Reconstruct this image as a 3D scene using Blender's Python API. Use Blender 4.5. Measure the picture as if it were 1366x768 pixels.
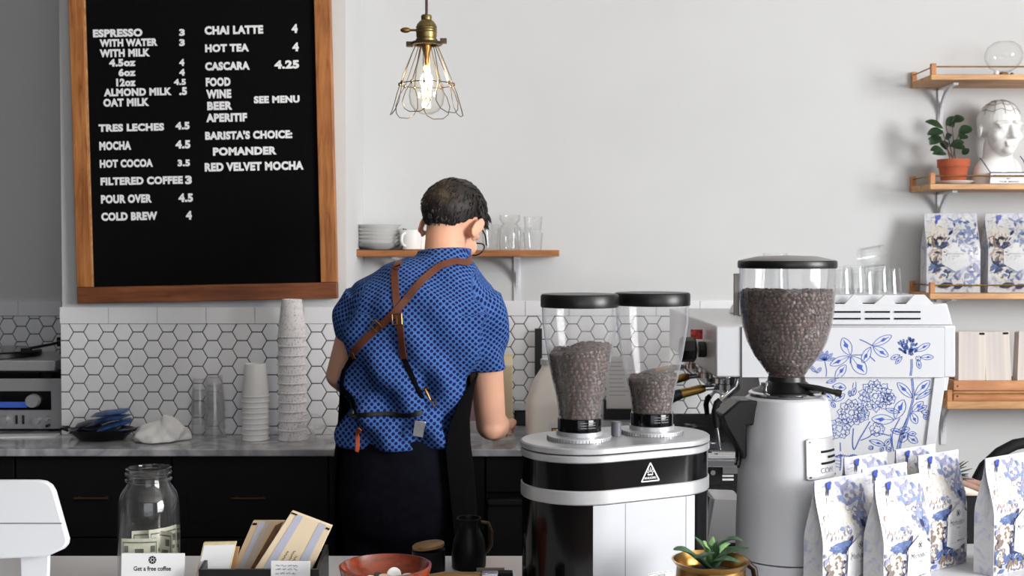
import bpy, bmesh, math, random
from mathutils import Vector, Matrix, noise
from mathutils.bvhtree import BVHTree
from math import pi, sin, cos, tan, radians, atan2, sqrt, hypot
SC = bpy.context.scene
COL = SC.collection
for o in list(bpy.data.objects):
    bpy.data.objects.remove(o)
R = radians
# ------------------------------------------------------------------ camera
F, CX, CY, TH, EYE = 1608.0, 683.0, 374.0, R(1.5), 1.5
cd = bpy.data.cameras.new('camera')
cam = bpy.data.objects.new('camera', cd)
COL.objects.link(cam)
cam.location = (0, 0, EYE)
cam.rotation_euler = (pi / 2 - TH, 0, 0)
cd.sensor_width = 36
cd.lens = F / 1366 * 36
cd.shift_y = -(384 - CY) / 1366
cd.clip_start = .02
cd.dof.use_dof = True
cd.dof.focus_distance = 2.35
cd.dof.aperture_fstop = 9.0
SC.camera = cam
# ------------------------------------------------------------------ light
SC.view_settings.view_transform = 'Standard'
SC.view_settings.look = 'None'
SC.view_settings.gamma = 1
SC.view_settings.use_curve_mapping = False
SC.view_settings.exposure = 0.22
SC.cycles.use_denoising = True
SC.cycles.max_bounces = 10
SC.cycles.transparent_max_bounces = 64
SC.cycles.caustics_reflective = False
SC.cycles.caustics_refractive = False
W = bpy.data.worlds.new('daylight')
SC.world = W
W.use_nodes = True
bg = W.node_tree.nodes['Background']
bg.inputs[0].default_value = (.86, .93, 1, 1)
bg.inputs[1].default_value = 1.0


def area(name, loc, rot, sx, sy, power, col=(1, 1, 1)):
    l = bpy.data.lights.new(name, 'AREA')
    l.shape = 'RECTANGLE'
    l.size, l.size_y, l.energy, l.color = sx, sy, power, col
    o = bpy.data.objects.new(name, l)
    o.location = loc
    o.rotation_euler = rot
    COL.objects.link(o)
    return o


# daylight through the side window (right wall); added fill lamp at the unseen shop front
area('side_window_daylight', (4.36, -.5, 2.1), (0, R(90), 0), 1.8, 2.8, 350, (1, 1, .995))
area('shop_front_fill', (.9, -2.86, 1.9), (R(90), 0, 0), 3.2, 2.0, 26, (.95, .975, 1))


# ------------------------------------------------------------------ helpers
def at(px, py, Y):
    u, v = (px - CX) / F, (CY - py) / F
    dy, dz = cos(TH) + v * sin(TH), -sin(TH) + v * cos(TH)
    t = Y / dy
    return Vector((u * t, Y, EYE + dz * t))


def X(px, Y):
    return (px - CX) / F * Y


def Zc(py, Y):
    return at(CX, py, Y).z


def clampf(x, a=0., b=1.):
    return max(a, min(b, x))


class MB:
    def __init__(s, T=None):
        s.v, s.f, s.m, s.s = [], [], [], []
        s.T = T

    def add(s, vs, fs, mat=0, smooth=True):
        b = len(s.v)
        for p in vs:
            p = Vector(p)
            s.v.append(s.T @ p if s.T else p)
        for f in fs:
            s.f.append([b + i for i in f])
            s.m.append(mat)
            s.s.append(smooth)
        return s

    def box(s, x0, x1, y0, y1, z0, z1, mat=0, M=None):
        vs = [Vector((x, y, z)) for z in (z0, z1) for y in (y0, y1) for x in (x0, x1)]
        if M:
            vs = [M @ p for p in vs]
        return s.add(vs, [(0, 2, 3, 1), (4, 5, 7, 6), (0, 1, 5, 4), (2, 6, 7, 3), (0, 4, 6, 2), (1, 3, 7, 5)], mat, False)

    def lathe(s, prof, c=(0, 0, 0), n=32, mat=0, M=None, cap0=False, cap1=False, sx=1, sy=1, a0=0., a1=2 * pi):
        c = Vector(c)
        full = abs(a1 - a0 - 2 * pi) < 1e-6
        k = n if full else n + 1
        vs = []
        for r, z in prof:
            for i in range(k):
                a = a0 + (a1 - a0) * i / n
                p = Vector((r * cos(a) * sx, r * sin(a) * sy, z))
                vs.append(c + (M @ p if M else p))
        fs = []
        for j in range(len(prof) - 1):
            for i in range(n):
                i2 = (i + 1) % k
                fs.append((j * k + i, j * k + i2, (j + 1) * k + i2, (j + 1) * k + i))
        if cap0:
            fs.append(tuple(range(k - 1, -1, -1)))
        if cap1:
            fs.append(tuple((len(prof) - 1) * k + i for i in range(k)))
        return s.add(vs, fs, mat)

    def cyl(s, p0, p1, r0, r1=None, n=16, mat=0):
        return s.tube([p0, p1], [r0, r0 if r1 is None else r1], n, mat)

    def tube(s, pts, r, n=8, mat=0, closed=False, flat=None, caps=True):
        pts = [Vector(p) for p in pts]
        m = len(pts)
        rs = r if isinstance(r, (list, tuple)) else [r] * m
        tn = []
        for i in range(m):
            if closed:
                t = pts[(i + 1) % m] - pts[i - 1]
            else:
                t = pts[min(i + 1, m - 1)] - pts[max(i - 1, 0)]
            tn.append(t.normalized() if t.length > 1e-9 else Vector((0, 0, 1)))
        up = Vector((0, 0, 1)) if abs(tn[0].z) < .9 else Vector((0, 1, 0))
        u = tn[0].cross(up).normalized()
        vs = []
        for i in range(m):
            u = (u - tn[i] * u.dot(tn[i]))
            u = u.normalized() if u.length > 1e-6 else tn[i].orthogonal().normalized()
            w = tn[i].cross(u)
            for k in range(n):
                a = 2 * pi * k / n
                vs.append(pts[i] + (u * cos(a) + w * sin(a)) * rs[i])
        fs = []
        for j in range(m if closed else m - 1):
            j2 = (j + 1) % m
            for k in range(n):
                k2 = (k + 1) % n
                fs.append((j * n + k, j * n + k2, j2 * n + k2, j2 * n + k))
        if caps and not closed:
            fs.append(tuple(range(n - 1, -1, -1)))
            fs.append(tuple((m - 1) * n + k for k in range(n)))
        return s.add(vs, fs, mat)

    def ell(s, c, rx, ry, rz, M=None, n=20, m=12, mat=0):
        c = Vector(c)
        vs = [c + (M @ Vector((0, 0, -rz)) if M else Vector((0, 0, -rz)))]
        for j in range(1, m):
            t = -pi / 2 + pi * j / m
            for i in range(n):
                a = 2 * pi * i / n
                p = Vector((rx * cos(t) * cos(a), ry * cos(t) * sin(a), rz * sin(t)))
                vs.append(c + (M @ p if M else p))
        vs.append(c + (M @ Vector((0, 0, rz)) if M else Vector((0, 0, rz))))
        fs = []
        for i in range(n):
            fs.append((0, 1 + (i + 1) % n, 1 + i))
            l = 1 + (m - 2) * n
            fs.append((l + i, l + (i + 1) % n, len(vs) - 1))
        for j in range(m - 2):
            for i in range(n):
                i2 = (i + 1) % n
                fs.append((1 + j * n + i, 1 + j * n + i2, 1 + (j + 1) * n + i2, 1 + (j + 1) * n + i))
        return s.add(vs, fs, mat)

    def cap(s, p0, r0, p1, r1, n=16, mat=0):
        """tapered capsule"""
        p0, p1 = Vector(p0), Vector(p1)
        d = (p1 - p0)
        L = d.length
        q = Vector((0, 0, 1)).rotation_difference(d.normalized()).to_matrix()
        prof = []
        for k in range(5):
            a = -pi / 2 + pi / 2 * k / 4
            prof.append((max(r0 * cos(a), 1e-4), r0 * sin(a)))
        for k in range(1, 5):
            prof.append((r0 + (r1 - r0) * k / 5, L * k / 5))
        for k in range(5):
            a = pi / 2 * k / 4
            prof.append((max(r1 * cos(a), 1e-4), L + r1 * sin(a)))
        return s.lathe(prof, p0, n, mat, q, True, True)

    def loft(s, rings, mat=0, cap0=True, cap1=True, closed=True):
        n = len(rings[0])
        vs = [p for r in rings for p in r]
        fs = []
        for j in range(len(rings) - 1):
            for i in range(n if closed else n - 1):
                i2 = (i + 1) % n
                fs.append((j * n + i, j * n + i2, (j + 1) * n + i2, (j + 1) * n + i))
        if cap0:
            fs.append(tuple(range(n - 1, -1, -1)))
        if cap1:
            fs.append(tuple((len(rings) - 1) * n + i for i in range(n)))
        return s.add(vs, fs, mat)

    def prism(s, poly, y0, y1, mat=0, M=None):
        """polygon in x-z extruded along y"""
        n = len(poly)
        vs = [Vector((x, y, z)) for y in (y0, y1) for x, z in poly]
        if M:
            vs = [M @ p for p in vs]
        fs = [tuple(range(n)), tuple(range(2 * n - 1, n - 1, -1))]
        for i in range(n):
            j = (i + 1) % n
            fs.append((j, i, n + i, n + j))
        return s.add(vs, fs, mat, False)

    def prismz(s, poly, z0, z1, mat=0):
        n = len(poly)
        vs = [Vector((x, y, z)) for z in (z0, z1) for x, y in poly]
        fs = [tuple(range(n - 1, -1, -1)), tuple(range(n, 2 * n))]
        for i in range(n):
            j = (i + 1) % n
            fs.append((i, j, n + j, n + i))
        return s.add(vs, fs, mat, False)

    def ribbon(s, pts, w, nrm, t=.0006, mat=0, ws=None):
        """flat strap along pts, lying on a surface with normals nrm"""
        pts = [Vector(p) for p in pts]
        m = len(pts)
        rings = []
        for i in range(m):
            tg = (pts[min(i + 1, m - 1)] - pts[max(i - 1, 0)]).normalized()
            nv = Vector(nrm[i] if isinstance(nrm, list) else nrm).normalized()
            sd = tg.cross(nv).normalized() * (ws[i] if ws else w) * .5
            rings.append([pts[i] - sd, pts[i] + sd, pts[i] + sd + nv * t, pts[i] - sd + nv * t])
        return s.loft(rings, mat)

    def build(s, name, mats, parent=None, bev=0., seg=2, ang=40, sub=0, fix=False, loc=None):
        me = bpy.data.meshes.new(name)
        me.from_pydata([tuple(p) for p in s.v], [], s.f)
        if not isinstance(mats, (list, tuple)):
            mats = [mats]
        for m in mats:
            me.materials.append(m)
        me.polygons.foreach_set('material_index', s.m)
        me.polygons.foreach_set('use_smooth', [True] * len(s.f) if bev or fix else s.s)
        if fix:
            bm = bmesh.new()
            bm.from_mesh(me)
            bmesh.ops.remove_doubles(bm, verts=bm.verts, dist=1e-6)
            bmesh.ops.recalc_face_normals(bm, faces=bm.faces)
            bm.to_mesh(me)
            bm.free()
        me.update()
        me.set_sharp_from_angle(angle=R(ang))
        o = bpy.data.objects.new(name, me)
        COL.objects.link(o)
        if parent:
            o.parent = parent
        if loc:
            o.location = loc
        if bev:
            b = o.modifiers.new('b', 'BEVEL')
            b.width = bev
            b.segments = seg
            b.limit_method = 'ANGLE'
            b.angle_limit = R(35)
        if sub:
            b = o.modifiers.new('s', 'SUBSURF')
            b.levels = b.render_levels = sub
        return o


def thing(name, label, cat, loc=(0, 0, 0), rz=0., group=None):
    o = bpy.data.objects.new(name, None)
    o.empty_display_size = .05
    COL.objects.link(o)
    o.location = loc
    o.rotation_euler = (0, 0, rz)
    return tag(o, label, cat, group)


def tag(o, label, cat, group=None, kind=None):
    o['label'] = label
    o['category'] = cat
    if group:
        o['group'] = group
    if kind:
        o['kind'] = kind
    return o


def struct(o):
    o['kind'] = 'structure'
    return o


def kids(o):
    return [c for c in bpy.data.objects if c.parent == o]


def copy_tree(o, loc=None, rz=None, label=None, parent=None):
    c = o.copy()
    COL.objects.link(c)
    c.parent = parent
    for k in kids(o):
        copy_tree(k, parent=c)
    if loc is not None:
        c.location = loc
    if rz is not None:
        c.rotation_euler = (0, 0, rz)
    if label:
        c['label'] = label
    return c


def fused(mb, name, mats, parent=None, voxel=.005, it=8, org=None, post=None):
    """melt overlapping closed shapes into one continuous skin"""
    me = bpy.data.meshes.new('t')
    me.from_pydata([tuple(p) for p in mb.v], [], mb.f)
    bm = bmesh.new()
    bm.from_mesh(me)
    bmesh.ops.recalc_face_normals(bm, faces=bm.faces)
    bm.to_mesh(me)
    bm.free()
    t = bpy.data.objects.new('t', me)
    COL.objects.link(t)
    r = t.modifiers.new('r', 'REMESH')
    r.mode = 'VOXEL'
    r.voxel_size = voxel
    if it:
        s = t.modifiers.new('s', 'SMOOTH')
        s.iterations = it
        s.factor = .5
    dg = bpy.context.evaluated_depsgraph_get()
    m2 = bpy.data.meshes.new_from_object(t.evaluated_get(dg))
    bpy.data.objects.remove(t)
    m2.name = name
    m2.materials.clear()
    for m in (mats if isinstance(mats, (list, tuple)) else [mats]):
        m2.materials.append(m)
    for v in m2.vertices:
        if post:
            v.co = post(v.co.copy())
    m2.polygons.foreach_set('use_smooth', [True] * len(m2.polygons))
    if org is not None:
        m2.transform(Matrix.Translation(-Vector(org)))
    o = bpy.data.objects.new(name, m2)
    COL.objects.link(o)
    if parent:
        o.parent = parent
    return o


# ------------------------------------------------------------------ text
_fc = {}


def glyphs(txt, bold=.012, shear=0., spacing=1.):
    k = (txt, bold, shear, spacing)
    if k in _fc:
        return _fc[k]
    cu = bpy.data.curves.new('t', 'FONT')
    cu.body = txt
    cu.offset = bold
    cu.shear = shear
    cu.space_character = spacing
    cu.fill_mode = 'FRONT'
    cu.resolution_u = 3
    o = bpy.data.objects.new('t', cu)
    COL.objects.link(o)
    dg = bpy.context.evaluated_depsgraph_get()
    me = bpy.data.meshes.new_from_object(o.evaluated_get(dg))
    vs = [v.co.copy() for v in me.vertices]
    fs = [tuple(p.vertices) for p in me.polygons]
    bpy.data.objects.remove(o)
    bpy.data.meshes.remove(me)
    x0, x1 = min(v.x for v in vs), max(v.x for v in vs)
    y0, y1 = min(v.y for v in vs), max(v.y for v in vs)
    vs = [((v.x - x0) / (x1 - x0), (v.y - y0) / (y1 - y0)) for v in vs]
    _fc[k] = (vs, fs)
    return _fc[k]


def put_text(mb, txt, fn, mat=0, **kw):
    """fn maps (0..1, 0..1) to a point"""
    vs, fs = glyphs(txt, **kw)
    return mb.add([fn(a, b) for a, b in vs], fs, mat, False)


# ------------------------------------------------------------------ materials
def nmat(name):
    m = bpy.data.materials.new(name)
    m.use_nodes = True
    nt = m.node_tree
    return m, nt, nt.nodes['Principled BSDF'], nt.nodes['Material Output']


def srgb(r, g, b):
    def f(c):
        c /= 255.
        return c / 12.92 if c <= .04045 else ((c + .055) / 1.055) ** 2.4
    return (f(r), f(g), f(b), 1)


def node(nt, t, **kw):
    n = nt.nodes.new(t)
    for k, v in kw.items():
        setattr(n, k, v)
    return n


def coords(nt, scale=(1, 1, 1), out='Object', rot=(0, 0, 0)):
    tc = node(nt, 'ShaderNodeTexCoord')
    mp = node(nt, 'ShaderNodeMapping')
    mp.inputs['Scale'].default_value = scale
    mp.inputs['Rotation'].default_value = rot
    nt.links.new(tc.outputs[out], mp.inputs[0])
    return mp.outputs[0]


def pm(name, col, rough=.5, metal=0., spec=.5, var=.06, vs=8., bump=0., bs=60., coat=0., sss=0., sc=(1, 1, 1)):
    m, nt, b, out = nmat(name)
    L = nt.links.new
    b.inputs['Roughness'].default_value = rough
    b.inputs['Metallic'].default_value = metal
    b.inputs['Specular IOR Level'].default_value = spec
    b.inputs['Coat Weight'].default_value = coat
    if sss:
        b.inputs['Subsurface Weight'].default_value = sss
        b.inputs['Subsurface Radius'].default_value = (.012, .005, .003)
    co = coords(nt, sc)
    n = node(nt, 'ShaderNodeTexNoise')
    n.inputs['Scale'].default_value = vs
    n.inputs['Detail'].default_value = 4
    L(co, n.inputs['Vector'])
    r = node(nt, 'ShaderNodeValToRGB')
    r.color_ramp.elements[0].position = .3
    r.color_ramp.elements[1].position = .7
    r.color_ramp.elements[0].color = [max(0, c * (1 - var)) for c in col[:3]] + [1]
    r.color_ramp.elements[1].color = [min(1, c * (1 + var)) for c in col[:3]] + [1]
    L(n.outputs['Fac'], r.inputs[0])
    L(r.outputs[0], b.inputs['Base Color'])
    if bump:
        n2 = node(nt, 'ShaderNodeTexNoise')
        n2.inputs['Scale'].default_value = bs
        n2.inputs['Detail'].default_value = 3
        L(co, n2.inputs['Vector'])
        bp = node(nt, 'ShaderNodeBump')
        bp.inputs['Strength'].default_value = bump
        bp.inputs['Distance'].default_value = .002
        L(n2.outputs['Fac'], bp.inputs['Height'])
        L(bp.outputs[0], b.inputs['Normal'])
    return m


def woodm(name, c1, c2, axis='x', scale=6., rough=.45, coat=.0, stretch=12.):
    m, nt, b, out = nmat(name)
    L = nt.links.new
    sc = {'x': (1, stretch, stretch), 'y': (stretch, 1, stretch), 'z': (stretch, stretch, 1)}[axis]
    co = coords(nt, sc)
    n = node(nt, 'ShaderNodeTexNoise')
    n.inputs['Scale'].default_value = scale
    n.inputs['Detail'].default_value = 8
    n.inputs['Roughness'].default_value = .62
    n.inputs['Distortion'].default_value = .6
    L(co, n.inputs['Vector'])
    r = node(nt, 'ShaderNodeValToRGB')
    r.color_ramp.elements[0].position = .35
    r.color_ramp.elements[1].position = .68
    r.color_ramp.elements[0].color = c1
    r.color_ramp.elements[1].color = c2
    L(n.outputs['Fac'], r.inputs[0])
    n3 = node(nt, 'ShaderNodeTexNoise')
    n3.inputs['Scale'].default_value = 5
    n3.inputs['Detail'].default_value = 3
    L(coords(nt), n3.inputs['Vector'])
    mx = node(nt, 'ShaderNodeMix', data_type='RGBA', blend_type='MULTIPLY')
    mx.inputs['Factor'].default_value = .45
    L(r.outputs[0], mx.inputs['A'])
    r2 = node(nt, 'ShaderNodeValToRGB')
    r2.color_ramp.elements[0].position = .35
    r2.color_ramp.elements[0].color = (.45, .4, .36, 1)
    r2.color_ramp.elements[1].position = .6
    L(n3.outputs['Fac'], r2.inputs[0])
    L(r2.outputs[0], mx.inputs['B'])
    L(mx.outputs['Result'], b.inputs['Base Color'])
    b.inputs['Roughness'].default_value = rough
    b.inputs['Coat Weight'].default_value = coat
    bp = node(nt, 'ShaderNodeBump')
    bp.inputs['Strength'].default_value = .15
    bp.inputs['Distance'].default_value = .001
    L(n.outputs['Fac'], bp.inputs['Height'])
    L(bp.outputs[0], b.inputs['Normal'])
    return m


def glassm(name, tint=(.985, .99, .99), edge=(.80, .82, .83), rough=.03, ior=1.45, haze=0.):
    """thin-walled clear glass or plastic"""
    m, nt, b, out = nmat(name)
    nt.nodes.remove(b)
    L = nt.links.new
    tr = node(nt, 'ShaderNodeBsdfTransparent')
    gl = node(nt, 'ShaderNodeBsdfGlossy')
    gl.inputs['Roughness'].default_value = rough
    lw = node(nt, 'ShaderNodeLayerWeight')
    lw.inputs['Blend'].default_value = .35
    rp = node(nt, 'ShaderNodeValToRGB')
    rp.color_ramp.elements[0].color = (*tint, 1)
    rp.color_ramp.elements[0].position = .35
    rp.color_ramp.elements[1].color = (*edge, 1)
    L(lw.outputs['Facing'], rp.inputs[0])
    L(rp.outputs[0], tr.inputs[0])
    pw = node(nt, 'ShaderNodeMath', operation='POWER')
    pw.inputs[1].default_value = 3.5
    l2 = node(nt, 'ShaderNodeLayerWeight')
    l2.inputs['Blend'].default_value = .5
    L(l2.outputs['Facing'], pw.inputs[0])
    fr = node(nt, 'ShaderNodeMapRange')
    fr.inputs['To Min'].default_value = .035
    fr.inputs['To Max'].default_value = .8
    L(pw.outputs[0], fr.inputs[0])
    n = node(nt, 'ShaderNodeTexNoise')
    n.inputs['Scale'].default_value = 25
    L(coords(nt), n.inputs['Vector'])
    bp = node(nt, 'ShaderNodeBump')
    bp.inputs['Strength'].default_value = .08
    bp.inputs['Distance'].default_value = .002
    L(n.outputs['Fac'], bp.inputs['Height'])
    L(bp.outputs[0], gl.inputs['Normal'])
    mx = node(nt, 'ShaderNodeMixShader')
    L(fr.outputs[0], mx.inputs[0])
    L(tr.outputs[0], mx.inputs[1])
    L(gl.outputs[0], mx.inputs[2])
    last = mx
    if haze:
        df = node(nt, 'ShaderNodeBsdfDiffuse')
        df.inputs[0].default_value = (.9, .9, .92, 1)
        tl = node(nt, 'ShaderNodeBsdfTranslucent')
        tl.inputs[0].default_value = (.9, .9, .92, 1)
        ad = node(nt, 'ShaderNodeMixShader')
        L(df.outputs[0], ad.inputs[1])
        L(tl.outputs[0], ad.inputs[2])
        m2 = node(nt, 'ShaderNodeMixShader')
        m2.inputs[0].default_value = haze
        L(mx.outputs[0], m2.inputs[1])
        L(ad.outputs[0], m2.inputs[2])
        last = m2
    L(last.outputs[0], out.inputs[0])
    return m


def marblem(name, base, vein, scale=3.):
    m, nt, b, out = nmat(name)
    L = nt.links.new
    co = coords(nt)
    n = node(nt, 'ShaderNodeTexNoise')
    n.inputs['Scale'].default_value = scale
    n.inputs['Detail'].default_value = 9
    n.inputs['Distortion'].default_value = 1.8
    L(co, n.inputs['Vector'])
    r = node(nt, 'ShaderNodeValToRGB')
    e = r.color_ramp.elements
    e[0].position, e[0].color = .36, base
    e[1].position, e[1].color = .62, base
    x = e.new(.5)
    x.color = vein
    L(n.outputs['Fac'], r.inputs[0])
    L(r.outputs[0], b.inputs['Base Color'])
    b.inputs['Roughness'].default_value = .1
    return m


MT = {}
MT['plaster'] = pm('wall_plaster', srgb(208, 209, 210), .85, var=.02, vs=3, bump=.12, bs=18, spec=.2)
MT['ceil'] = pm('ceiling_paint', srgb(235, 234, 230), .9, var=.02)
MT['tile'] = pm('glazed_tile', srgb(236, 237, 240), .18, var=.02, vs=6, bump=.05, bs=25)
MT['grout'] = pm('dark_grout', srgb(48, 48, 50), .9, var=.15, vs=30)
MT['marble'] = marblem('grey_marble', srgb(205, 206, 210), srgb(150, 152, 158))
MT['white_top'] = pm('white_counter', srgb(218, 218, 221), .3, var=.02)
MT['cab'] = pm('black_cabinet', srgb(20, 19, 21), .55, var=.2, vs=5, spec=.25)
MT['black'] = pm('black_plastic', srgb(16, 16, 18), .35, var=.15, spec=.4)
MT['blackmat'] = pm('black_rubber', srgb(20, 20, 22), .7, var=.15, spec=.2)
MT['blackgloss'] = pm('black_lacquer', srgb(8, 8, 10), .13, var=.1, spec=.35)
MT['white'] = pm('white_enamel', srgb(200, 201, 205), .28, var=.01)
MT['whitem'] = pm('white_powder_coat', srgb(222, 224, 228), .4, var=.015)
MT['silver'] = pm('brushed_aluminium', srgb(190, 191, 194), .36, .55, var=.05, vs=40, sc=(1, 1, 20))
MT['steel'] = pm('stainless_steel', srgb(185, 186, 190), .22, 1., var=.06, vs=10)
MT['chrome'] = pm('chrome', srgb(215, 216, 220), .08, 1., var=.03)
MT['brass'] = pm('aged_brass', srgb(152, 118, 66), .3, 1., var=.25, vs=25)
MT['frame'] = woodm('walnut_frame', srgb(140, 78, 36), srgb(200, 134, 74), 'z', 5, .5)
MT['framex'] = woodm('walnut_frame_rail', srgb(100, 52, 28), srgb(150, 88, 48), 'x', 5, .5)
MT['oak'] = woodm('oak_shelf', srgb(178, 122, 72), srgb(224, 176, 120), 'x', 5, .5)
MT['crate'] = woodm('crate_pine', srgb(186, 120, 74), srgb(220, 160, 110), 'x', 4, .6)
MT['redwood'] = woodm('red_turned_wood', srgb(96, 34, 18), srgb(170, 76, 42), 'x', 4, .25, .4, 6.)
MT['handlewood'] = woodm('handle_wood', srgb(110, 78, 40), srgb(168, 128, 76), 'x', 6, .45)
MT['glass'] = glassm('clear_glass')
MT['acrylic'] = glassm('hopper_plastic', (.96, .96, .965), (.62, .63, .65), .06, 1.45, .10)
MT['milky_acrylic'] = glassm('milky_hopper_plastic', (.96, .96, .965), (.62, .63, .65), .08, 1.45, .13)
MT['cupplastic'] = glassm('cup_plastic', (1, 1, 1), (.97, .97, .98), .14, 1.35, .10)
MT['paper'] = pm('white_paper', srgb(226, 226, 227), .8, var=.015, spec=.2)
MT['dimblack'] = pm('dull_black_enamel', srgb(7, 7, 9), .45, spec=.2)
MT['ceramic'] = pm('white_ceramic', srgb(238, 238, 236), .15, var=.01)
MT['ink'] = pm('black_ink', srgb(24, 24, 28), .7, spec=.1)
MT['greyink'] = pm('grey_ink', srgb(120, 120, 126), .7, spec=.1)
MT['letter'] = pm('white_plastic_letters', srgb(236, 238, 240), .5, var=.02)
MT['felt'] = pm('black_felt', srgb(12, 11, 12), .95, var=.2, vs=200, bump=.2, bs=300, spec=.08)
MT['blue'] = pm('blue_line_print', srgb(52, 88, 168), .5, var=.2, vs=60)
MT['navyline'] = pm('navy_glaze', srgb(40, 44, 110), .3, var=.1)
MT['leaf'] = pm('dark_leaf', srgb(38, 62, 40), .35, var=.3, vs=30)
MT['terra'] = pm('terracotta', srgb(178, 88, 58), .8, var=.12, vs=20)
MT['soil'] = pm('soil', srgb(40, 30, 26), .95, var=.4, vs=80, bump=.5)
MT['skin'] = pm('skin', srgb(222, 170, 144), .5, var=.06, vs=14, sss=.15, spec=.35)
MT['leather'] = pm('tan_leather', srgb(94, 47, 27), .5, var=.2, vs=30, bump=.1)
MT['denim'] = pm('dark_denim', srgb(14, 15, 24), .9, var=.3, vs=40, bump=.3, bs=90, spec=.1)
MT['apron'] = pm('black_canvas_apron', srgb(6, 6, 8), .95, var=.25, vs=40, bump=.3, bs=90, spec=.1)
MT['kraft'] = pm('kraft_paper', srgb(206, 180, 146), .8, var=.06, vs=12)
MT['cream'] = pm('cream_plastic', srgb(232, 214, 178), .45, var=.02)
MT['orange'] = pm('orange_leather', srgb(190, 82, 34), .6, var=.1)
# ================================================================== SETTING
YC, YW = 3.74, 4.18                       # face of the chimney breast, face of the back wall
XL, XR = X(82.6, YC), X(462, YC)
ZB, ZF = .923, .88                        # back counter top, front counter top
CAPB, CAPT = EYE - .231, EYE - .180
HC = 3.3
P = MT['plaster']
DARKP = pm('light_absorbing_charcoal', srgb(58, 58, 60), .8, var=.05)  # for unseen walls, made dark to cut bounced fill light
struct(MB().box(-3.1, 4.5, -3.0, 4.4, -.1, 0).build('floor', woodm('floor_boards', srgb(88, 66, 50), srgb(130, 100, 76), 'y', 3, .5)))
struct(MB().box(-3.1, 4.5, -3.0, 4.4, HC, HC + .1).build('ceiling', MT['ceil']))
struct(MB().box(-3.1, 4.5, YW, YW + .12, 0, HC).build('wall_back', P))
struct(MB().box(XL, XR, YC, YW + .02, 0, HC).build('wall_chimney', P))
struct(MB().box(-3.1, -3.0, -3.0, YW, 0, HC).build('wall_left', DARKP))
w = MB()
w.box(4.4, 4.5, -3.0, YW, 0, 1.2)
w.box(4.4, 4.5, -3.0, YW, 3.0, HC)
w.box(4.4, 4.5, -3.0, -1.9, 1.2, 3.0)
w.box(4.4, 4.5, .9, YW, 1.2, 3.0)
struct(w.build('wall_right', P))
w = MB()
w.box(-3.0, 4.4, -3.0, -2.9, 0, .85)
w.box(-3.0, 4.4, -3.0, -2.9, 2.95, HC)
w.box(-3.0, -.9, -3.0, -2.9, .85, 2.95)
w.box(2.6, 4.4, -3.0, -2.9, .85, 2.95)
struct(w.build('wall_front', DARKP))
w = MB()
for y in (-1.9, -.53, .84):
    w.box(4.4, 4.46, y, y + .06, 1.2, 3.0)
w.box(4.4, 4.46, -1.9, .9, 1.2, 1.25)
w.box(4.4, 4.46, -1.9, .9, 2.95, 3.0)
struct(w.build('window_1', MT['whitem']))
w = MB()
for x in (-.9, .82, 2.54):
    w.box(x, x + .06, -2.98, -2.9, .85, 2.95)
w.box(-.9, 2.6, -2.98, -2.9, .85, .9)
w.box(-.9, 2.6, -2.98, -2.9, 2.9, 2.95)
struct(w.build('window_2', MT['whitem']))


def clip_poly(poly, x0, x1, z0, z1):
    for ax, lim, sg in ((0, x0, 1), (0, x1, -1), (1, z0, 1), (1, z1, -1)):
        out = []
        for i in range(len(poly)):
            a, b = poly[i - 1], poly[i]
            da, db = (a[ax] - lim) * sg, (b[ax] - lim) * sg
            if (da >= 0) != (db >= 0):
                t = da / (da - db)
                out.append((a[0] + (b[0] - a[0]) * t, a[1] + (b[1] - a[1]) * t))
            if db >= 0:
                out.append(b)
        poly = out
        if len(poly) < 3:
            return None
    return poly


def tile_wall(name, x0, x1, yf, cx, cz, capoff, pitch=.0533, z0=ZB):
    """hexagon tiles under one row of long cap tiles, on a dark grout bed"""
    mb = MB()
    mb.box(x0, x1, yf - .003, yf, z0, CAPT - .001, 0)
    g = .0016
    cp = pitch * .8660254
    R0 = (pitch / 2 - g) / .8660254
    i0, i1 = int((x0 - cx) / cp) - 2, int((x1 - cx) / cp) + 2
    for i in range(i0, i1 + 1):
        for j in range(-12, 12):
            hx, hz = cx + i * cp, cz + (j + (.5 if i % 2 else 0)) * pitch
            po = [(hx + R0 * cos(k * pi / 3), hz + R0 * sin(k * pi / 3)) for k in range(6)]
            po = clip_poly(po, x0, x1, z0, CAPB - .0015)
            if not po:
                continue
            mx, mz = sum(p[0] for p in po) / len(po), sum(p[1] for p in po) / len(po)
            n = len(po)
            k = .93
            vs = [(p[0], yf - .003, p[1]) for p in po] + [(p[0], yf - .0055, p[1]) for p in po] + \
                 [(mx + (p[0] - mx) * k, yf - .0065, mz + (p[1] - mz) * k) for p in po]
            fs = [tuple(2 * n + q for q in range(n))]
            for q in range(n):
                r = (q + 1) % n
                fs += [(q, r, n + r, n + q), (n + q, n + r, 2 * n + r, 2 * n + q)]
            mb.add(vs, fs, 1, False)
    L = .1512
    x = x0 - capoff
    while x < x1:
        a, b = max(x, x0), min(x + L - .0016, x1)
        if b - a > .004:
            mb.box(a, b, yf - .011, yf, CAPB, CAPT, 1)
        x += L
    return struct(mb.build(name, [MT['grout'], MT['tile']], fix=True, ang=20))


tile_wall('trim_1', XL - .004, XR + .004, YC, X(422, YC), Zc(454, YC), .0)
tile_wall('trim_2', XR + .006, 1.15, YW, X(692.8, YW), Zc(442, YW), .05)
tile_wall('trim_3', -3.0, XL - .001, YW, X(10.4, YW), Zc(435, YW), .07)

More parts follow.
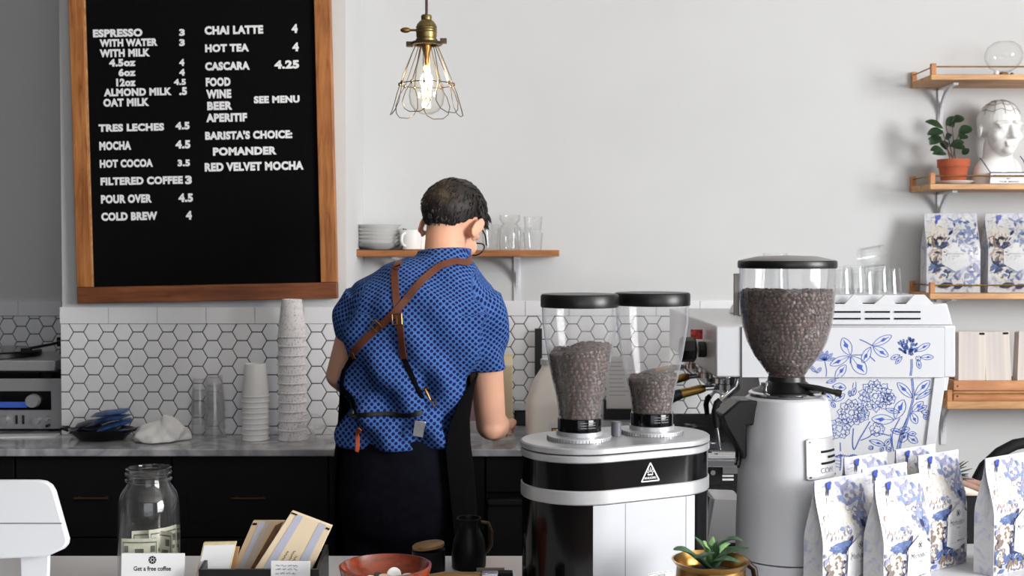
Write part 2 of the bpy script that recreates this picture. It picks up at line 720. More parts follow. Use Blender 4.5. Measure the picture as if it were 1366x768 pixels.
# ------------------------------------------------------------------ counters
YB = 3.46
t = thing('back_counter', 'grey veined marble worktop along the tiled back wall', 'counter', (0, YB, ZB - .021))
m = MB()
m.prismz([(-2.98, 0), (.41, 0), (.41, YW - YB - .012), (XR + .012, YW - YB - .012), (XR + .012, YC - YB - .012), (XL - .012, YC - YB - .012), (XL - .012, YW - YB - .012), (-2.98, YW - YB - .012)], 0, .021)
m.build('worktop', MT['marble'], t, bev=.003)
t = thing('service_counter', 'white front counter top carrying the grinders, jar and coffee bags', 'counter', (0, 1.6, 0))
m = MB()
m.prismz([(-2.98, 0), (2.88, 0), (2.88, 1.2), (1.14, 1.2), (1.14, 2.2), (.425, 2.2), (.425, .825), (-2.98, .825)], ZF - .04, ZF)
m.build('worktop', MT['white_top'], t, bev=.004)
m = MB()
m.prismz([(-2.98, .04), (2.88, .04), (2.88, 1.16), (1.1, 1.16), (1.1, 2.16), (.47, 2.16), (.47, .79), (-2.98, .79)], 0, ZF - .04)
m.build('base', MT['cab'], t)


DBR = pm('dull_brass', srgb(74, 52, 28), .5, .4)


def cabinet(x0, x1, label, first):
    t = thing('base_cabinet', label, 'cabinet', ((x0 + x1) / 2, 3.5, 0), 0, 'black base cabinets')
    h = (x1 - x0) / 2 - .0015
    zt = ZB - .0215
    MB().box(-h, h, .02, .655 if False else .2, .0, zt).build('body', MT['cab'], t)
    d = MB()
    d.box(-h + .002, h - .002, 0, .019, .66, zt - .004)
    d.box(-h + .045, h - .045, -.001, .0, .70, zt - .04)
    dr = d.build('drawer', MT['cab'], t, bev=.0015)
    k = MB()
    k.tube([(-.05, -.022, .777), (.05, -.022, .777)], .0035, 8)
    for s in (-.04, .04):
        k.tube([(s, 0, .777), (s, -.022, .777)], .003, 8)
    k.build('handle', DBR, dr)
    d = MB()
    d.box(-h + .002, h - .002, 0, .019, .1, .655)
    for a in ((-h + .002, -h + .05, .1, .655), (h - .05, h - .002, .1, .655), (-h + .05, h - .05, .1, .15), (-h + .05, h - .05, .605, .655)):
        d.box(a[0], a[1], -.006, 0, a[2], a[3])
    dd = d.build('door', MT['cab'], t, bev=.001)
    k = MB()
    k.tube([(h - .03, -.028, .5), (h - .03, -.028, .6)], .0035, 8)
    for s in (.51, .59):
        k.tube([(h - .03, 0, s), (h - .03, -.028, s)], .003, 8)
    k.build('handle', DBR, dd)
    MB().box(-h, h, .05, .06, 0, .099).build('kickboard', MT['blackmat'], t)
    return t


cw = .457
c0 = X(122, 3.5)
labs = ['black base cabinet at the far left end, under the record player',
        'black base cabinet partly behind the white tablet stand',
        'black base cabinet with brass handle above the glass tip jar',
        'black base cabinet behind the kraft sleeves on the front counter',
        'black base cabinet hidden behind the person in the blue shirt']
for i, l in enumerate(labs):
    xc = c0 + (i - 2) * cw
    cabinet(xc - cw / 2, xc + cw / 2, l, i == 0)
xa = c0 + 2.5 * cw
t = thing('undercounter_fridge', 'dark steel drawer fridge under the counter right of the person', 'fridge', ((xa + .41) / 2, 3.5, 0))
h = (.41 - xa) / 2 - .003
dk = pm('dark_steel', srgb(52, 52, 56), .45, .5, var=.1)
MB().box(-h, h, .02, .2, 0, ZB - .0215).build('body', MT['cab'], t)
MB().box(-h, h, .0, .02, .79, ZB - .025).build('top_rail', MT['cab'], t, bev=.002)
for z0, z1 in ((.46, .755), (.12, .44)):
    d = MB().box(-h + .004, h - .004, 0, .02, z0, z1).build('drawer', dk, t, bev=.002)
    MB().prism([(-h + .004, z1), (h - .004, z1), (h - .004, z1 + .018), (-h + .004, z1 + .018)], -.018, .012).build('handle', MT['steel'] if z0 < .3 else dk, d, bev=.003)

# ------------------------------------------------------------------ menu board
YBD = 3.70
S = F / YBD
A = R(1.16)
bl = at(103, 405, YBD)
BW, BH = 347 / S, 1.16
t = thing('menu_board', 'black letter board menu in a walnut frame on the wall', 'sign', bl)
t.rotation_euler = (0, -A, 0)
MB().box(.0, .046, 0, .036, .0505, BH - .05).build('frame_stile', MT['frame'], t, bev=.002)
MB().box(BW - .049, BW, 0, .036, .0505, BH - .05).build('frame_stile', MT['frame'], t, bev=.002)
MB().box(0, BW, 0, .036, 0, .05).build('frame_rail', MT['framex'], t, bev=.002)
MB().box(0, BW, 0, .036, BH - .05, BH).build('frame_rail', MT['framex'], t, bev=.002)
MB().box(.0462, .0485, .004, .03, .0505, BH - .0505).build('lit_bevel_strip', MT['oak'], t)  # lighter oak strip paints the lit inner bevel into the frame
pan = MB().box(.0485, BW - .049, .013, .03, .0505, BH - .0505).build('letter_panel', MT['felt'], t)
LINES = [('ESPRESSO', 124, 190, 38, 50), ('3', 239, 246.5, 38.5, 48), ('WITH WATER', 133, 210, 51, 62.7), ('3', 239, 246.5, 52, 61.5),
         ('WITH MILK', 133, 200, 64.6, 76.6), ('4.5oz', 145.5, 181, 78, 89), ('4', 239, 246, 78.5, 88), ('6oz', 158, 181, 91, 102),
         ('4', 239, 246.5, 91.8, 101), ('12oz', 155, 181, 104.3, 115.5), ('4.5', 232, 248, 105, 113.6), ('ALMOND MILK', 138.5, 229, 116.5, 128.8),
         ('.5', 239, 249.5, 116, 127), ('OAT MILK', 137.7, 199, 130.4, 142.6), ('TRES LECHES', 131.5, 219, 164, 176), ('4.5', 234, 253, 162.3, 173),
         ('MOCHA', 132.5, 175, 188, 200.6), ('4.5', 234, 254, 186.7, 198.4), ('HOT COCOA', 133, 204, 211.7, 224), ('3.5', 237, 253.5, 212.5, 222),
         ('FILTERED COFFEE', 134, 244, 234.5, 247.4), ('3', 247, 256, 234, 245.8), ('POUR OVER', 134.6, 202.6, 258.7, 271.6), ('4.5', 238, 257.5, 257.7, 269.7),
         ('COLD BREW', 135, 210, 282, 294.8), ('4', 248, 256, 281, 293), ('CHAI LATTE', 273, 351, 33.4, 46.5), ('4', 389, 397, 32, 44),
         ('HOT TEA', 273.6, 332, 58, 69.9), ('4', 390, 398.5, 56.6, 68.4), ('CASCARA', 273.6, 333, 81.8, 94.2), ('4.25', 366, 399, 80, 92),
         ('FOOD', 274.5, 307.5, 103, 115.4), ('WINE', 275, 308.5, 119, 131.5), ('SEE MENU', 338.6, 399.6, 127, 138), ('BEER', 276.4, 310, 135, 147),
         ('APERITIF', 275, 329.6, 150.5, 163), ("BARISTA'S CHOICE:", 273.6, 390, 173, 186.7), ('POMANDER', 284, 369, 195, 207.8),
         ('RED VELVET MOCHA', 273, 405, 214.5, 229)]
for tx, x0, x1, y0, y1 in LINES:
    def loc(px, py):
        w_ = at(px, py, YBD + .012) - bl
        return (w_.x * cos(A) + w_.z * sin(A), -w_.x * sin(A) + w_.z * cos(A))
    cu, cv = loc((x0 + x1) / 2, (y0 + y1) / 2)
    ww = (x1 - x0) / S
    hh = ((y1 - y0) - (x1 - x0) * sin(A)) / S
    m = MB()
    put_text(m, tx, lambda a, b: (cu + (a - .5) * ww, .0118, cv + (b - .5) * hh), 0, bold=.058, spacing=1.08)
    m.build('menu_line', MT['letter'], pan)


# ------------------------------------------------------------------ shelves
def bracket(par, x, zt, dep, h, w=.018):
    """white cast iron shelf bracket: wall strip, arm, curved brace"""
    m = MB()
    m.box(x - w / 2, x + w / 2, YW - .008, YW, zt - h, zt)
    m.box(x - w / 2, x + w / 2, YW - dep, YW, zt - .008, zt)
    n = 10
    po = []
    for k in range(n + 1):
        a = pi / 2 * k / n
        po.append((YW - .008 - (dep - .02) * (1 - sin(a)), zt - .008 - (h - .03) * (1 - cos(a))))
    q = [(y + .0, z) for y, z in po] + [(YW - .004, zt - .004), (YW - .004, zt - h + .02)]
    vs = [(xx, y, z) for xx in (x - .004, x + .004) for y, z in po[::1]]
    for k in range(n):
        (ya, za), (yb, zb) = po[k], po[k + 1]
        m.add([(xx, y, z) for xx in (x - .005, x + .005) for y, z in ((ya, za), (yb, zb), (yb + .012, zb + .012), (ya + .012, za + .012))],
              [(0, 1, 2, 3), (7, 6, 5, 4), (0, 4, 5, 1), (1, 5, 6, 2), (2, 6, 7, 3), (3, 7, 4, 0)], 0, False)
    o = m.build('bracket', MT['whitem'], par, bev=.001)
    return o


YS = 3.97
SZ = []
shelf_lab = ['top oak gallery shelf with brass rail holding a glass globe',
             'oak gallery shelf with brass rail holding the bust and potted plant',
             'oak gallery shelf with brass rail holding two floral coffee bags',
             'lowest oak gallery shelf holding the wooden crate of paper sleeves']
for i, (pt, pb, xl, xfl) in enumerate(((99, 106.5, 1212, 1240), (245, 252.5, 1212, 1240), (391, 399, 1213, 1240), (535, 545.5, 1236, 1262))):
    zt = Zc(pt, YS)
    zb = Zc(pb, YS)
    x0 = X(xl, YW)
    SZ.append(zt)
    t = thing('wall_shelf', shelf_lab[i], 'shelf', (x0, YS, zt), 0, 'oak shelves on the right of the back wall')
    org = Vector((x0, YS, zt))
    D = YW - YS - .001
    MB().box(0, 1.0, 0, D, zb - zt, 0).build('board', MT['oak'], t, bev=.0015)
    ph = .032
    for yy, nm in ((.0, 'p'), (D - .02, 'p')):
        MB().box(.001, .017, yy + .001, yy + .018, 0, ph + .004).build('post', MT['crate'], t, bev=.001)
    MB().box(.984, 1.0, .001, .018, 0, ph + .004).build('post', MT['crate'], t, bev=.001)
    m = MB()
    m.tube([(.005, .009, ph - .006), (.995, .009, ph - .006)], .0026, 8)
    m.tube([(.009, .012, ph - .006), (.009, D - .008, ph - .006)], .0026, 8)
    m.build('rail', MT['brass'], t)
    for bx in (X(1260, 4.12) if i < 3 else X(1268, 4.12), 2.25):
        b = bracket(t, bx, zb - .0002, .15, .15)
        b.location = -org
t = thing('wall_shelf', 'oak shelf without rail behind the person, holding plates and glasses', 'shelf', (X(470, 3.985), 3.985, Zc(333.4, 3.985)))
MSZ = t.location.z
mx0, mx1 = 0, X(746, 3.985) - X(470, 3.985)
MB().box(.008, mx1, 0, YW - 3.985 - .001, Zc(342, 3.985) - MSZ, 0).build('board', woodm('brown_oak_shelf', srgb(140, 84, 42), srgb(190, 126, 72), 'x', 5, .5), t, bev=.001)
for bx in (X(530, 4.1), X(690, 4.1)):
    b = bracket(t, bx, Zc(342, 3.985) - .0004, .15, .155, .024)
    b.location = -t.location
# ================================================================== THINGS AT THE BACK
def at_surf(px, py_base, z):
    """point on a level surface z seen at a pixel row (gives its depth)"""
    v = (CY - py_base) / F
    dy, dz = cos(TH) + v * sin(TH), -sin(TH) + v * cos(TH)
    t = (z - EYE) / dz
    return Vector(((px - CX) / F * t, t * dy, z))


# ---- pendant lamp
YP = 3.0
SP = F / YP
c = at(569, 58, YP)
t = thing('pendant_lamp', 'bare bulb pendant in a petal wire cage hanging beside the menu board', 'lamp', c)
m = MB()
m.lathe([(.0, .070), (.012, .070), (.0135, .066), (.013, .058), (.018, .054), (.024, .046), (.0255, .036), (.0255, .018), (.024, .012), (.027, .010), (.027, .002), (.0, .002)], n=28)
for z in (.028, .034, .040):
    m.lathe([(.0255, z - .0015), (.0265, z), (.0255, z + .0015)], n=28)
so = m.build('socket', pm('olive_brass', srgb(134, 116, 76), .38, .9, var=.3, vs=40), t, fix=True)
m = MB()
m.tube([(-.024, 0, .033), (-.042, 0, .033)], .003, 8)
m.ell((-.052, 0, .033), .013, .004, .007)
m.build('switch_key', MT['brass'], so)
m = MB()
m.lathe([(.027, .004), (.038, .003), (.040, 0), (.038, -.004), (.027, -.004)], n=28)
m.box(.034, .05, -.008, .008, .0, .012)
m.box(-.05, -.034, -.008, .008, -.008, .004)
m.build('cage_clamp', pm('dark_bronze', srgb(88, 76, 60), .4, .9, var=.3, vs=30), t)
wire = pm('cage_wire', srgb(110, 98, 84), .35, .9, var=.3, vs=40)
HZ, BZ = -.101, -.178
m = MB()
for k in range(6):
    a = 2 * pi * k / 6 + .26
    pts = []
    for q, (z, r, d) in enumerate([(-.002, .026, .10), (-.03, .038, .12), (-.065, .052, .18), (HZ, .066, .24), (-.125, .076, .40), (-.15, .084, .44), (-.168, .088, .33), (-.177, .090, .15)]):
        pts.append((r * cos(a - d), r * sin(a - d), z))
    for q, (z, r, d) in enumerate([(-.177, .090, .15), (-.168, .088, .33), (-.15, .084, .44), (-.125, .076, .40), (HZ, .066, .24), (-.065, .052, .18), (-.03, .038, .12), (-.002, .026, .10)]):
        pts.append((r * cos(a + d), r * sin(a + d), z))
    m.tube(pts, .0011, 6)
m.tube([(.067 * cos(2 * pi * k / 40), .067 * sin(2 * pi * k / 40), HZ) for k in range(40)], .0013, 6, closed=True)
for k in range(6):
    for sg in (-1, 1):
        a = 2 * pi * k / 6 + .26 + .24 * sg
        m.ell((.067 * cos(a), .067 * sin(a), HZ), .0035, .0035, .005, n=8, m=6)
m.build('wire_cage', wire, t)
bulbg = glassm('bulb_glass', (1, .985, .95), (.78, .76, .72), .02, 1.4)
m = MB()
m.lathe([(.0135, -.008), (.015, -.02), (.02, -.04), (.031, -.075), (.041, -.105), (.0445, -.128), (.041, -.15), (.030, -.166), (.014, -.174), (.0005, -.176)], n=32)
bu = m.build('bulb', bulbg, t)
em, nt, b_, out_ = nmat('filament_glow')
b_.inputs['Emission Color'].default_value = (1, .62, .22, 1)
b_.inputs['Emission Strength'].default_value = 45
m = MB()
for k in range(7):
    a = 2 * pi * k / 7
    m.tube([(.006 * cos(a), .006 * sin(a), -.055), (.013 * cos(a + .2), .013 * sin(a + .2), -.10), (.009 * cos(a + .45), .009 * sin(a + .45), -.135)], .0007, 5)
m.build('filament', em, bu)
m = MB()
m.lathe([(.012, -.004), (.012, -.012), (.006, -.03), (.004, -.058), (.0, -.06)], n=14)
m.build('bulb_stem', MT['brass'], bu)
m = MB()
m.tube([(0, 0, .07), (.001, 0, .2), (-.004, 0, .6), (0, 0, HC - c.z)], .0034, 8)
for k in range(140):
    pass
m.build('cord', pm('braided_cord', srgb(70, 50, 46), .8, var=.5, vs=200), t)
l = bpy.data.lights.new('bulb_light', 'POINT')
l.energy, l.color, l.shadow_soft_size = 2.2, (1, .72, .4), .02
lo = bpy.data.objects.new('bulb_light', l)
lo.location = (0, 0, -.1)
lo.parent = t
COL.objects.link(lo)

# ---- record player and receiver in the left recess
yr = 3.80
zr = ZB
s_ = F / yr
x1 = X(80.5, yr)
t = thing('stereo_receiver', 'silver stereo receiver with blue dial under the record player', 'stereo', (x1 - .23, yr, zr))
hh = (580 - 510) / s_
MB().box(-.23, .23, .006, .30, .012, hh).build('body', MT['black'], t, bev=.002)
MB().box(-.23, .23, 0, .006, .008, hh + .002).build('faceplate', MT['silver'], t, bev=.0015)
dx = .23 - 14 / s_
MB().box(-.21, dx, -.001, .003, .068, .128).build('dial_window', MT['blackgloss'], t)
dm, nt, b_, o_ = nmat('blue_dial_glow')
b_.inputs['Base Color'].default_value = srgb(40, 60, 120)
b_.inputs['Emission Color'].default_value = srgb(58, 90, 190)
b_.inputs['Emission Strength'].default_value = .35
MB().box(-.20, .23 - 46 / s_, -.002, -.0009, .076, .094).build('dial', dm, t)
m = MB()
for k in range(6):
    m.box(-.2 + k * .03, -.2 + k * .03 + .02, -.002, -.0009, .103, .109)
m.build('indicator', MT['greyink'], t)
for kx, kz, kr in ((.23 - 37 / s_, .098, .022), (.23 - 75 / s_, .038, .012), (.23 - 32 / s_, .036, .012), (-.1, .036, .012), (.23 - 17 / s_, .042, .006), (.23 - 17 / s_, .02, .005)):
    m = MB()
    m.cyl((kx, 0, kz), (kx, -.02, kz), kr, kr * .9, 24)
    m.build('knob', MT['silver'] if kz != .02 else MT['black'], t, fix=True)
for k in (-60, -51):
    MB().box(.23 + k / s_ - .003, .23 + k / s_ + .003, -.006, 0, .024, .052).build('lever', MT['black'], t, bev=.001)
for sx in (-.19, .19):
    for sy in (.03, .26):
        MB().cyl((sx, sy, 0), (sx, sy, .012), .015, n=16).build('foot', MT['blackmat'], t)
zt0 = zr + hh + .0025
t = thing('record_player', 'black and silver record player standing on the stereo receiver', 'turntable', (x1 - .235, yr - .02, zt0))
for sx in (-.18, .18):
    for sy in (.05, .28):
        MB().cyl((sx, sy, 0), (sx, sy, .022), .022, .026, 18).build('foot', MT['blackmat'], t)
MB().box(-.225, .225, .012, .33, .020, .026).build('base', MT['black'], t, bev=.002)
MB().box(-.235, .222, 0, .34, .026, .058).build('plinth', MT['silver'], t, bev=.003)
m = MB()
m.lathe([(0, .058), (.15, .058), (.155, .061), (.155, .074), (.15, .077), (0, .077)], (-.05, .17, 0), 48)
pl = m.build('platter', MT['black'], t, fix=True)
m = MB()
m.lathe([(0, .0775), (.15, .0775), (.15, .0795), (.05, .0795), (0, .080)], (-.05, .17, 0), 48)
m.build('record', MT['blackgloss'], pl, fix=True)
m = MB()
m.cyl((.17, .25, .058), (.17, .25, .09), .026, .022, 20)
m.tube([(.17, .30, .104), (.17, .25, .104), (.165, .12, .1), (.12, .05, .092)], .005, 8)
m.box(.145, .2, .22, .29, .085, .115)
m.cyl((.17, .28, .104), (.17, .325, .104), .017, .017, 18)
m.box(.1, .128, .035, .06, .082, .094)
m.build('tonearm', MT['black'], t, bev=.001)
# flat white sheet lying in front of the receiver
p = at_surf(28, 582, ZB)
m = MB()
m.box(-.11, .11, -.03, .03, 0, .004)
o = tag(m.build('paper_sheet', MT['paper'], bev=.001), 'white paper folder lying flat on the marble before the stereo', 'paper')
o.location = (p.x, p.y, ZB)
o.rotation_euler = (0, 0, .12)

# ---- shallow black bowl with blue packets
p = at_surf(136, 586, ZB)
s_ = F / p.y
pb = p.copy()
t = thing('serving_bowl', 'shallow black bowl on the marble below the menu board', 'bowl', p)
rr = 44 / s_
m = MB()
m.lathe([(0, 0), (rr * .62, 0), (rr * .72, .004), (rr * .96, .028), (rr, .034), (rr * .97, .034), (rr * .7, .010), (0, .007)], n=40, sy=.75)
m.build('body', MT['blackgloss'], t, fix=True)
for sg in (-1, 1):
    m = MB()
    m.tube([(sg * rr * .96, -.02, .03), (sg * (rr + .018), -.012, .035), (sg * (rr + .018), .012, .035), (sg * rr * .96, .02, .03)], .004, 8)
    m.build('handle', MT['black'], t)
random.seed(3)
pkm = pm('blue_printed_packet', srgb(52, 84, 138), .4, var=.55, vs=45)
pkn = pm('navy_printed_packet', srgb(34, 38, 56), .4, var=.6, vs=60)
pkl = ['small printed packet %s in the black bowl' % a for a in
       ('at the bottom left of the heap', 'lying flat at the bottom right of the heap', 'in the middle of the heap',
        'leaning on the right of the heap', 'on the dark left half of the heap', 'tucked under the topmost blue packet', 'slanting down at the far left', 'on the very top of the heap')]
for k, (dx, dy, dz, rz, ry) in enumerate(((-.036, .0, .020, .1, .10), (.036, .0, .020, -.15, -.10), (0, -.008, .036, .05, .06), (.040, -.004, .046, .3, -.25), (-.024, .0, .052, .2, -.16), (.028, .0, .064, -.2, -.14), (-.040, -.006, .040, -.2, -.32), (.026, .002, .081, .1, -.12))):
    m = MB()
    n = 8
    w_, d_ = .052, .032
    vs = []
    top, bot = [], []
    for j in range(n + 1):
        for i in range(n + 1):
            u, v = i / n * 2 - 1, j / n * 2 - 1
            h = .0065 * (1 - u ** 4) * (1 - v ** 4) + .0006
            h += .0012 * sin(u * 7 + k) * cos(v * 5 + k)
            vs.append((u * w_, v * d_, h))
    k0 = len(vs)
    vs += [(x, y, -z) for x, y, z in vs]
    fs = []
    for j in range(n):
        for i in range(n):
            a = j * (n + 1) + i
            fs.append((a, a + 1, a + n + 2, a + n + 1))
            fs.append((k0 + a + n + 1, k0 + a + n + 2, k0 + a + 1, k0 + a))
    per = [i for i in range(n + 1)] + [j * (n + 1) + n for j in range(1, n + 1)] + [n * (n + 1) + i for i in range(n - 1, -1, -1)] + [j * (n + 1) for j in range(n - 1, 0, -1)]
    for q in range(len(per)):
        a, b = per[q], per[(q + 1) % len(per)]
        fs.append((b, a, k0 + a, k0 + b))
    m.add(vs, fs)
    o = tag(m.build('sugar_packet', pkn if k in (0, 2, 4, 6) else pkm), pkl[k], 'packet', 'blue packets in the black bowl')
    o.location = p + Vector((dx, dy, dz))
    o.rotation_euler = (.06, ry, rz)

# ---- crumpled white cloth
p = at_surf(212, 588, ZB)
s_ = F / p.y
m = MB()
random.seed(8)
rings = []
nn = 36
for j in range(11):
    v = j / 10
    ring = []
    for i in range(nn):
        a = 2 * pi * i / nn
        r = (1 - v ** 2.2) ** .5 if v < 1 else .02
        f = 1 + .16 * sin(3 * a + 4 * v) + .10 * sin(7 * a - 6 * v + 1) + .07 * sin(12 * a + 9 * v)
        x = 37 / s_ * max(r, .03) * f
        y = 26 / s_ * max(r, .03) * f
        z = v * 29 / s_ * (1 + .12 * sin(2 * a + 1)) + .012 * v * cos(a)
        ring.append(Vector((x * cos(a) * (1 - .1 * v) + .006 * v, y * sin(a), z)))
    rings.append(ring)
m.loft(rings)
o = tag(m.build('crumpled_cloth', pm('white_cloth', srgb(232, 232, 232), .9, var=.03, bump=.3, bs=80), sub=1), 'crumpled white cloth beside the black bowl', 'cloth')
o.location = p


# ---- stacks of cups
def cup_mb(rb, rt, h, rim=.0018, th=.0009):
    """a cup standing mouth down: closed end on top"""
    m = MB()
    m.lathe([(rt - th, 0), (rt, 0), (rt + rim, .0012), (rt + rim, .004), (rt, .0055), (rb + (rt - rb) * .5, h * .5), (rb, h - .004), (rb - .0015, h), (rb - .003, h), (rb - .003, h - .005), (0.0002, h - .005)], n=40)
    m.lathe([(rt - th, 0), (rb - th - .001, h - .007), (0.0002, h - .0075)], n=40)
    return m


def cup_stack(px, py, topy, rb, rt, h, n, name, mats, label, group, pitch=None):
    p = at_surf(px, py, ZB)
    s_ = F / p.y
    H = (py - topy) / s_
    pitch = pitch or (H - h) / (n - 1)
    first = None
    words = ['at the very bottom', 'second from the bottom', 'third from the bottom', 'fourth from the bottom', 'fifth from the bottom', 'sixth from the bottom',
             'seventh from the bottom', 'eighth from the bottom', 'ninth from the bottom', 'tenth from the bottom', 'eleventh from the bottom', 'twelfth from the bottom', 'thirteenth from the bottom', 'fourteenth from the bottom']
    for k in range(n):
        if first is None:
            o = first = cup_mb(rb, rt, h).build(name, mats)
        else:
            o = first.copy()
            COL.objects.link(o)
        where = 'on the very top' if k == n - 1 else 'just under the top cup' if k == n - 2 else words[k]
        tag(o, label % where, 'cup', group)
        o.location = p + Vector((random.uniform(-.0006, .0006), random.uniform(-.0006, .0006), k * pitch))
        o.rotation_euler = (0, 0, k * 2.1)
    return p


# printed paper cup: grey botanical flecks
pc, nt, b_, o_ = nmat('printed_paper_cup')
vv = node(nt, 'ShaderNodeTexNoise')
vv.inputs['Scale'].default_value = 130
vv.inputs['Detail'].default_value = 4
vv.inputs['Distortion'].default_value = 2.5
nt.links.new(coords(nt, (1, 1, .6)), vv.inputs['Vector'])
cr = node(nt, 'ShaderNodeValToRGB')
cr.color_ramp.elements[0].position = .56
cr.color_ramp.elements[0].color = srgb(238, 236, 238)
cr.color_ramp.elements[1].position = .66
cr.color_ramp.elements[1].color = srgb(150, 140, 148)
nt.links.new(vv.outputs['Fac'], cr.inputs[0])
nt.links.new(cr.outputs[0], b_.inputs['Base Color'])
b_.inputs['Roughness'].default_value = .55
random.seed(5)
cup_stack(390, 586, 398, .031, .0425, .115, 12, 'paper_cup', pc, 'printed paper cup %s of the tallest stack', 'printed paper cups in the tallest stack', None)
cup_stack(341, 586, 484, .032, .0405, .1, 9, 'paper_cup', pm('plain_paper_cup', srgb(238, 238, 238), .5, var=.01), 'plain white paper cup %s of the middle stack', 'plain white paper cups in the shorter stack', None)
cup_stack(287, 583, 500, .024, .031, .11, 4, 'plastic_cup', MT['cupplastic'], 'clear plastic cup %s of the taller clear stack', 'clear plastic cups in the front stack')
cup_stack(267, 580, 503, .021, .027, .11, 3, 'plastic_cup', MT['cupplastic'], 'clear plastic cup %s of the slimmer clear stack', 'clear plastic cups in the slim stack')
# ---- clear dome lids
random.seed(6)
first = None
dl = ['clear dome lid lying at the left of the lid heap', 'clear dome lid lying at the right of the lid heap near the person', 'clear dome lid on top of the lid heap beside the cups']
for k, (px, py, dz, rx, ry) in enumerate(((403, 588, .0, .0, .05), (430, 589, .0, .1, .0), (416, 588, .040, .15, .3))):
    p = at_surf(px, py, ZB)
    if first is None:
        m = MB()
        m.lathe([(.043, 0), (.046, .001), (.046, .004), (.043, .0055), (.041, .014), (.037, .026), (.026, .037), (.013, .041), (.009, .0412)], n=36)
        m.lathe([(.043, .0), (.0425, .008), (.0435, .009)], n=36)
        o = first = m.build('dome_lid', MT['cupplastic'])
    else:
        o = first.copy()
        COL.objects.link(o)
    tag(o, dl[k], 'lid', 'clear dome lids beside the paper cups')
    o.location = p + Vector((0, 0, dz))
    o.rotation_euler = (rx * .3, ry * .3, k)

# ---- behind the person: bottles, milk jug, scale, framed sheet, outlet
p = at_surf(628, 575, ZB)
s_ = F / p.y
t = thing('syrup_bottle', 'mauve plastic bottle on a white base behind the right arm of the person', 'bottle', p)
k = 14 / s_
m = MB()
m.lathe([(0, .0), (k + .003, .0), (k + .004, .003), (k + .004, .034), (k, .037), (0, .037)], n=28)
m.build('base', MT['white'], t, fix=True)
m = MB()
m.lathe([(0, .0375), (k, .0375), (k, .15), (k * .9, .17), (k * .4, .19), (k * .36, .215), (0, .215)], n=28)
m.build('body', pm('mauve_plastic', srgb(168, 134, 152), .4, var=.03), t, fix=True)
p = at_surf(671, 579, ZB)
s_ = F / p.y
t = thing('milk_carton', 'tall cream carton standing just behind the right arm of the person', 'carton', p)
a, h = 13 / s_, 108 / s_
m = MB()
m.box(-a, a, -a, a, 0, h * .86)
m.build('body', MT['cream'], t, bev=.003)
m = MB()
m.add([(-a, -a, h * .862), (a, -a, h * .862), (a, a, h * .862), (-a, a, h * .862), (-a, 0, h * .97), (a, 0, h * .97)], [(0, 1, 5, 4), (2, 3, 4, 5), (0, 4, 3), (1, 2, 5), (3, 2, 1, 0)], 0, False)
m.box(-a, a, -.0015, .0015, h * .96, h)
m.build('gable', MT['cream'], t, bev=.001)
p = at_surf(732, 592, ZB)
s_ = F / p.y
t = thing('milk_jug', 'white plastic milk jug behind the bean hoppers', 'jug', p)
a = 31 / s_
jm = pm('milky_plastic', srgb(236, 232, 224), .35, var=.02, sss=.2)


def rsq(a, b, z, n=32, e=.38):
    return [Vector((abs(cos(2 * pi * i / n)) ** e * a * (1 if cos(2 * pi * i / n) >= 0 else -1), abs(sin(2 * pi * i / n)) ** e * b * (1 if sin(2 * pi * i / n) >= 0 else -1), z)) for i in range(n)]


m = MB()
m.loft([rsq(a * .9, a * .9, 0), rsq(a, a, .008), rsq(a, a, .115), rsq(a * .95, a * .95, .135), rsq(a * .62, a * .62, .195, e=.6), rsq(a * .34, a * .34, .225, e=.9), rsq(a * .3, a * .3, .235, e=1)])
m.build('body', jm, t)
m = MB()
m.lathe([(0, .2355), (a * .36, .2355), (a * .36, .252), (0, .252)], n=24)
m.build('cap', MT['white'], t, fix=True)
m = MB()
m.tube([(a * .3, 0, .215), (a * .75, 0, .2), (a * .95, 0, .16), (a * .9, 0, .12)], .009, 10)
m.build('handle', jm, t)
MB().box(-a * .02, a * .82, -a - .0016, -a - .0006, .004, .072).build('label', MT['paper'], t)
m = MB()
m.box(a * .08, a * .62, -a - .0024, -a - .0016, .008, .058, 0)
m.ell((a * .35, -a - .0024, .03), a * .18, .0006, .018, mat=1)
m.box(a * .14, a * .56, -a - .0028, -a - .0024, .046, .054, 2)
m.build('label_picture', [pm('label_brown', srgb(96, 50, 28), .5, var=.4, vs=60), pm('label_amber', srgb(200, 110, 50), .5, var=.3, vs=80), pm('label_gold', srgb(214, 186, 90), .5)], t)
p = at_surf(704, 582, ZB)
t = thing('kitchen_scale', 'black low scale with steel plate by the milk jug', 'scale', (X(706, 3.98), 3.98, ZB))
MB().box(-.05, .05, -.06, .06, 0, .05).build('body', MT['black'], t, bev=.004)
MB().box(-.055, .055, -.065, .065, .0505, .058).build('plate', MT['steel'], t, bev=.002)
# sheet in a stand, and a slim black panel, both leaning on the tiles
YFm = 4.06
x0, x1, z1 = X(806, YFm), X(853, YFm), Zc(476, YFm)
t = thing('sign_holder', 'white printed sheet in a stand with black foot behind the bean hoppers', 'sign', (x0, YFm, ZB))
w_ = x1 - x0
zf = Zc(551, YFm) - ZB
m = MB()
m.box(0, w_, 0, .03, 0, zf + .014)
m.box(0, .008, .0, .03, zf + .0141, zf + .045)
m.build('foot', MT['black'], t, bev=.001)
sh = MB().box(.0085, w_, .012, .015, zf + .0145, z1 - ZB).build('sheet', MT['paper'], t)
m = MB()
random.seed(2)
for k in range(9):
    z = z1 - ZB - .02 - k * .014
    m.box(.018, w_ - .02 - random.random() * .04, .0113, .0119, z, z + .0025)
m.build('printed_lines', pm('pale_grey_ink', srgb(176, 178, 184), .7), sh)
x0, x1, z1 = X(714, YFm), X(724, YFm), Zc(440, YFm)
m = MB()
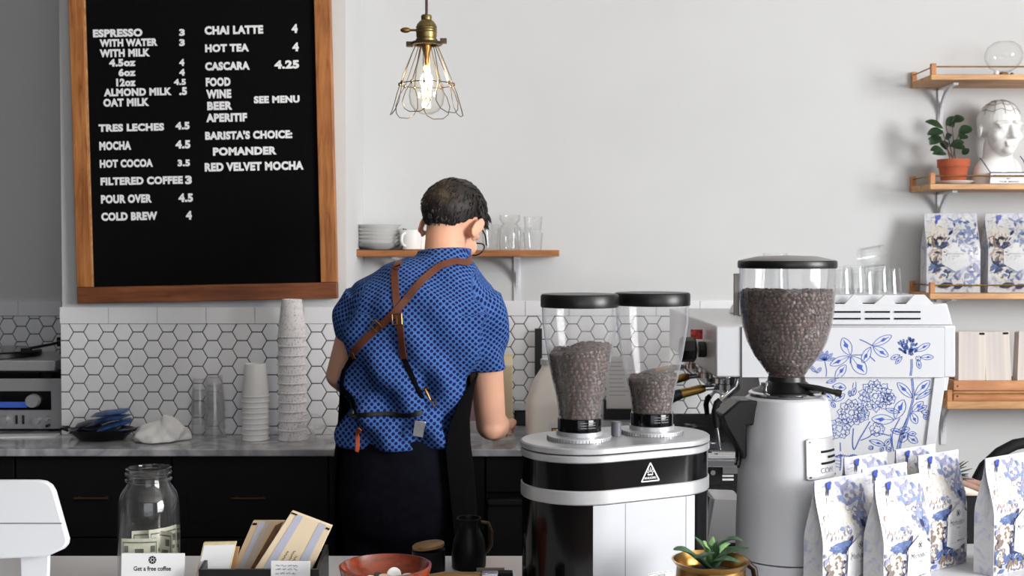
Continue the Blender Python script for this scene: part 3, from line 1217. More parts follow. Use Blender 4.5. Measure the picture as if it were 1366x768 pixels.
m.box(0, x1 - x0, 0, .012, 0, z1 - ZB)
o = tag(m.build('slim_board', MT['black'], bev=.002), 'slim black upright panel on the tiles beside the left bean hopper', 'board')
o.location = (x0, 4.135, ZB)
# wall outlet
YO = YW - .0066
c = at(925, 492, YO)
t = thing('wall_outlet', 'white power outlet on the tiles left of the espresso machine', 'outlet', (c.x, YO, c.z))
MB().box(-.018, .018, -.004, 0, -.03, .03).build('plate', MT['white'], t, bev=.001)
m = MB()
for z in (-.013, .013):
    m.box(-.009, -.0065, -.0045, -.0041, z - .005, z + .005)
    m.box(.0065, .009, -.0045, -.0041, z - .004, z + .004)
    m.cyl((0, -.0041, z - .009), (0, -.0045, z - .009), .0022, n=10)
m.build('socket_slots', MT['ink'], t)


# ---- middle shelf: plates, rack, mugs, glasses
def plate_mb(r, h):
    m = MB()
    m.lathe([(0, 0), (r * .55, 0), (r * .58, .002), (r * .8, h * .35), (r * .97, h * .95), (r, h), (r * .98, h), (r * .78, h * .5), (r * .5, .0045), (0, .004)], n=44)
    return m


YM = 4.075
xc = X(505, YM)
words = ['at the bottom', 'second from the bottom', 'third from the bottom', 'fourth from the bottom', 'fifth from the bottom', 'on top']
p0 = plate_mb(.079, .02).build('plate', MT['ceramic'], fix=True)
for k in range(6):
    o = p0 if k == 0 else p0.copy()
    if k:
        COL.objects.link(o)
    o.location = (xc, YM, MSZ + .003 + k * .0125)
    tag(o, 'white plate %s of the stack on the shelf' % words[k], 'plate', 'white plates stacked on the middle shelf')
t = thing('plate_rack', 'dark wire rack holding the stack of white plates', 'rack', (xc, YM, MSZ))
m = MB()
m.box(-.083, .083, -.079, .079, .0, .0025)
m.build('base', MT['black'], t)
for sx in (-1, 1):
    for yy in (-.04, .04):
        m = MB()
        m.tube([(sx * .0815, yy, .003), (sx * .0875, yy, .03), (sx * .0875, yy, .066), (sx * .0895, yy, .072)], .0028, 8)
        m.build('post', MT['black'], t)


def mug(x, y, z, rz, label, sc=1.):
    t = thing('mug', label, 'mug', (x, y, z), rz, 'white mugs on the middle shelf')
    m = MB()
    m.lathe([(0, 0), (.026 * sc, 0), (.032 * sc, .003), (.036 * sc, .06 * sc), (.0345 * sc, .06 * sc), (.031 * sc, .006), (0, .005)], n=32)
    m.build('body', MT['ceramic'], t, fix=True)
    m = MB()
    m.tube([(.034 * sc + .020 * sc * sin(a), 0, .031 * sc - .019 * sc * cos(a)) for a in [pi * i / 10 for i in range(11)]], .0042 * sc, 8)
    m.build('handle', MT['ceramic'], t)
    return t


mug(X(548, 4.06), 4.06, MSZ, R(-115), 'white mug showing its round handle, next to the plate stack', 1.12)
mug(X(557, 4.12), 4.12, MSZ, R(60), 'white mug at the back, behind the left ear of the person', 1.05)


def tumbler_mb(rt, rb, h):
    m = MB()
    m.lathe([(0.0002, 0), (rb, 0), (rb + .001, .003), (rt, h), (rt - .0018, h), (rb - .0012, .008), (0.0002, .007)], n=32)
    return m


def glass_thing(mb, name, label, loc, group, rx=0, lid=None):
    o = tag(mb.build(name, MT['glass'], fix=True), label, 'glass', group)
    o.location = loc
    if rx:
        o.rotation_euler = (pi, 0, 0)
        o.location.z += rx
    return o


g = 'clear glasses on the middle shelf'
zz = MSZ
glass_thing(tumbler_mb(.03, .024, .085), 'drinking_glass', 'clear tumbler nearest the face of the person on the shelf', (X(654, 4.05), 4.05, zz), g)
m = MB()
m.lathe([(0.0002, 0), (.033, 0), (.036, .004), (.036, .07), (.03, .083), (.024, .088), (.034, .1), (.035, .118), (.033, .118), (.032, .1), (.022, .088), (.034, .07), (.034, .006), (.0002, .005)], n=32)
glass_thing(m, 'glass_carafe', 'rounded glass jar, tallest on the middle shelf', (X(680, 4.07), 4.07, zz), g)
glass_thing(tumbler_mb(.034, .028, .06), 'drinking_glass', 'lower clear tumbler of the pair at the right end of the shelf', (X(711, 4.06), 4.06, zz), g)
glass_thing(tumbler_mb(.032, .026, .052), 'drinking_glass', 'clear tumbler standing on another at the right end of the shelf', (X(711, 4.06), 4.06, zz + .0605), g)
glass_thing(tumbler_mb(.03, .025, .078), 'drinking_glass', 'clear tumbler at the back between glass jar and stacked pair', (X(697, 4.135), 4.135, zz), g)
# ================================================================== PERSON
YPn = 3.13
org = Vector((X(545, YPn), YPn, 0))
man = thing('person', 'person in blue dotted shirt, leather apron straps and glasses, bending over the back counter', 'person', org)
phi, dl_ = R(26), R(34)
f_ = Vector((sin(phi) * cos(dl_), cos(phi) * cos(dl_), -sin(dl_)))
r_ = Vector((cos(phi), -sin(phi), 0))
rl = R(5)
u_ = r_.cross(f_).normalized()
r2 = r_ * cos(rl) - u_ * sin(rl)
u_ = (u_ * cos(rl) + r_ * sin(rl)).normalized()
r_ = r2.normalized()
HM = Matrix((r_, f_, u_)).transposed().to_4x4()
HC_ = at(605, 299, 3.19)
HM = HM @ Matrix.Scale(.93, 4)
HM.translation = HC_


def H(x, y, z):
    return HM @ Vector((x, y, z))


HR = HM.to_3x3()
RSH, RSHm = at(640, 402, 3.13), None
LSH = at(484, 404, 3.13)
REL = at(655, 566, 3.22)
RWR = at(667, 570, 3.46)
LEL = at(453, 500, 3.19)
LWR = at(540, 566, 3.47)
NB = at(592, 352, 3.13)


def er(px, hw, py, ry, Y=3.135, n=36, e=.86, k=1.):
    """a torso ring: centre pixel, half width in pixels, row, depth radius"""
    c = at(px, py, Y)
    s_ = F / Y
    a = hw / s_ * k
    b = ry * k
    out = []
    for i in range(n):
        t = 2 * pi * i / n
        ct, st = cos(t), sin(t)
        out.append(c + Vector((abs(ct) ** e * a * (1 if ct >= 0 else -1), abs(st) ** e * b * (1 if st >= 0 else -1), 0)))
    return out


RINGS = [(534, 80, 592, .125), (534, 79, 560, .122), (540, 82, 520, .12), (550, 88, 480, .122), (556, 94, 440, .126), (560, 96, 405, .122), (563, 88, 378, .108), (572, 66, 356, .085), (585, 42, 342, .066)]


def hand(mb, wr, fwd, side, up, left=False, curl=.9, s=1.):
    """palm and five separate curled fingers; fwd towards the fingers, side towards the thumb"""
    fwd, side, up = fwd.normalized(), side.normalized(), up.normalized()
    k = wr + fwd * .085 * s
    mb.cap(wr, .024 * s, wr + fwd * .03 * s, .027 * s)
    for q, (o, L, r) in enumerate(((.031, .072, .0088), (.011, .08, .0092), (-.010, .075, .0088), (-.030, .058, .0078))):
        b = wr + fwd * .035 * s + side * o * .75 * s
        kn = k + side * o * s
        mb.cap(b, .015 * s, kn, .0125 * s)
        p = kn
        d = fwd.copy()
        for j, (fr, an) in enumerate(((.45, .55), (.3, .75), (.25, .55))):
            ax = side
            d = (Matrix.Rotation(an * curl, 3, up.cross(fwd).normalized()) @ d)
            n = p + d * L * fr * s
            mb.cap(p, r * s * (1.05 - .1 * j), n, r * s * (.97 - .12 * j), 10)
            p = n
    t0 = wr + fwd * .022 * s + side * .022 * s
    t1 = t0 + (fwd * .035 + side * .03 - up * .008) * s
    t2 = t1 + (fwd * .034 + side * .004 - up * .014) * s
    t3 = t2 + (fwd * .024 - side * .006 - up * .012) * s
    mb.cap(t0, .016 * s, t1, .0125 * s)
    mb.cap(t1, .0118 * s, t2, .0105 * s)
    mb.cap(t2, .0102 * s, t3, .0085 * s)


b = MB()
b.ell(H(0, -.014, .018), .073, .093, .083, HR, 28, 18)
b.ell(H(0, .03, -.03), .058, .056, .074, HR, 24, 16)
b.cap(H(.0, .0, -.07), .046, H(0, .066, -.092), .024)
b.cap(H(-.03, -.01, -.055), .03, H(-.012, .06, -.09), .02)
b.cap(H(.03, -.01, -.055), .03, H(.012, .06, -.09), .02)
b.cap(H(0, .082, -.005), .008, H(0, .104, -.04), .012)
b.cap(H(-.012, .088, -.042), .007, H(.012, .088, -.042), .007)
b.cap(H(-.036, .074, .012), .011, H(.036, .074, .012), .011)
b.cap(H(-.018, .082, -.068), .006, H(.018, .082, -.068), .006)
b.cap(H(-.016, .080, -.079), .0065, H(.016, .080, -.079), .0065)
for sg in (-1, 1):
    b.ell(H(sg * .038, .058, -.035), .024, .026, .026, HR)
    em_ = HR @ Matrix.Rotation(sg * -.35, 3, 'Z') @ Matrix.Rotation(-.25, 3, 'X')
    b.ell(H(sg * .092, -.014, -.014), .0065, .0185, .036, em_, 16, 12)
    b.ell(H(sg * .085, -.002, -.042), .006, .009, .013, em_, 12, 8)
    b.ell(H(sg * .072, .008, -.02), .01, .012, .02, em_, 12, 8)
b.cap(H(0, -.03, -.03), .050, NB, .054, 24)
b.cap(H(0, -.005, -.06), .045, NB + Vector((0, .03, 0)), .05, 24)
b.loft([er(px, hw, py, ry, k=.74) for px, hw, py, ry in RINGS])
b.cap(NB, .055, LSH + Vector((.04, 0, -.01)), .038, 20)
b.cap(NB, .055, RSH + Vector((-.04, 0, -.01)), .038, 20)
b.cap(RSH, .044, RSH.lerp(REL, .55), .046, 20)
b.cap(RSH.lerp(REL, .5), .0465, REL, .040, 20)
b.ell(REL + Vector((0, -.012, -.006)), .034, .032, .034)
b.cap(REL, .041, REL.lerp(RWR, .35), .042, 20)
b.cap(REL.lerp(RWR, .35), .042, RWR, .027, 20)
b.cap(LSH, .043, LSH.lerp(LEL, .5), .042, 20)
b.cap(LSH.lerp(LEL, .5), .042, LEL, .036, 20)
b.cap(LEL, .037, LEL.lerp(LWR, .35), .040, 20)
b.cap(LEL.lerp(LWR, .35), .040, LWR, .026, 20)
hand(b, RWR + Vector((0, 0, .002)), Vector((.06, .7, .03)), Vector((-1, .1, .1)), Vector((.1, .15, 1)), curl=.75)
hand(b, LWR, Vector((.5, .8, .03)), Vector((1, -.5, .1)), Vector((0, .15, 1)), curl=.8)
print('HANDS', min(v.z for v in b.v if v.y > 3.45), RWR, LWR)
LF, RF = Vector((X(498, YPn), 3.14, 0)), Vector((X(590, YPn), 3.12, 0))
for sg, fp, hp in ((-1, LF, (500, 640)), (1, RF, (572, 640))):
    hip = at(hp[0], hp[1], 3.14)
    kn = Vector(((hip.x + fp.x) / 2, 3.12, .48))
    b.cap(hip, .082, kn, .055, 20)
    b.cap(kn, .054, kn.lerp(fp + Vector((0, 0, .09)), .35), .052, 20)
    b.cap(kn.lerp(fp + Vector((0, 0, .09)), .35), .052, fp + Vector((0, 0, .09)), .036, 20)
    b.cap(fp + Vector((0, -.02, .045)), .034, fp + Vector((0, .15, .03)), .022, 16)
fused(b, 'body', MT['skin'], man, .0042, 5, org)

# ---- eyes
for sg in (-1, 1):
    m = MB(Matrix.Translation(-org))
    m.ell(H(sg * .031, .0825, -.014), .0125, .0115, .0095, HR, 14, 10, 0)
    m.ell(H(sg * .031, .0925, -.018), .005, .0025, .005, HR, 12, 8, 1)
    m.build('eye', [MT['ceramic'], MT['ink']], man)
# ---- glasses
m = MB(Matrix.Translation(-org))
for sg in (-1, 1):
    m.tube([H(sg * .084, -.018, -.002), H(sg * .0845, .0, .0045), H(sg * .081, .05, .003), H(sg * .066, .098, .0)], .0022, 8)
    m.tube([H(sg * (.036 + .027 * cos(a)), .103 - abs(.010 * cos(a)) * .6, -.014 + .021 * sin(a)) for a in [2 * pi * i / 24 for i in range(24)]], .0021, 6, closed=True)
m.tube([H(-.01, .104, -.008), H(0, .106, -.004), H(.01, .104, -.008)], .002, 6)
gl = m.build('glasses', MT['black'], man)
for sg in (-1, 1):
    m = MB(Matrix.Translation(-org))
    m.add([H(sg * .036, .101, -.014)] + [H(sg * (.036 + .026 * cos(a)), .102 - abs(.010 * cos(a)) * .6, -.014 + .020 * sin(a)) for a in [2 * pi * i / 24 for i in range(24)]],
          [(0, 1 + i, 1 + (i + 1) % 24) for i in range(24)])
    m.build('lens', MT['glass'], gl)

# ---- hair
hm, nt, b_, o_ = nmat('dark_brown_hair')
wv = node(nt, 'ShaderNodeTexNoise')
wv.inputs['Scale'].default_value = 90
wv.inputs['Detail'].default_value = 5
nt.links.new(coords(nt, (1, .6, .35)), wv.inputs['Vector'])
cr = node(nt, 'ShaderNodeValToRGB')
cr.color_ramp.elements[0].color = srgb(12, 10, 10)
cr.color_ramp.elements[0].position = .35
cr.color_ramp.elements[1].color = srgb(38, 29, 27)
cr.color_ramp.elements[1].position = .75
nt.links.new(wv.outputs['Fac'], cr.inputs[0])
nt.links.new(cr.outputs[0], b_.inputs['Base Color'])
b_.inputs['Roughness'].default_value = .6
bp = node(nt, 'ShaderNodeBump')
bp.inputs['Strength'].default_value = .6
bp.inputs['Distance'].default_value = .003
nt.links.new(wv.outputs['Fac'], bp.inputs['Height'])
nt.links.new(bp.outputs[0], b_.inputs['Normal'])


def sstep(a, b, x):
    t = clampf((x - a) / (b - a))
    return t * t * (3 - 2 * t)


def hair_limit(psi):
    pts = [(0, 26), (45, 22), (70, 8), (88, 4), (100, -6), (115, -26), (140, -50), (180, -62)]
    p = abs(math.degrees(psi))
    for (a, va), (b2, vb) in zip(pts, pts[1:]):
        if p <= b2:
            return R(va + (vb - va) * (p - a) / (b2 - a))
    return R(-62)


def hair_pt(psi, e, extra=0.):
    d = Vector((sin(psi) * cos(e), cos(psi) * cos(e), sin(e)))
    rx, ry, rz = .0765, .097, .087
    rr = 1 / sqrt((d.x / rx) ** 2 + (d.y / ry) ** 2 + (d.z / rz) ** 2)
    nz = noise.noise(d * 9) * .5 + noise.noise(d * 26 + Vector((3, 1, 2))) * .5
    lim = hair_limit(psi) + nz * .12
    k = sstep(lim - .10, lim + .05, e)
    thick = (.003 + .0115 * sstep(lim, lim + .9, e)) + .004 * nz * sstep(lim, lim + .5, e)
    fr = max(0, cos(psi)) * sstep(.35, .9, e) * .010
    return Vector((0, -.014, .018)) + d * ((rr + thick + fr + extra) * k + rr * .86 * (1 - k))


m = MB(Matrix.Translation(-org) @ HM)
n1, n2 = 110, 70
vs = []
for j in range(n2 + 1):
    e = -pi / 2 + pi * j / n2
    for i in range(n1):
        vs.append(hair_pt(2 * pi * i / n1 - pi, e))
m.add(vs, [(j * n1 + i, j * n1 + (i + 1) % n1, (j + 1) * n1 + (i + 1) % n1, (j + 1) * n1 + i) for j in range(n2) for i in range(n1)])
random.seed(11)
for k in range(1500):
    psi = random.uniform(-pi, pi)
    e = random.uniform(-.95, 1.45)
    if e < hair_limit(psi) + .12:
        continue
    p0 = hair_pt(psi, e, -.004)
    d = (p0 - Vector((0, -.014, .018))).normalized()
    sw = Vector((random.uniform(-.3, .3) + .35, .75, 0)) if e > .55 else Vector((0, random.uniform(-.3, .3), -.8))
    tg = (sw - d * sw.dot(d)).normalized()
    L = random.uniform(.014, .026) * (1 if e > .3 else .6)
    m.tube([p0, p0 + d * .005 + tg * L * .4, p0 + d * .0055 + tg * L * .8, p0 + d * .003 + tg * L * 1.1], [.0028, .0032, .002, .0004] if e > .3 else [.0016, .0018, .0011, .0003], 5)
for k in range(46):      # the curling fringe over the forehead
    a = random.uniform(-.6, .75)
    e = random.uniform(.42, .75)
    p0 = hair_pt(a, e, -.003)
    d = (p0 - Vector((0, -.014, .018))).normalized()
    pts = [p0]
    cur = d * .7 + Vector((.2, .5, .1))
    for q in range(5):
        cur = cur + Vector((random.uniform(-.2, .35), .05, -.42))
        pts.append(pts[-1] + cur.normalized() * .0085)
    m.tube(pts, [.0026, .0032, .003, .0024, .0016, .0005], 5)
m.build('hair', hm, man)

# ---- shirt
sm, nt, b_, o_ = nmat('blue_dotted_cotton')
L = nt.links.new
atn = node(nt, 'ShaderNodeAttribute', attribute_name='cloth')
mp = node(nt, 'ShaderNodeMapping')
mp.inputs['Rotation'].default_value = (0, 0, pi / 4)
L(atn.outputs['Vector'], mp.inputs[0])
vo = node(nt, 'ShaderNodeTexVoronoi', voronoi_dimensions='2D')
vo.inputs['Scale'].default_value = 1 / .0112
vo.inputs['Randomness'].default_value = .12
L(mp.outputs[0], vo.inputs['Vector'])
cr = node(nt, 'ShaderNodeValToRGB')
cr.color_ramp.elements[0].position = .34
cr.color_ramp.elements[0].color = srgb(20, 27, 78)
cr.color_ramp.elements[1].position = .41
cr.color_ramp.elements[1].color = srgb(70, 106, 168)
L(vo.outputs['Distance'], cr.inputs[0])
L(cr.outputs[0], b_.inputs['Base Color'])
b_.inputs['Roughness'].default_value = .85
b_.inputs['Specular IOR Level'].default_value = .15
nn_ = node(nt, 'ShaderNodeTexNoise')
nn_.inputs['Scale'].default_value = 22
nn_.inputs['Detail'].default_value = 4
L(coords(nt, (1, 1, .45)), nn_.inputs['Vector'])
bp = node(nt, 'ShaderNodeBump')
bp.inputs['Strength'].default_value = .35
bp.inputs['Distance'].default_value = .012
L(nn_.outputs['Fac'], bp.inputs['Height'])
L(bp.outputs[0], b_.inputs['Normal'])

m = MB()
m.loft([er(px, hw, py, ry) for px, hw, py, ry in RINGS])
m.cap(NB + Vector((-.02, .0, -.03)), .058, LSH + Vector((.018, 0, .0)), .060, 22)
m.cap(NB + Vector((.015, 0, -.03)), .058, RSH + Vector((-.012, 0, -.002)), .062, 22)
m.ell(at(500, 425, 3.09), .06, .06, .075)
m.ell(at(622, 425, 3.09), .062, .06, .075)
RSE = RSH.lerp(REL, .515)
LSE = LSH.lerp(LEL, .50)
dR = (RSE - RSH).normalized()
m.tube([RSH - dR * .02, RSH.lerp(RSE, .35), RSH.lerp(RSE, .7), RSE], [.058, .0655, .062, .0585], 28)
dL = (LSE - LSH).normalized()
m.tube([LSH - dL * .02, LSH.lerp(LSE, .35), LSH.lerp(LSE, .7), LSE], [.056, .060, .054, .050], 28)
# collar
cb = at(592, 344, 3.14)
ca = H(0, -.03, -.055)
ax = (ca - cb).normalized()
m.tube([cb - ax * .03, cb, cb + ax * .022], [.074, .0685, .0665], 28)


def folds(p):
    q = p - Vector((X(550, 3.13), 3.13, 0))
    w_ = .0
    zz = p.z
    lo = sstep(1.36, 1.12, zz)
    d = sin((q.x * .75 + zz * .66) * 62 + 2.2 * noise.noise(p * 5)) * .011 * (.35 + lo)
    d += sin((q.x * 1.0 - zz * .25) * 80 + 3 * noise.noise(p * 4)) * .005 * lo
    d += noise.noise(p * 7) * .016
    d += noise.noise(p * 16 + Vector((5, 2, 1))) * .009
    n = Vector((q.x, q.y * 1.6, 0))
    if n.length > .02:
        p = p + n.normalized() * d
    return p


shirt = fused(m, 'shirt', sm, man, .006, 6, None, folds)
me = shirt.data
at_ = me.attributes.new('cloth', 'FLOAT_VECTOR', 'POINT')


def seg_d(p, a, b2):
    t = clampf((p - a).dot(b2 - a) / (b2 - a).length_squared)
    return (p - a.lerp(b2, t)).length


buf = []
for v in me.vertices:
    p = v.co
    best = None
    for S0, S1, sg in ((RSH, RSE, 1), (LSH, LSE, -1)):
        if seg_d(p, S0, S1) < .083 and (p.x - (S0.x - sg * .035)) * sg > (p.z - S0.z) * .1:
            best = (S0, (S1 - S0).normalized())
    if best:
        S0, dd = best
        u1 = dd.cross(Vector((0, 1, 0))).normalized()
        w1 = dd.cross(u1)
        q = p - S0
        a = atan2(q.dot(u1), -q.dot(w1) if w1.y > 0 else q.dot(w1))
        buf += [a * .06 + .003, q.dot(dd), 0]
    else:
        cx = X(550, 3.13)
        if p.z > 1.335:
            buf += [p.x - cx, p.z + max(0, p.y - 3.02) * .8, 0]
        else:
            buf += [p.x - cx if p.y < 3.13 else (p.x - cx) + .006, p.z, 0]
at_.data.foreach_set('vector', buf)
bvs = BVHTree.FromPolygons([v.co.copy() for v in me.vertices], [tuple(p.vertices) for p in me.polygons])
me.transform(Matrix.Translation(-org))
camp = Vector((0, 0, EYE))


def onshirt(px, py, off=.003):
    """the point of the shirt's back that is seen at a place, with its normal"""
    d = (at(px, py, 3.0) - camp).normalized()
    h = bvs.ray_cast(camp, d)
    if h[0] is None:
        h = bvs.find_nearest(at(px, py, 3.02))
    n = h[1]
    if n.dot(d) > 0:
        n = -n
    return h[0] + n * off, n


def strap(par, name, pix, w, mat, t=.003, off=.002, sub=6, over=False, Tm=Matrix.Translation(-org)):
    pts, ns = [], []
    for (a, b2), (c_, d_) in zip(pix, pix[1:]):
        for k in range(sub):
            p, n = onshirt(a + (c_ - a) * k / sub, b2 + (d_ - b2) * k / sub, off)
            pts.append(p)
            ns.append(n)
    p, n = onshirt(*pix[-1], off)
    pts.append(p)
    ns.append(n)
    if over:      # carry the strap over the shoulder to the front
        pre = []
        for dy, dz in ((.13, -.06), (.10, -.02), (.075, .01), (.05, .02), (.025, .012)):
            h = bvs.find_nearest(pts[0] + Vector((0, dy, dz)))
            pre.append((h[0] + h[1] * off, h[1]))
        pts = [p for p, n in pre] + pts
        ns = [n for p, n in pre] + ns
    for _ in range(3):
        pts = [pts[0]] + [(pts[i - 1] + pts[i] * 2 + pts[i + 1]) / 4 for i in range(1, len(pts) - 1)] + [pts[-1]]
        ns = [ns[0]] + [((ns[i - 1] + ns[i] * 2 + ns[i + 1]) / 4).normalized() for i in range(1, len(ns) - 1)] + [ns[-1]]
    m = MB(Tm)
    m.ribbon(pts, w, ns, t)
    return m.build(name, mat, par, bev=0.0008)


# ---- trousers and shoes
m = MB()
m.loft([er(px, hw, py, ry) for px, hw, py, ry in ((537, 60, 745, .07), (536, 80, 700, .115), (535, 84, 660, .125), (534, 82, 625, .122), (534, 76, 580, .112))][::1])
for fp, hp in ((LF, (500, 650)), (RF, (574, 650))):
    hip = at(hp[0], hp[1], 3.14)
    kn = Vector(((hip.x + fp.x) / 2, 3.12, .48))
    m.cap(hip, .094, kn, .07, 22)
    m.tube([kn + Vector((0, 0, .03)), kn.lerp(fp, .5), fp + Vector((0, 0, .06))], [.068, .062, .054], 22)


def wr(p):
    d = noise.noise(p * 9) * .008
    return p + Vector((d, d * .6, 0))


fused(m, 'trousers', MT['denim'], man, .009, 5, org, wr)
for fp in (LF, RF):
    m = MB(Matrix.Translation(-org))
    rings = []
    for y, w_, h in ((-.085, .025, .05), (-.07, .036, .07), (0, .042, .075), (.06, .047, .06), (.13, .047, .045), (.165, .035, .04), (.18, .015, .03)):
        rings.append([fp + Vector((w_ * cos(a) * (1 if True else 1), y, max(0, h * .5 + h * .5 * sin(a)))) for a in [2 * pi * i / 20 for i in range(20)]])
    m.loft(rings)
    m.build('shoe', MT['black'], man, sub=1)

# ---- apron: bib and skirt round the front, side panel reaching round the right hip
m = MB()


def arc_ring(py, hw, ry, a0, a1, px=540, n=40, Y=3.135, k=0.):
    c = at(px, py, Y)
    s_ = F / Y
    a, b2 = hw / s_ + .012 + k, ry + .014 + k
    return [c + Vector((a * cos(a0 + (a1 - a0) * i / n), b2 * sin(a0 + (a1 - a0) * i / n), 0)) for i in range(n + 1)]


def shell(rows, t=.003):
    mm = MB(Matrix.Translation(-org))
    out = [arc_ring(*r) for r in rows]
    inn = [arc_ring(*r, k=-t) for r in rows]
    n = len(out[0])
    rings = []
    for o_r, i_r in zip(out, inn):
        rings.append(o_r + i_r[::-1])
    mm.loft(rings, 0, True, True)
    return mm


ap = shell([(800, 92, .15, R(-40), R(195), 540), (740, 92, .15, R(-42), R(200), 540), (680, 91, .146, R(-46), R(200), 540), (620, 88, .14, R(-48), R(200), 538), (590, 84, .134, R(-48), R(200), 538), (560, 82, .132, R(-44), R(195), 539), (530, 83, .13, R(-34), R(190), 542), (500, 86, .13, R(-12), R(182), 546), (470, 90, .13, R(20), R(160), 551), (420, 90, .13, R(45), R(135), 557)])
apo = ap.build('apron', MT['apron'], man)
pk = MB(Matrix.Translation(-org))
strap(apo, 'shoulder_strap', [(523, 333), (526, 350), (528, 390), (530, 412), (535, 440), (539, 478)], .0185, MT['leather'], over=True)
strap(apo, 'shoulder_strap', [(623, 353), (608, 349), (585, 356), (562, 376), (540, 402), (524, 420), (502, 440), (482, 458), (464, 480)], .0185, MT['leather'], off=.005, over=True)
strap(apo, 'waist_tie', [(540, 478), (548, 500), (556, 520), (562, 530)], .013, MT['apron'], off=.003)
strap(apo, 'waist_belt', [(456, 552), (480, 554), (510, 553), (540, 553), (562, 551)], .012, MT['black'], off=.006)
strap(apo, 'side_strap', [(464, 480), (458, 505), (455, 530), (456, 552)], .016, MT['apron'], off=.003)


def buckle(px, py, w_, h, rot, par=apo):
    p, n = onshirt(px, py, .010)
    z = Vector((0, 0, 1))
    x = z.cross(n).normalized()
    y = n.cross(x)
    ca_, sa_ = cos(rot), sin(rot)
    x, y = x * ca_ + y * sa_, y * ca_ - x * sa_
    m = MB(Matrix.Translation(-org))
    m.tube([p + x * w_ * .5 * a + y * h * .5 * b2 for a, b2 in ((-1, -1), (0, -1), (1, -1), (1, 0), (1, 1), (0, 1), (-1, 1), (-1, 0))], .0016, 6, closed=True)
    m.tube([p - y * h * .5, p + y * h * .3 + n * .002], .0012, 6)
    return m.build('buckle', MT['brass'], par)


buckle(504, 434, .026, .020, R(-42))
buckle(531, 426, .024, .026, R(5))
# snap hook
p0, n0 = onshirt(563, 518, .012)
p1, n1_ = onshirt(573, 536, .014)
p2, _ = onshirt(576, 548, .016)
m = MB(Matrix.Translation(-org))
m.tube([p0, p0.lerp(p1, .5), p1], [.003, .0042, .0028], 8)
sd = Vector((.010, 0, .003))
m.tube([p0 - sd, p0, p0 + sd], [.002, .003, .002], 8)
m.tube([p1 + sd * .9, p1, p2, p2 + Vector((.006, 0, .006)), p1 + sd * .9], .0018, 8)
m.build('snap_hook', MT['brass'], apo)
# metal plate clip and dotted cloth hanging from it
p, n = onshirt(564, 567, .016)
m = MB(Matrix.Translation(-org + Vector((0, 0, 0))))
x = Vector((1, 0, -.15)).normalized()
z = Vector((.15, 0, 1)).normalized()
for a, b2, k in ((0, 0, 0),):
    vs = [p + x * sx * .014 + z * sz * .020 + n * d for d in (0, .004) for sx, sz in ((-1, -1), (1, -1.05), (1, 1), (-1, .95))]
    m.add(vs, [(0, 1, 2, 3), (7, 6, 5, 4), (0, 4, 5, 1), (1, 5, 6, 2), (2, 6, 7, 3), (3, 7, 4, 0)], 0, False)
m.build('metal_clip', MT['steel'], apo, bev=.0015)
st = strap(man, 'leather_tag', [(485, 568), (480, 585), (476, 603)], .010, MT['orange'], off=.012)
# ================================================================== ESPRESSO MACHINE
Y0 = 2.87
YE = 3.72
t = thing('espresso_machine', 'white espresso machine with blue flower drawings on its side panel', 'espresso machine', (X(1100, Y0), Y0, ZF))
mo = t.location.copy()
TM = Matrix.Translation(-mo)


def q(px, py, Y=Y0):
    p = at(px, py, Y)
    return (p.x, p.z)


WM = MT['white']
m = MB(TM)
m.prism([q(*p) for p in ((955, 503), (1275, 503), (1275, 434), (955, 434.5))], Y0, YE)
m.build('housing', WM, t, bev=.004)
m = MB(TM)
m.prism([q(*p) for p in ((1030, 433.8), (1034, 424), (1046, 407), (1246, 405.5), (1265, 404.5), (1273, 433.8))], Y0 + .006, 3.45)
hd = m.build('hood', WM, t, bev=.004)
for k, yy in enumerate((416, 425)):
    for xa, xb in ((1112, 1149), (1155, 1188), (1194, 1229)):
        m = MB(TM)
        m.prism([q(*p) for p in ((xa, yy + 1.1), (xb, yy + 1.1), (xb, yy - 1.1), (xa, yy - 1.1))], Y0 + .004, Y0 + .0075)
        m.build('vent_slot', MT['ink'], hd)
tops = [(1047, 407), (1056, 393.5), (1060, 393.5), (1072, 405.5), (1087, 405.5), (1100, 393.5), (1103, 393.5), (1115, 405.5), (1128, 405.5), (1139, 393.5), (1142, 393.5), (1153, 405.5), (1168, 405.5), (1181, 393.5), (1184, 393.5), (1197, 405.5), (1210, 405.5), (1221, 393), (1235, 393), (1247, 405.5)]
for yy in (Y0 + .008, 3.43):
    m = MB(TM)
    m.prism([q(*p) for p in [(1047, 409)] + tops + [(1247, 409)]][::-1], yy, yy + .006)
    m.build('cup_rail', WM, hd, bev=.001)
m = MB(TM)
m.prism([q(*p) for p in ((1052, 405), (1238, 405), (1234, 394), (1057, 394))], Y0 + .032, 3.425)
m.build('cup_tray', WM, hd, bev=.002)
# framed side panel over the housing and the tapering lower side
m = MB(TM)
m.prism([q(*p) for p in ((988, 502), (1260, 502), (1260, 435.5), (988, 435.5))], Y0 - .002, Y0 - .0002)
m.build('panel_shadow_gap', MT['greyink'], t)  # grey strip colours in the shadow gap round the panel
m = MB(TM)
m.prism([q(*p) for p in ((989, 503), (1259, 503), (1259, 436.3), (989, 436.3))], Y0 - .005, Y0 - .0021)
sp = m.build('side_panel', WM, t, bev=.001)
m = MB(TM)
m.prism([q(*p) for p in ((1012, 503.4), (1247, 503.4), (1229, 645), (1040, 645))], Y0 + .004, Y0 + .02)
lp = m.build('lower_panel', WM, t, bev=.001)
m = MB(TM)
m.prism([q(*p) for p in ((1246, 503.4), (1262, 503.4), (1240, 645), (1228, 645))], Y0 - .002, Y0 + .03)
m.build('panel_edge', WM, t, bev=.0015)
m = MB(TM)
m.prism([q(*p) for p in ((1256, 503.4), (1273, 503.4), (1270, 523), (1254, 523))], Y0 + .032, YE - .02)
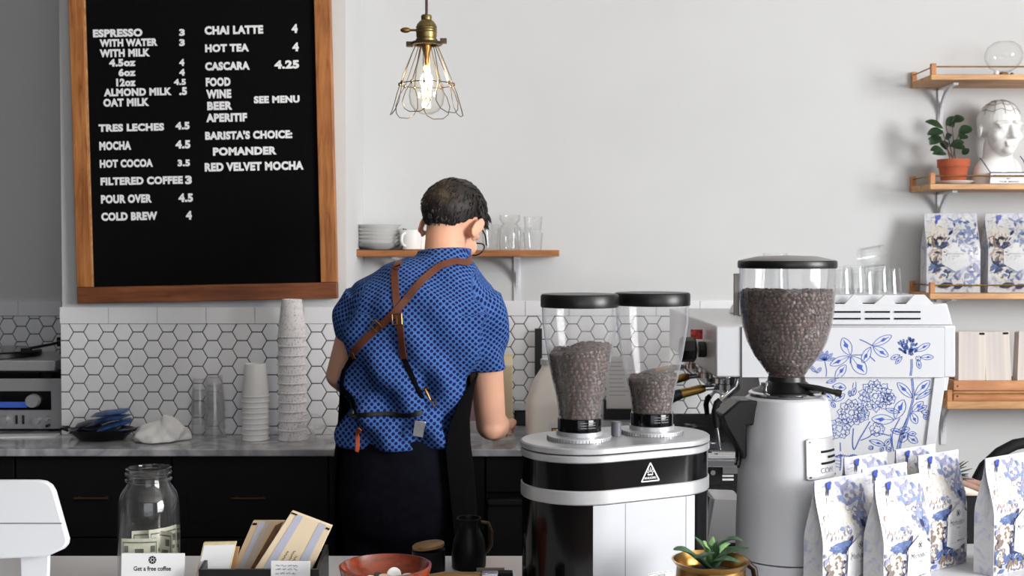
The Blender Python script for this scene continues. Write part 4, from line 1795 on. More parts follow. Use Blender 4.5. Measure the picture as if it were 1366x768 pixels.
m.build('rear_rail', WM, t, bev=.002)
m = MB(TM)
xa, xb = X(1040, Y0), X(1240, Y0)
zt = Zc(612, Y0)
m.box(xa, xb - .01, Y0 + .032, YE - .03, zt, Zc(503.5, Y0))
m.build('back_body', WM, t)
# drip tray, base, feet
xt = .40
m = MB(TM)
m.box(xt, xa + .02, Y0 + .01, YE - .03, zt - .022, zt - .004)
tr = m.build('drip_tray', MT['steel'], t, bev=.002)
m = MB(TM)
n = 34
for k in range(n):
    yy = Y0 + .03 + (YE - Y0 - .09) * k / (n - 1)
    m.tube([(xt + .01, yy, zt - .0015), (xa - .005, yy, zt - .0015)], .0025, 5)
m.tube([(xt + .02, Y0 + .02, zt - .003), (xt + .02, YE - .05, zt - .003)], .002, 5)
m.tube([(xa - .02, Y0 + .02, zt - .003), (xa - .02, YE - .05, zt - .003)], .002, 5)
m.build('tray_grid', MT['chrome'], tr)
zb = Zc(650, Y0)
m = MB(TM)
m.box(xt + .012, xb - .03, Y0 + .025, YE - .03, zb, zt - .023)
bs = m.build('base', MT['black'], t, bev=.002)
m = MB(TM)
m.cyl((*[X(953, Y0)], Y0 + .025, Zc(631, Y0)), (X(953, Y0), Y0 + .006, Zc(631, Y0)), .006, n=16)
m.build('control_knob', MT['chrome'], bs)
m = MB(TM)
m.prism([q(*p) for p in ((965, 633), (988, 633), (988, 620), (965, 620))], Y0 + .012, Y0 + .0245)
m.build('switch_box', MT['steel'], bs, bev=.001)
for yy in (637, 642):
    m = MB(TM)
    m.prism([q(*p) for p in ((966, yy + 1.3), (981, yy + 1.3), (981, yy - 1.3), (966, yy - 1.3))], Y0 + .0235, Y0 + .0248)
    m.build('data_label', MT['paper'], bs)
for fx in (xt + .05, xb - .08):
    for fy in (Y0 + .07, YE - .08):
        m = MB(TM)
        m.lathe([(0, 0.0), (.022, 0), (.022, .01), (.014, .02), (.014, zb - ZF), (0, zb - ZF)], (fx, fy, ZF), 20)
        m.build('foot', MT['chrome'], t, fix=True)
# group heads with portafilters
xg = X(978, Y0) + .02
for gi, gy in enumerate((3.06, 3.34, 3.6)):
    zg = Zc(503.6, Y0)
    m = MB(TM)
    m.lathe([(0, 0), (.034, 0), (.036, -.004), (.036, -.018), (.030, -.022), (.030, -.034), (0, -.034)], (xg, gy, zg), 28)
    g = m.build('group_head', MT['chrome'], t, fix=True)
    zp = zg - .045
    m = MB(TM)
    m.lathe([(0, -.028), (.008, -.026), (.030, -.008), (.034, -.004), (.034, .010), (0, .010)], (xg, gy, zp), 28)
    m.tube([(xg - .03, gy, zp), (xg - .055, gy, zp - .002)], .007, 10)
    pf = m.build('portafilter', MT['chrome'], g, fix=True)
    m = MB(TM)
    x1 = xg - .055
    m.tube([(x1, gy, zp - .002), (x1 - .012, gy, zp - .004), (x1 - .035, gy, zp - .010), (x1 - .06, gy, zp - .016)], [.0085, .0115, .0115, .0125], 14)
    m.build('portafilter_handle', MT['brass'], pf, fix=True)
    m = MB(TM)
    m.tube([(x1 - .0605, gy, zp - .016), (x1 - .085, gy, zp - .024), (x1 - .105, gy, zp - .032), (x1 - .108, gy, zp - .033)], [.0125, .016, .015, .008], 14)
    m.build('handle_end', MT['black'], pf, fix=True)
for px, Yw, sg in ((984, 2.93, 1), (966, 3.66, .8)):
    a = at(px, 504.5, Yw)
    m = MB(TM)
    pts = [a, a + Vector((-.004, 0, -.02)), a + Vector((-.03, 0, -.042)), a + Vector((-.05, 0, -.06)), a + Vector((-.055, 0, -.08)), a + Vector((-.05, 0, -.12)), a + Vector((-.042, 0, -.175))]
    m.tube(pts, [.0055, .0055, .0055, .0055, .005, .0045, .004], 10)
    w_ = m.build('steam_wand', MT['chrome'], t)
    m = MB(TM)
    m.tube([pts[2].lerp(pts[3], .6), pts[3], pts[4], pts[5]], [.0075, .0085, .0085, .007], 10)
    m.build('wand_grip', MT['blackmat'], w_)
# black steam knob with the red lettered tag on the front face
zk = Zc(466, 3.02)
m = MB(TM)
xf = X(955, Y0)
m.tube([(xf, 3.02, zk), (xf - .018, 3.02, zk)], .020, 16)
m.lathe([(.0, -.034), (.029, -.034), (.032, -.030), (.032, .002), (.026, .006), (0, .006)], (xf - .03, 3.02, zk), 8, 0, Matrix.Rotation(pi / 2, 3, 'Y'))
m.build('steam_knob', MT['black'], t, bev=.002)
m = MB(TM)
m.box(X(921, 3.05), xf - .004, 3.04, 3.044, Zc(452, 3.05), Zc(439, 3.05))
m.build('red_tag', pm('red_white_tag', srgb(196, 60, 56), .5, var=.7, vs=120), t)

# ---- the flower drawing, in blue line
draw = MB(TM)


def zp_(zx, zy):
    return (1060 + zx / 4.265, 440 + zy / 4.265)


def P3(px, py):
    Y = Y0 - .0055 if py < 503 else Y0 + .0034
    return at(px, py, Y)


def line(pts, w=.9, mat=0, closed=False):
    """a drawn stroke through zoom coordinates"""
    P_ = [zp_(*p) for p in pts]
    if closed:
        P_ = P_ + [P_[0], P_[1]]
    dense = []
    n = len(P_)
    for i in range(n - 1):
        p0, p1, p2, p3 = P_[max(i - 1, 0)], P_[i], P_[i + 1], P_[min(i + 2, n - 1)]
        for k in range(4):
            u = k / 4
            dense.append(tuple(.5 * (2 * p1[j] + (p2[j] - p0[j]) * u + (2 * p0[j] - 5 * p1[j] + 4 * p2[j] - p3[j]) * u * u + (3 * p1[j] - p0[j] - 3 * p2[j] + p3[j]) * u ** 3) for j in (0, 1)))
    dense.append(P_[-1])
    dense = [d for d in dense if 985 < d[0] < 1262 and d[1] < 642]
    if len(dense) < 2:
        return
    hw = w / 2
    vs, fs = [], []
    for i, d in enumerate(dense):
        a, b2 = dense[max(i - 1, 0)], dense[min(i + 1, len(dense) - 1)]
        tx, ty = b2[0] - a[0], b2[1] - a[1]
        L_ = hypot(tx, ty) or 1
        nx, ny = -ty / L_ * hw, tx / L_ * hw
        vs += [P3(d[0] + nx, d[1] + ny), P3(d[0] - nx, d[1] - ny)]
    for i in range(len(dense) - 1):
        if (dense[i][1] < 503) == (dense[i + 1][1] < 503):
            fs.append((2 * i, 2 * i + 2, 2 * i + 3, 2 * i + 1))
    draw.add(vs, fs, mat, False)


def blob(pts, mat=1):
    P_ = [zp_(*p) for p in pts]
    if (min(p[1] for p in P_) < 503) != (max(p[1] for p in P_) < 503):
        return
    draw.add([P3(*p) + Vector((0, -.0001, 0)) for p in P_], [tuple(range(len(P_)))], mat, False)


def leaf(x0, y0, x1, y1, w, fill=True, lw=.85):
    dx, dy = x1 - x0, y1 - y0
    L_ = hypot(dx, dy)
    ux, uy = dx / L_, dy / L_
    nx, ny = -uy, ux

    def pt(a, b2):
        return (x0 + ux * a * L_ + nx * b2 * w * .5, y0 + uy * a * L_ + ny * b2 * w * .5)
    up_ = [pt(a, b2) for a, b2 in ((0, 0), (.2, .62), (.45, .98), (.7, .92), (.9, .5), (1, 0))]
    dn = [pt(a, -b2) for a, b2 in ((.9, .5), (.7, .92), (.45, .98), (.2, .62), (0, 0))]
    line(up_ + dn, lw)
    line([pt(0, 0), pt(.4, .06), pt(.85, 0)], lw * .7)
    if fill:
        blob([pt(a, b2) for a, b2 in ((.42, .05), (.55, .42), (.78, .12), (.92, 0), (.7, -.15), (.62, -.5), (.5, -.2))])


random.seed(4)
for a in ((318, 145, 275, 46, 60), (322, 150, 405, 250, 72), (312, 150, 203, 200, 44), (230, 278, 292, 200, 46), (440, 90, 552, 32, 42), (446, 95, 532, 150, 46), (434, 96, 386, 184, 44),
          (690, 122, 770, 78, 34), (715, 155, 790, 154, 30), (702, 165, 712, 220, 26), (600, 142, 548, 165, 26), (612, 150, 575, 192, 22)):
    leaf(*a)
line([(370, 54), (400, 66), (440, 88)], 1.3)
line([(322, 144), (350, 142), (384, 142)], 1.2)
line([(430, 150), (458, 178)], 1.3)
line([(316, 150), (318, 170), (316, 190)], 1.2)
for k in range(46):      # round spiky flower head
    r = 52 * sqrt(random.random())
    a = random.uniform(0, 2 * pi)
    cx, cy = 642 + r * cos(a) * .95, 102 + r * sin(a) * .85
    oa = atan2(cy - 150, cx - 645)
    leaf(cx, cy, cx + 20 * cos(oa), cy + 20 * sin(oa), 9, k % 2 == 0, .7)
line([(705, 158), (695, 150), (690, 160), (700, 175), (714, 172), (716, 156), (704, 146)], .8)
for o_ in (0, 8):
    line([(662 + o_, 165), (662 + o_, 215), (656 + o_, 260)], 1.)
    line([(664 + o_, 268), (668 + o_, 310), (672 + o_, 380), (655 + o_, 450), (630 + o_, 540), (610 + o_, 600), (590 + o_, 690), (592 + o_, 720)], 1.)
for a in ((672, 388, 586, 300, 44), (684, 372, 768, 288, 46), (690, 395, 786, 338, 26), (668, 466, 732, 408, 40), (664, 470, 696, 532, 40), (700, 462, 752, 430, 26), (720, 465, 768, 472, 26), (735, 480, 752, 510, 20),
          (572, 508, 622, 398, 62), (568, 512, 440, 506, 56), (600, 470, 520, 450, 26), (585, 580, 655, 560, 36), (620, 590, 548, 566, 30), (600, 640, 640, 585, 44), (640, 600, 700, 640, 40), (645, 590, 692, 590, 24),
          (425, 628, 512, 654, 32), (510, 660, 545, 620, 26), (520, 665, 548, 690, 24), (505, 668, 490, 690, 20), (180, 300, 235, 285, 20), (215, 320, 292, 330, 46), (225, 405, 285, 365, 34), (222, 405, 170, 360, 28),
          (210, 410, 230, 440, 22), (330, 375, 345, 330, 26), (318, 380, 312, 345, 18)):
    leaf(*a)
line([(600, 500), (560, 580), (556, 640), (565, 690)], 1.2)
line([(545, 590), (552, 640), (548, 690)], 1.1)
line([(640, 500), (600, 600), (580, 690)], 1.1)
line([(375, 628), (420, 610), (460, 585), (540, 600)], 1.3)
line([(430, 520), (400, 570), (370, 620), (340, 680), (330, 640), (335, 560)], 1.4)
line([(260, 640), (262, 690)], 1.2)
line([(330, 330), (335, 300)], .8)
line([(350, 330), (350, 296)], .8)
for cx, cy, r in ((435, 670, 13), (437, 670, 7)):
    line([(cx + r * cos(2 * pi * k / 9), cy + r * .9 * sin(2 * pi * k / 9)) for k in range(9)], .8, 0, True)
for k in range(6):       # spiky flower at the left edge
    a = -pi / 2 + (k - 2.5) * .55
    leaf(170, 172, 170 + 62 * cos(a), 172 + 55 * sin(a), 16, True)
line([(170, 172), (182, 230), (178, 272)], 1.)
leaf(120, 240, 90, 205, 20)
leaf(125, 245, 150, 215, 18)


def peony(cx, cy, R_, seed):
    random.seed(seed)
    NR = max(2, int(R_ / 17))
    for ring in range(1, NR + 1):
        rr = R_ * ring / NR
        n = 3 + ring * 2
        for k in range(n):
            a0 = 2 * pi * (k + random.uniform(-.2, .2)) / n + ring * .4
            da = 2 * pi / n * .62
            pts = []
            for j in range(7):
                u = j / 6
                a = a0 - da + 2 * da * u
                r2 = rr * (.74 + .30 * sin(pi * u) + (.05 if j % 2 else -.04)) + random.uniform(-2, 2)
                pts.append((cx + r2 * cos(a), cy + r2 * sin(a) * .93))
            line(pts, .72)
            if random.random() < .5:
                a = a0
                line([(cx + rr * .6 * cos(a), cy + rr * .6 * sin(a) * .93), (cx + rr * .85 * cos(a + .05), cy + rr * .85 * sin(a + .05) * .93)], .6)


peony(460, 375, 92, 1)
peony(325, 470, 78, 2)
peony(255, 560, 62, 3)
peony(380, 480, 46, 5)
peony(470, 565, 42, 6)
peony(540, 390, 36, 7)
for k in range(20):
    x = 225 + k * 11
    line([(x, 718 + 5 * sin(k * 1.7)), (x + 5, 712 + 5 * cos(k)), (x + 10, 718 + 4 * sin(k))], 1.1)
line([(228, 700), (224, 760), (232, 800)], 1.2)
line([(262, 705), (264, 760), (258, 800)], 1.2)
for k in range(4):
    line([(225, 720 + k * 18), (262, 728 + k * 18)], .8)
draw.build('flower_drawing', [MT['blue'], pm('deep_blue_print', srgb(44, 80, 178), .5, var=.3, vs=80)], sp)

# ---- glasses on top of the machine
zc = Zc(394, Y0) + .0004
gl = 'clear tumblers upside down on the espresso machine'
spots = [(1121, 2.98, .066, .034, 'upside down tumbler beside the big hopper lid, on the espresso machine'), (1152, 2.99, .058, .033, 'upside down tumbler in the middle of the machine top, carrying another'),
         (1184, 2.98, .064, .035, 'upside down tumbler nearest the right end of the machine top'), (1140, 3.12, .068, .033, 'upside down tumbler in the second row, left, on the machine'),
         (1172, 3.12, .068, .033, 'upside down tumbler in the second row, right, on the machine'), (1034, 3.1, .10, .036, 'tall clear glass rising behind the lid of the big hopper')]
for px, Yg, h, r, lb in spots:
    o = tag(tumbler_mb(r, r * .82, h).build('drinking_glass', MT['glass'], fix=True), lb, 'glass', gl)
    o.location = (X(px, Yg), Yg, zc + h)
    o.rotation_euler = (pi, 0, 0)
o = tag(tumbler_mb(.027, .024, .06).build('drinking_glass', MT['glass'], fix=True), 'clear tumbler tipped over on top of the upturned ones', 'glass', gl)
o.location = (X(1148, 2.99), 2.99, zc + .0865)
o.rotation_euler = (0, R(82), .1)
# white block on the counter between the grinders
p = at_surf(965, 714, ZF)
t = thing('knock_box', 'white box with dark rim between the twin grinder and the tall grinder', 'box', (X(972, 2.5), 2.5, ZF))
m = MB()
m.prism([(-.044, .006), (.03, .006), (.03, .098), (-.028, .1)], 0, .1)
m.build('body', MT['white'], t, bev=.002)
m = MB()
m.prism([(-.049, 0), (.034, 0), (.034, .0055), (-.048, .0055)], -.002, .105)
m.build('base', MT['black'], t, bev=.001)
m = MB()
m.prism([(-.0505, .006), (-.0445, .006), (-.0285, .101), (-.038, .104)], -.001, .102)
m.build('side_plate', MT['steel'], t, bev=.001)
# ================================================================== GRINDERS
bean_m, nt, b_, o_ = nmat('roasted_bean')
oi = node(nt, 'ShaderNodeTexNoise')
oi.inputs['Scale'].default_value = 110
nt.links.new(coords(nt), oi.inputs['Vector'])
cr = node(nt, 'ShaderNodeValToRGB')
cr.color_ramp.elements[0].position = .35
cr.color_ramp.elements[0].color = srgb(42, 27, 23)
cr.color_ramp.elements[1].position = .65
cr.color_ramp.elements[1].color = srgb(88, 59, 48)
nt.links.new(oi.outputs['Fac'], cr.inputs[0])
nt.links.new(cr.outputs[0], b_.inputs['Base Color'])
b_.inputs['Roughness'].default_value = .38
bean_core = pm('bean_mass', srgb(52, 34, 30), .7, var=.3, vs=150)


def bean_mesh():
    m = MB()
    n, k = 8, 6
    vs = [(0, 0, -1)]
    for j in range(1, k):
        t = -pi / 2 + pi * j / k
        for i in range(n):
            a = 2 * pi * i / n
            vs.append((cos(t) * cos(a), cos(t) * sin(a), sin(t)))
    vs.append((0, 0, 1))
    out = []
    for x, y, z in vs:
        # long axis x, flat crease side at -y
        yy = y if y > 0 else y * .35
        if y < -.2 and abs(z) < .35:
            yy += .22
        out.append(Vector((x * .0052, yy * .0030, z * .0038)))
    fs = []
    for i in range(n):
        fs.append((0, 1 + (i + 1) % n, 1 + i))
        l = 1 + (k - 2) * n
        fs.append((l + i, l + (i + 1) % n, len(vs) - 1))
    for j in range(k - 2):
        for i in range(n):
            i2 = (i + 1) % n
            fs.append((1 + j * n + i, 1 + j * n + i2, 1 + (j + 1) * n + i2, 1 + (j + 1) * n + i))
    return out, fs


BV, BF = bean_mesh()


def interp(prof, z):
    for (r0, z0), (r1, z1) in zip(prof, prof[1:]):
        if (z0 <= z <= z1) or (z1 <= z <= z0):
            return r0 + (r1 - r0) * ((z - z0) / (z1 - z0) if z1 != z0 else 0)
    return prof[-1][0] if abs(z - prof[-1][1]) < abs(z - prof[0][1]) else prof[0][0]


def beans(name, label, prof, zlo, top, seed, loc):
    """a hopper full of beans: a layer of beans against the wall and over the heaped top; top(x, y) is the heap height"""
    random.seed(seed)
    m = MB()
    rings = []
    N = 32
    K = 14
    cr_ = []
    for j in range(K + 1):
        ring = []
        for i in range(N):
            a = 2 * pi * i / N
            zt_ = top(cos(a), sin(a)) - .004
            z = zlo + (zt_ - zlo) * j / K
            r = interp(prof, z) - .0062
            ring.append(Vector((r * cos(a), r * sin(a), z)))
        rings.append(ring)
    rings.append([Vector((v.x * .5, v.y * .5, top(v.x * 5, v.y * 5) - .004)) for v in rings[-1]])
    m.loft(rings, 1, True, True)

    def put(p, nrm):
        q_ = nrm.to_track_quat('Y', 'Z').to_matrix() @ Matrix.Rotation(random.uniform(0, 6.28), 3, 'Y')
        if random.random() < .35:
            q_ = q_ @ Matrix.Rotation(pi, 3, 'X')
        q_ = q_ @ Matrix.Rotation(random.uniform(-.5, .5), 3, 'X') @ Matrix.Rotation(random.uniform(-.4, .4), 3, 'Z')
        s = random.uniform(.9, 1.12)
        m.add([p + q_ @ (v * s) for v in BV], BF, 0)
    z = zlo + .003
    row = 0
    zmax = max(top(cos(a * .2), sin(a * .2)) for a in range(32))
    while z < zmax:
        r = interp(prof, z) - .0048
        n = max(6, int(2 * pi * r / .0086))
        for i in range(n):
            a = 2 * pi * (i + .5 * (row % 2) + random.uniform(-.18, .18)) / n
            if z > top(cos(a), sin(a)) + random.uniform(-.002, .001):
                continue
            put(Vector((r * cos(a), r * sin(a), z + random.uniform(-.001, .001))), Vector((cos(a), sin(a), 0)))
        z += .0066
        row += 1
    for k in range(420):
        a = random.uniform(0, 2 * pi)
        rr = sqrt(random.random())
        tz = top(cos(a) * rr, sin(a) * rr)
        r = (interp(prof, tz) - .007) * rr
        put(Vector((r * cos(a), r * sin(a), tz + random.uniform(-.002, .002))), Vector((random.uniform(-.4, .4), random.uniform(-.4, .4), 1)).normalized())
    o = m.build(name, [bean_m, bean_core])
    o.location = loc
    return tag(o, label, 'coffee beans', None, 'stuff')


# ---- twin grinder
RZ = R(27)
kc = Vector((X(822.5, 2.12), 2.12, ZF))
t = thing('coffee_grinder', 'silver and black twin coffee grinder with two bean hoppers', 'grinder', kc, RZ)
CS, RR = .075, .1


def stad(k=0., n=18, dx=0.):
    pts = []
    for i in range(n + 1):
        a = -pi / 2 + pi * i / n
        pts.append((CS + (RR + k) * cos(a), (RR + k) * sin(a)))
    for i in range(n + 1):
        a = pi / 2 + pi * i / n
        pts.append((-CS + (RR + k) * cos(a), (RR + k) * sin(a)))
    return pts


def stad_loft(layers, name, mat, par, **kw):
    m = MB()
    m.loft([[Vector((x, y, z)) for x, y in stad(k)] for k, z in layers])
    return m.build(name, mat, par, ang=30, **kw)


z_ = 1.170 - ZF
stad_loft([(-.006, 0), (-.006, .012)], 'foot_plate', MT['blackmat'], t)
stad_loft([(0, .0122), (0, .195)], 'body', MT['blackgloss'], t)
stad_loft([(.0005, .1952), (.002, .197), (.002, .217), (.0005, .2188)], 'trim_band', MT['silver'], t)
bb = stad_loft([(.0, .219), (.0, .2645)], 'logo_band', MT['blackgloss'], t)
stad_loft([(.0005, .2647), (.0025, .2665), (.0025, .275), (.001, .2768)], 'lower_lid', MT['silver'], t)
stad_loft([(-.003, .277), (-.003, .2785)], 'lid_seam', MT['ink'], t)
tp = stad_loft([(.0005, .2787), (.0028, .2805), (.0028, .288), (.0, .290)], 'top_plate', MT['silver'], t)


def outl(s, k=0.):
    """outline point at signed arc length s from the middle of the front face"""
    if abs(s) <= CS:
        return (s, -(RR + k))
    a = (abs(s) - CS) / RR
    x = CS + (RR + k) * sin(a)
    return (x if s > 0 else -x, -(RR + k) * cos(a))


def wrap(name, s0, s1, z0, z1, k, mat, par, n=24, th=.0015, bev=0):
    m = MB()
    rings = []
    for i in range(n + 1):
        s = s0 + (s1 - s0) * i / n
        xo, yo = outl(s, k + th)
        xi, yi = outl(s, k)
        rings.append([Vector((xo, yo, z0)), Vector((xo, yo, z1)), Vector((xi, yi, z1)), Vector((xi, yi, z0))])
    m.loft(rings)
    return m.build(name, mat, par, ang=30)


S0, S1 = -.105, .098
fpn = wrap('front_panel', S0, S1, .0125, .1945, .0003, pm('light_panel', srgb(186, 188, 193), .35, .0, var=.02), t)
for s in (-.045, .078):
    wrap('panel_groove', s - .0005, s + .0005, .013, .194, .0018, MT['greyink'], fpn, 2, .0003)
# spec sticker
wrap('sticker', .001, .052, .018, .0705, .0019, MT['paper'], fpn, 6, .0003)
m = MB()


def on_out(s, z, k):
    x, y = outl(s, k)
    return Vector((x, y, z))


def rect_out(m, s0, s1, z0, z1, k=.0023, mat=0):
    m.add([on_out(s0, z0, k), on_out(s1, z0, k), on_out(s1, z1, k), on_out(s0, z1, k)], [(0, 1, 2, 3)], mat, False)


for a in ((.003, .0495, .0685, .0691), (.003, .0495, .0590, .0595), (.003, .0034, .0590, .0691), (.0491, .0495, .0590, .0691)):
    rect_out(m, *a)
for tx, s0, s1, z0, z1 in (('COFFEE', .012, .036, .0618, .0662), ('TYPE', .004, .012, .0535, .0562), ('TWIN', .014, .028, .0535, .0562), ('220', .038, .047, .0535, .0562), ('HZ', .004, .009, .047, .0498), ('50/60', .014, .026, .047, .0498), ('1,2A', .036, .047, .041, .0438)):
    put_text(m, tx, lambda a, b2: on_out(s0 + (s1 - s0) * a, z0 + (z1 - z0) * b2, .0023), 0, bold=.01)
for k in range(5):
    rect_out(m, .004, .048 - (k % 3) * .008, .036 - k * .0035, .0366 - k * .0035)
m.build('sticker_print', MT['ink'], fpn)
# triangular badge
m = MB()
zc_, sc_, hs, hh = .2425, .0055, .0178, .0155


def tri(u, v, k=.0006):
    return on_out(sc_ + u * hs, zc_ + v * hh, k)


def stroke(m, pts, w, k=.0006, closed=False, mat=0):
    n = len(pts)
    vs, fs = [], []
    for i in range(n):
        a = pts[i - 1] if (closed or i) else pts[0]
        b2 = pts[(i + 1) % n] if (closed or i < n - 1) else pts[i]
        tx, ty = b2[0] - a[0], b2[1] - a[1]
        L_ = hypot(tx, ty) or 1
        nx, ny = -ty / L_ * w, tx / L_ * w
        vs += [tri(pts[i][0] + nx, pts[i][1] + ny, k), tri(pts[i][0] - nx, pts[i][1] - ny, k)]
    for i in range(n if closed else n - 1):
        j = (i + 1) % n
        fs.append((2 * i, 2 * j, 2 * j + 1, 2 * i + 1))
    m.add(vs, fs, mat, False)


for a, b2 in (((-1, -1), (0, 1)), ((0, 1), (1, -1)), ((1, -1), (-1, -1))):
    stroke(m, [a, b2], .07)
for ang in (-62, -32, 0, 32, 62):
    a = R(ang)
    stroke(m, [(.22 * sin(a), -.22 + .22 * cos(a)), (.6 * sin(a) * .8, -.22 + .72 * cos(a))], .035)
stroke(m, [(-.28, -.2), (-.2, -.32), (0, -.26), (.2, -.32), (.28, -.2)], .07)
put_text(m, 'MAHLKÖNIG', lambda a, b2: tri(-.66 + 1.32 * a, -.78 + .32 * b2), 0, bold=.02)
m.build('emblem', MT['silver'], bb)
bk = wrap('emblem_ground', -.01, .021, .2275, .2575, .0001, MT['blackgloss'], bb, 4, .0002)


def hopper(par, x, y, prof, lidr, lid0, lid1, Mt, dome=0., lidm=None, flat=True, nm='hopper'):
    m = MB()
    m.lathe([(r, z) for r, z in prof], (x, y, 0), 56)
    h = m.build(nm, Mt, par)
    m = MB()
    m.lathe([(lidr - .004, lid0), (lidr, lid0), (lidr + .0005, lid0 + .002), (lidr + .0005, lid1 - .003), (lidr - .002, lid1), (lidr * .6, lid1 + dome * .8), (0.0002, lid1 + dome)], (x, y, 0), 56)
    m.lathe([(lidr - .004, lid0), (0.0002, lid0 + .001)], (x, y, 0), 56)
    m.build('hopper_lid', lidm or MT['black'], h, fix=True)
    return h


def zr(py, s):
    return EYE - (py - 332) / s - ZF


LP = [(.0655, zr(409, 771)), (.0645, zr(430, 771)), (.0605, zr(452, 771)), (.0555, zr(476, 771)), (.048, zr(505, 771)), (.0405, zr(528, 771)), (.0372, zr(545, 771)), (.0365, zr(557, 771))]
for x, nmn in ((-CS, 0), (CS, 1)):
    h = hopper(t, x, 0, LP, .0672, zr(409.5, 771), zr(392, 771), MT['milky_acrylic'])
    m = MB()
    m.lathe([(0, LP[-1][1] - .001), (.0375, LP[-1][1] - .001), (.038, LP[-1][1] - .003), (.038, .306), (.0, .306)], (x, 0, 0), 40)
    nk = m.build('hopper_neck', MT['blackgloss'], h, fix=True)
    m = MB()
    for k in range(3):
        for a0, a1 in ((-2.05, -1.75), (-1.7, -1.3)):
            zz = .322 - k * .0045
            m.lathe([(.0383, zz), (.0383, zz + .0012)], (x, 0, 0), 8, 0, a0=a0, a1=a1)
    m.build('neck_print', MT['greyink'], nk)
    m = MB()
    m.lathe([(0, .3055), (.040, .3055), (.040, .2985), (.055, .2975), (.056, .296), (.056, .2905), (0, .2905)], (x, 0, 0), 60)
    rg = m.build('adjuster_ring', MT['silver'], t, fix=True)
    m = MB()
    for k in range(60):
        a = 2 * pi * k / 60
        m.box(-.0004, .0004, -.0566, -.0559, .2908, .2958, 0, Matrix.Translation((x, 0, 0)) @ Matrix.Rotation(a, 4, 'Z'))
    m.build('ring_scale', MT['greyink'], rg)
m = MB()
m.lathe([(0, .2905), (.009, .2905), (.009, .314), (.007, .316), (0, .316)], (0, .0, 0), 20)
m.build('lock_knob', pm('grey_plastic', srgb(96, 98, 104), .4), t, fix=True)
MZ = Matrix.Rotation(RZ, 3, 'Z')
for x, top0, sl, lb, sd in ((-CS, zr(466, 771), .010, 'roasted coffee beans heaped high in the left hopper of the twin grinder', 1), (CS, zr(503, 747), .004, 'roasted coffee beans low in the right hopper of the twin grinder', 2)):
    loc = kc + MZ @ Vector((x, 0, 0))
    beans('coffee_beans', lb, LP[::-1], LP[-1][1] + .0005, lambda cx, cy: top0 + sl * (cx * .9 + cy * .3) + .004 * noise.noise(Vector((cx * 2.2, cy * 2.2, x * 40))), sd, loc)

# ---- tall single grinder
YG = 2.2
sg_ = F / YG
gc = Vector((X(1050, YG), YG, ZF))
t = thing('coffee_grinder', 'tall white coffee grinder with one large bean hopper', 'grinder', gc)


def gz(py):
    return EYE - (py - 332) / sg_ - ZF


def gr(px):
    return px / sg_


BP = [(gr(66), gz(741)), (gr(65.8), gz(700)), (gr(64.5), gz(660)), (gr(62.5), gz(610)), (gr(60), gz(575)), (gr(56.5), gz(545)), (gr(54), gz(531))]
m = MB()
m.lathe([(0, .004), (gr(66), .004), (gr(67.5), .008), (gr(67.5), gz(742) - .001), (0, gz(742) - .001)], n=64)
m.build('base', MT['white'], t, fix=True)
m = MB()
m.lathe([(0, gz(741.2))] + BP + [(gr(50), gz(528)), (0, gz(527.5))], n=64)
body = m.build('body', MT['white'], t, fix=True)
m = MB()
m.lathe([(0, gz(527)), (gr(47), gz(527)), (gr(50), gz(525.5)), (gr(50), gz(523.5)), (gr(46), gz(521)), (0, gz(521))], n=56)
m.build('flange', MT['chrome'], t, fix=True)
m = MB()
m.lathe([(gr(46), gz(520.8)), (gr(38), gz(518)), (gr(30), gz(512)), (gr(25), gz(508)), (gr(24), gz(502)), (0, gz(502))], n=48)
col = m.build('collar', MT['black'], t, fix=True)
m = MB()
m.tube([(.012, -.03, gz(512)), (.045, -.05, gz(514)), (.075, -.055, gz(519))], [.006, .0055, .005], 10)
m.tube([(.075, -.055, gz(519)), (.085, -.057, gz(520.5))], .0068, 10)
m.cyl((.055, -.052, gz(522)), (.055, -.052, gz(514)), .004)
m.build('lever', MT['black'], col, fix=True)
m = MB()
m.cyl((-.046, -.03, gz(524)), (-.046, -.03, gz(512)), .005)
m.cyl((-.046, -.03, gz(512)), (-.046, -.03, gz(508)), .007)
m.build('clamp_screw', MT['chrome'], t, fix=True)
# black spout housing and fork on the left
m = MB()
po = [(1018, 531.5), (981, 531), (958, 551), (965, 567), (984, 600), (986.5, 610), (992, 606), (991, 564), (1018, 564)]
m.prism([((px - 1050) / sg_, gz(py)) for px, py in po][::-1], -.042, .03)
m.build('spout_housing', MT['black'], t, bev=.004)
m = MB()
m.tube([((986 - 1050) / sg_, -.02, gz(598)), ((984 - 1050) / sg_, -.03, gz(612)), ((979 - 1050) / sg_, -.055, gz(616))], .003, 8)
m.tube([((986 - 1050) / sg_, .01, gz(598)), ((984 - 1050) / sg_, .0, gz(612)), ((979 - 1050) / sg_, -.03, gz(616))], .003, 8)
m.build('fork', MT['black'], t)
HP = [(gr(63), gz(357)), (gr(63), gz(385)), (gr(62), gz(410)), (gr(59), gz(432)), (gr(52.5), gz(455)), (gr(43), gz(474)), (gr(31), gz(490)), (gr(24), gz(500)), (gr(23), gz(502))]
h = hopper(t, 0, 0, HP, gr(64), gz(357.5), gz(347), MT['acrylic'], .009, pm('grey_smoked_lid', srgb(120, 118, 118), .35, var=.04))
m = MB()
m.lathe([(gr(62), gz(357.6)), (gr(64.6), gz(357.6)), (gr(65.2), gz(355)), (gr(65.2), gz(349.5)), (gr(64.2), gz(347.5)), (gr(62), gz(347))], n=64)
m.build('lid_rim', MT['black'], h, fix=True)
m = MB()
m.box(-gr(69.5), -gr(62), .01, .016, gz(421), gz(365))
m.build('hopper_clip', pm('smoke_plastic', srgb(128, 124, 122), .3), h, bev=.001)
